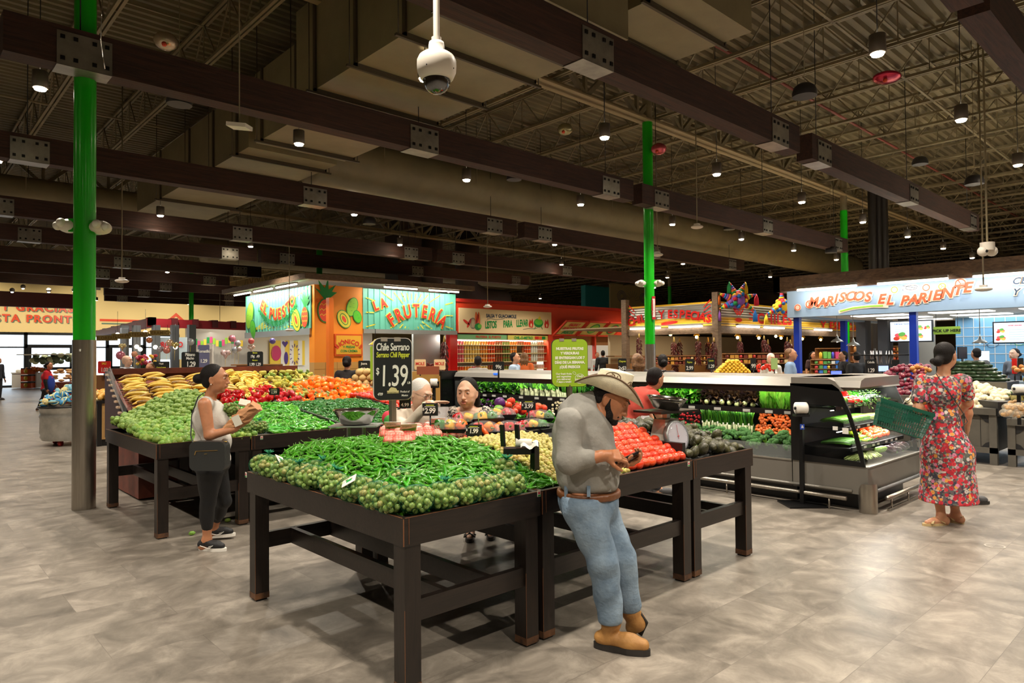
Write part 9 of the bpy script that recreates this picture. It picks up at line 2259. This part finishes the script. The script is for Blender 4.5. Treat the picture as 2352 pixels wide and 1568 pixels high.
def screen(px,py,cc,w,h,col,label):
 p=at(px,py,c=cc); g=empty('till_screen',p,0,label,'screen'); wpart('casing',MB().mat(M_BLACK).obox(p,Rw,w/2+.01,Za,h/2+.01,.015),g); wpart('display',MB().mat(M('till_%d'%px,col,.4,emit=1.0)).obox(p-Fw*.017,Rw,w/2,Za,h/2,.002),g); wpart('stalk',MB().mat(M_BLACK).tube([p-V3(0,0,h/2),p-V3(0,0,h/2+.16)],.02,6),g)
screen(2028,846,12.6,.18,.1,(150,170,220),'small till screen between the two tall dark boards'); screen(2257,818,15.4,.28,.24,(200,220,240),'till screen in front of the man at the seafood counter'); screen(2210,810,14.8,.18,.24,(30,30,34),'dark screen beside the head of the woman in the floral dress'); screen(1920,856,13,.2,.07,(90,110,255),'small blue lit screen on the spice shelves')
# shelves of goods in the spice kiosk and beyond
def goods(px0,px1,py0,py1,cc,rows,label,cols,shelfm=None,n=None,dz=0):
 g=empty('goods_shelf',at((px0+px1)/2,py1,c=cc),0,label,'shelf'); mb=MB().mat(shelfm or M('kiosk_counter_wood'))
 a=at(px0,py0,c=cc); w=(px1-px0)/1568*cc; h=(py1-py0)/1568*cc
 for r_ in range(rows+1): mb.obox(a+Rw*w/2-V3(0,0,h*r_/rows)+Fw*.1,Rw,w/2,Fw,.14,.012)
 mb.obox(a+Rw*w/2-V3(0,0,h/2)+Fw*.24,Rw,w/2,Za,h/2,.01); wpart('shelves',mb,g)
 for r_ in range(rows):
  n_=n or max(3,int(w/.11)); hh=h/rows*.72
  for k in range(n_):
   q_=a+Rw*(w*(k+.5)/n_)-V3(0,0,h*(r_+1)/rows-hh*.5*random.uniform(.75,1)-.012); c_=cols[random.randrange(len(cols))]
   m_=M('pack_%d_%d_%d'%c_,c_,.5); b=MB().mat(m_)
   if k%3: b.obox(q_,Rw,w/n_*.42,Fw,.05,hh*.45,Za)
   else: b.tube([q_-V3(0,0,hh*.45),q_+V3(0,0,hh*.3),q_+V3(0,0,hh*.45)],[w/n_*.38,w/n_*.38,w/n_*.15],8)
   solo('packaged_good',b,'small packet or jar on the '+label,'packet',label)
goods(1870,1945,826,858,19,3,'crowded shelf of packets between the blue posts',[(240,200,60),(200,60,60),(60,120,200),(90,160,80),(230,230,220),(240,120,40),(60,40,30)])
goods(1665,1820,812,835,17.6,2,'spice shelf behind the lemons',[(150,70,40),(210,150,60),(120,50,30),(230,200,140),(200,60,50)])
goods(1475,1640,818,838,19.5,2,'spice shelf left of the corner post',[(150,70,40),(210,150,60),(120,50,30),(230,200,140),(190,120,60)])
goods(1960,2010,790,850,21.5,3,'shelves glimpsed inside the seafood kiosk',[(210,150,90),(230,120,60),(240,200,80),(200,60,60)])
goods(532,640,838,851,13.5,1,'row of orange jars above the banana rack',[(226,150,90),(214,120,70),(236,190,130)])
goods(2046,2080,795,840,20,4,'warm lit shelves left of the near blue post',[(226,140,70),(236,180,80),(200,90,50)])
M_PNKD=M('party_pink',(222,80,130),.5)
goods(1880,1935,800,824,21,1,'party goods shelf high between the blue posts',[(222,80,130),(250,200,60),(120,200,90),(90,90,220),(230,60,60)])
# ---------------------------------------------------------------- left: tub, bin, counters, flower shop
tc=at(168,1008,z=0); tc=at(176,1018,z=0)
g=empty('galvanised_tub',tc,0,'round galvanised tub on casters filled with blue wrapped snacks','tub')
M_GALV=M('galvanised_tub_metal',(186,184,178),.35,.75,var=.08,vscale=5)
mb=MB().mat(M_GALV).lathe([(.5,.1),(.53,.16),(.52,.2),(.535,.24),(.53,.5),(.545,.54),(.53,.58),(.54,.68),(.56,.7),(.54,.7),(.5,.66)],tc,40,caps=False,sx=1.1,sy=.9); wpart('tub_body',mb,g); wpart('rim',MB().mat(M_BLACK).lathe([(.55,.70),(.57,.725),(.5,.73),(.0,.72)],tc,40,caps=False,sx=1.1,sy=.9),g)
for k in range(4):
 a=PI/4+k*PI/2; p=tc+V3(math.cos(a)*.42,math.sin(a)*.36,.055); wpart('caster',MB().mat(M('caster_red',(170,40,36),.5)).tube([p-Rw*.02,p+Rw*.02],.055,14),g)
sn=[]
for i,c_ in enumerate(((70,150,200),(120,180,200),(230,214,150),(60,130,190))): sn.append(MB().mat(M('snack_wrap_%d'%i,c_,.25,bump=.5,bscale=30)).ball((0,0,0),(.075,.06,.035),10,8).mat(M('snack_band',(232,220,150),.4)).ball((0,0,-.006),(.077,.062,.02),10,6).mat(M_RED2 if i%2 else M_WHITEM).tube([(0,0,.03),(.01,0,.06)],[.006,.012],5).mesh('snack_%d'%i))
pile('wrapped_snack',sn,'blue and cream wrapped snack in the galvanised tub','snack','wrapped snacks in the galvanised tub',(tc.x-.55,tc.x+.55,tc.y-.46,tc.y+.46),lambda x,y:.76+.42*max(0,1-math.hypot((x-tc.x)/.62,(y-tc.y)/.52)),.12,spin=False,tilt=.8,inside=lambda x,y:math.hypot((x-tc.x)/.56,(y-tc.y)/.46)<1,under=1,slabel='wrapped snacks deeper in the galvanised tub')
tb=at(285,1080,z=0); g=empty('waste_bin',tb,0,'brushed metal waste bin with domed grey lid behind the tomatillo table','bin')
wpart('bin_body',MB().mat(M_STEEL).lathe([(.2,0),(.205,.02),(.19,.05),(.19,.66),(.2,.68)],tb,32),g); wpart('lid',MB().mat(M('lid_grey',(84,80,82),.35,.4)).lathe([(.205,.66),(.205,.71),(.15,.78),(.06,.8),(0,.8)],tb,32,caps=False),g)
g=empty('wood_counter',(3.5,15,0),0,'light wood counter with black corner posts carrying orange snack bags','counter')
M_LW_=wood_mat('light_oak_panel',(170,128,72),(200,158,98),(8,8,1),.5,.1)
mb=MB().mat(M_LW_).box(2.95,4.6,14.3,15.6,.12,.78); mb.mat(M_BLACK).box(3.0,4.5,14.35,15.5,0,.12); wpart('oak_panels',mb,g)
mb=MB().mat(M_BLACK)
for x,y in((2.93,14.28),(3.72,14.28),(4.58,14.28),(2.93,15.55)): mb.box(x-.02,x+.05,y-.02,y+.05,.0,.82)
mb.box(2.9,4.65,14.25,15.65,.78,.83); wpart('black_trim',mb,g)
cs=[MB().mat(M('orange_snack_bag',(240,170,60),.3,c2=(250,200,110),vscale=20,bump=.8,bscale=30)).ball((0,0,0),(.08,.06,.05),10,8).mesh('snack_bag')]
pile('snack_bag',cs,'yellow orange snack bag heaped on the light wood counter','snack bag','orange snack bags on the wood counter',(2.98,4.55,14.35,15.5),lambda x,y:.86+.16*math.sin((x-2.9)*1.9),.125,spin=False,tilt=.5)
g=empty('bag_roll_holder',at(268,905,c=10.6),0,'big white bag roll on an angled black arm at the left of the banana rack','bag dispenser'); p=at(266,904,c=10.6)
wpart('bag_roll',MB().mat(M_WHITEM).tube([p-Fw*.06-Rw*.03,p+Fw*.06+Rw*.03],.125,24),g); wpart('arm',MB().mat(M_BLACK).bar(at(258,925,c=10.4),at(272,890,c=10.4),.05,.05),g); wpart('post',MB().mat(M_BLACK).box(p.x-.03,p.x+.03,p.y-.03,p.y+.03,0,p.z-.1),g)
mb=MB().mat(M('brown_crate',(132,88,50),.6)).obox(at(238,880,c=16),Rw,.26,Fw,.3,.19,Za); solo('brown_crate',mb,'plain brown crate under the red sale board','crate')
# bread counter, bins of oranges
bc=at(165,905,c=22.5); g=empty('bread_counter',(bc.x,bc.y,0),0,'dark brown counter piled with wrapped bread behind the walking worker','counter')
wpart('counter_body',MB().mat(M_RACK).obox((bc.x,bc.y,.42),Rw,.55,Fw,.5,.42,Za),g)
for k in range(34):
 p=Vector((bc.x,bc.y,.9))+Rw*random.uniform(-.5,.5)+Fw*random.uniform(-.35,.35)+V3(0,0,random.choice((0,.07,.14,.26,.33)))
 b=MB().mat(M('bread_crust_%d'%(k%3),((206,160,104),(220,180,130),(190,140,90))[k%3],.6)).ball(p,(.09,.07,.045),10,6); solo('bread_loaf',b,'wrapped bread loaf on the dark brown counter','bread','bread loaves on the brown counter')
for px_,l in((49,'white panelled bin left of the orange crates'),(85,'white panelled bin right of the orange crates')):
 p=at(px_,891,z=0); cc=(p-Vector((0,0,HC))).dot(Fv); g=empty('white_bin',p,0,l,'bin'); w=20/1568*cc/2; h=(891-856)/1568*cc
 wpart('bin_panel',MB().mat(M_WHITEM).obox(p+V3(0,0,h/2),Rw,w,Fw,.4,h/2-.03,Za),g); wpart('bin_rim',MB().mat(M_WHITE).obox(p+V3(0,0,h),Rw,w+.03,Fw,.43,.03,Za),g)
 for j in range(5):
  b=MB().mat(M_WHITEM).ball(p+V3(0,0,h+.1)+Rw*random.uniform(-w,w)*.8+Fw*random.uniform(-.3,.3),(.12,.12,.1),8,6); solo('white_sack',b,'white sack on the '+l,'sack','sacks on the '+l)
p=at(67,892,z=0); cc=(p-Vector((0,0,HC))).dot(Fv); oc=[]
for k in range(3):
 h=(16)/1568*cc/2; g=empty('orange_crate',p+V3(0,0,k*h*2+.02),0,'orange printed fruit crate, %s of the stack by the white bins'%('lowest','middle','topmost')[k],'crate')
 wpart('crate_box',MB().mat(M('crate_orange',(232,96,30),.6)).obox(p+V3(0,0,k*h*2+h),Rw,.28,Fw,.25,h*.86,Za),g); wpart('crate_band',MB().mat(M('crate_dark',(50,40,30),.6)).obox(p+V3(0,0,k*h*2+h*1.75),Rw,.285,Fw,.255,h*.15,Za),g); wpart('crate_emblem',MB().mat(M_YELL).ball(p+V3(0,0,k*h*2+h)-Fw*.25,(.1,.1,.12),10,6),g)
org=[MB().mat(M('orange_fruit',(246,140,30),.4,rand=.1)).ball((0,0,0),.07,10,8).mesh('orange')]
for k in range(46):
 q_=at(58+random.uniform(0,32),852-random.uniform(0,8),c=cc-.2); o=bpy.data.objects.new('orange',org[0]); COL.objects.link(o); o.location=q_+Fw*random.uniform(0,.5); tag(o,'orange in the heap on the crates behind the walking worker','orange','oranges heaped on the crates')
# plants shelf by the windows
mb=MB()
for k in range(60): mb.mat(M('dusty_plant',(96,110,84),.7) if k%3 else M_STKW).ball(at(58+random.random()*120,835-random.random()*20,c=26)+Fw*random.random(),(.12,.12,.1),7,5)
mb.mat(M('pale_shelf',(190,180,160),.6)).obox(at(105,814,c=26),Rw,.9,Fw,.3,.02); solo('plant_display',mb,'rack of small pale plants before the entrance windows','plants',kind='stuff')
# maroon flower shop canopy
A1=at(222,770,y=28);
M_MAR=M('maroon_canopy',(150,34,44),.5)
zc=3.0; a=at(225,767,z=zc);b=at(347,741,z=zc);c=at(572,750,z=zc)
g=empty('flower_shop',(b.x,b.y,0),0,'flower shop with maroon timber canopy, balloons and hanging wooden signs','shop')
mb=MB().mat(M_MAR).bar(a,b,.3,.34); mb.bar(b,c,.3,.34);
for k in range(6):
 t=k/5; p=a.lerp(b,t); mb.mat(M('maroon_dark',(84,24,30),.5)).obox(p+V3(0,0,.05),(1,0,0),.12,(0,1,0),.25,.16)
 p=b.lerp(c,t); mb.obox(p+V3(0,0,.05),(1,0,0),.12,(0,1,0),.25,.16)
wpart('canopy_beam',mb,g)
for px_ in(286,313,358,401,440):
 p=at(px_,790,c=27); wpart('dark_post',MB().mat(M_DG).box(p.x-.13,p.x+.13,p.y-.13,p.y+.13,0,2.9),g)
for px0,px1,py,s_ in((222,270,772,'FLORERIA'),(257,300,768,'FLORES'),(295,340,764,'ARTESANIA'),(345,389,760,'CERAMICA')):
 p=at((px0+px1)/2,py+4,c=26); w=(px1-px0)/1568*26; mb=MB().mat(M('sign_plank',(206,184,120),.6)).obox(p,Rw,w/2,Za,.1,.02); text(s_,.17,M('plank_letters',(150,120,60),.5),p-Fw*.022-V3(0,0,.06),Rw,Za,.003,.004,0,'CENTER',mb,1.1); mb.mat(M_BLACKM).tube([p+Rw*w*.4,p+Rw*w*.4+V3(0,0,.3)],.008,4); wpart('hanging_plank',mb,g)
mb=MB().mat(M('pale_corrugated',(190,206,206),.5)).obox(at(392,800,c=31),Rw,.75,Za,.5,.05); text('PRONTO',.34,M_RED2,at(392,797,c=30.9),Rw,Za,.02,.012,0,'CENTER',mb,sx=.8); wpart('back_sign',mb,g)
mb=MB().mat(M('shop_wall_grey',(176,170,158),.7)).obox(at(505,800,c=32),Rw,1.6,Za,1.1,.05)
for k in range(16): mb.mat((M_GRNL,M_PNKD,M_LIME,M_YELL)[k%4]).obox(at(450+k*7,785+5*math.sin(k),c=31.8),Rw,.06,Za,.14,.01)
wpart('back_wall',mb,g); arealight('shop_glow',b+V3(1,2,-.2),(0,0,0),5,3,60,(1,.95,.88),g)
for px_,py_ in((314,796),(322,802),(357,797),(270,768),(334,763),(403,797)):
 p=at(px_,py_,c=26.5); o=empty('globe_lamp',p,0,'small glowing globe lamp in the flower shop','lamp','globe lamps of the flower shop'); wpart('globe',MB().mat(M('globe_glow',(255,240,215),.4,emit=7,ecol=(255,236,205))).ball(p,.08,10,8),o); wpart('cord',MB().mat(M_BLACKM).tube([p+V3(0,0,.07),p+V3(0,0,.9)],.006,4),o)
for k,(px_,py_,r_,col,l) in enumerate(((281,796,8,(196,178,128),'gold heart'),(277,816,10,(206,120,140),'pink tiered'),(309,813,7,(226,160,130),'peach round'),(343,781,7,(190,120,80),'copper round'),(367,802,7,(180,176,184),'silver round'),(390,787,8,(230,190,160),'cream printed'),(402,793,8,(200,180,110),'gold heart shaped'),(383,804,8,(226,140,130),'pink printed'),(438,785,8,(190,190,200),'black and white printed'),(533,777,8,(236,150,170),'large pink'),(546,788,7,(210,206,214),'silver printed'),(540,803,8,(200,206,216),'silver blue'),(518,813,11,(240,206,206),'big white heart'),(549,801,6,(220,196,190),'small pale'),(577,783,7,(236,120,120),'coral pink'),(577,799,8,(236,206,190),'cream heart'),(626,783,7,(120,110,190),'purple'))):
 cc=24 if px_<450 else 21; p=at(px_,py_,c=cc); rr=r_/1568*cc; g=empty('party_balloon',p,0,l+' foil balloon at the flower shop, '+('number %s along the row'%'' if 0 else ('left part' if px_<330 else 'middle part' if px_<450 else 'right cluster')+(' high' if py_<795 else ' low')+(' near the purple wall' if px_>600 else '')),'balloon')
 mb=MB().mat(M('foil_b%d'%k,col,.22,.45,bump=.3,bscale=10));
 if 'heart' in l: mb.ball(p-Rw*rr*.45+V3(0,0,rr*.3),(rr*.62,)*3,10,8); mb.ball(p+Rw*rr*.45+V3(0,0,rr*.3),(rr*.62,)*3,10,8); mb.tube([p+V3(0,0,rr*.3),p-V3(0,0,rr)],[rr*.75,rr*.1],10)
 else: mb.ball(p,(rr,rr,rr),14,10)
 wpart('foil',mb,g); wpart('ribbon',MB().mat(M_YELL).tube([p-V3(0,0,rr),p-V3(.02,0,rr+.4)],.004,4),g)
for k in range(44):
 p=at(318+random.uniform(-14,45),828-random.uniform(-8,12),c=20)+Fw*random.uniform(0,.4); b=MB().mat(M('flower_%d'%(k%4),((214,40,90),(240,120,150),(250,210,80),(180,30,50))[k%4],.6)).ball(p,(.05,.05,.045),8,6); b.mat(M_LFD).tube([p,p-V3(0,0,.18)],.006,4); solo('cut_flower',b,'cut flower in the buckets of the flower stand','flower','cut flowers at the flower stand')
mb=MB().mat(M('flower_bucket',(60,90,70),.5)); p=at(335,848,c=20); mb.obox(Vector((p.x,p.y,.55)),Rw,.6,Fw,.3,.55,Za); solo('flower_stand',mb,'green stand holding the cut flowers','stand')
# maroon header small lamps and added wall wash lamps
for k,px_ in enumerate((28,53,112,170)):
 p=at(px_,658+ (0 if k else 2),c=27.5) if k in(1,) else at(px_,666 if k<3 else 665,c=27); g=empty('header_spot',p,0,'small spot lamp clipped to the maroon header beam','lamp','spot lamps on the maroon header'); wpart('lamp_can',MB().mat(M_CAN).ball(p,.09,10,8),g); wpart('lens',MB().mat(M_LAMP).ball(p-V3(0,0,.06),.05,8,6),g)
for x in(4,9,14,20):  # lamps added only to keep the far cream wall from going dark
 g=empty('added_wall_washer',(x,44.5,4.9),0,'added lamp brightening the cream wall by the entrance','lamp','added lamps brightening the cream wall'); wpart('lamp_can',MB().mat(M_CAN).lathe([(.02,.2),(.1,.18),(.1,0)],(x,44.5,4.9),12,caps=False),g); wpart('rod',MB().mat(M_BLACKM).tube([(x,44.5,5.1),(x,44.5,7.3)],.01,5),g)
 l=bpy.data.lights.new('wash','SPOT'); l.energy=420; l.spot_size=R(120); l.spot_blend=.6; l.shadow_soft_size=.1; l.color=(1,.86,.62); o=bpy.data.objects.new('added_wash_light',l); COL.objects.link(o); o.parent=g; o.location=(0,0,-.02); o.rotation_euler=(R(62),0,0)
g=empty('pipe_column',at(2020,620,c=21.5),0,'black bundle of pipes rising behind the seafood header to the roof','column'); p=at(2020,620,c=21.5)
for k,o_ in enumerate((-.2,0,.17)): wpart('black_pipe',MB().mat(M('sooty_pipe',(30,24,20),.5)).cyl(p.x+Rw.x*o_,p.y+Rw.y*o_,0,7.3,.12 if k!=1 else .1,14),g)
# litter and drain
mb=MB().mat(M_TOML).ball(at(441,1224,z=.02),(.03,.02,.018),10,6,fn=lambda v:v*(1+.3*mnoise.noise(v*3))); solo('fallen_husk',mb,'crumpled green husk lying on the floor behind the woman in the tank top','litter')
mb=MB().mat(M_TOML).ball(at(523,1194,z=.02),(.03,.026,.02),10,6); solo('fallen_tomatillo',mb,'single tomatillo on the floor in the shade under the second row','tomatillo')
p=at(2285,1254,z=0); mb=MB().mat(M('floor_drain_metal',(176,170,160),.4,.4)).cyl(p.x,p.y,.0,.003,.075,24); mb.mat(M_FLOOR).cyl(p.x,p.y,.003,.0035,.062,24); solo('floor_drain',mb,'round metal floor cover near the right edge of the floor','drain')
p=at(375,925+0,c=9);
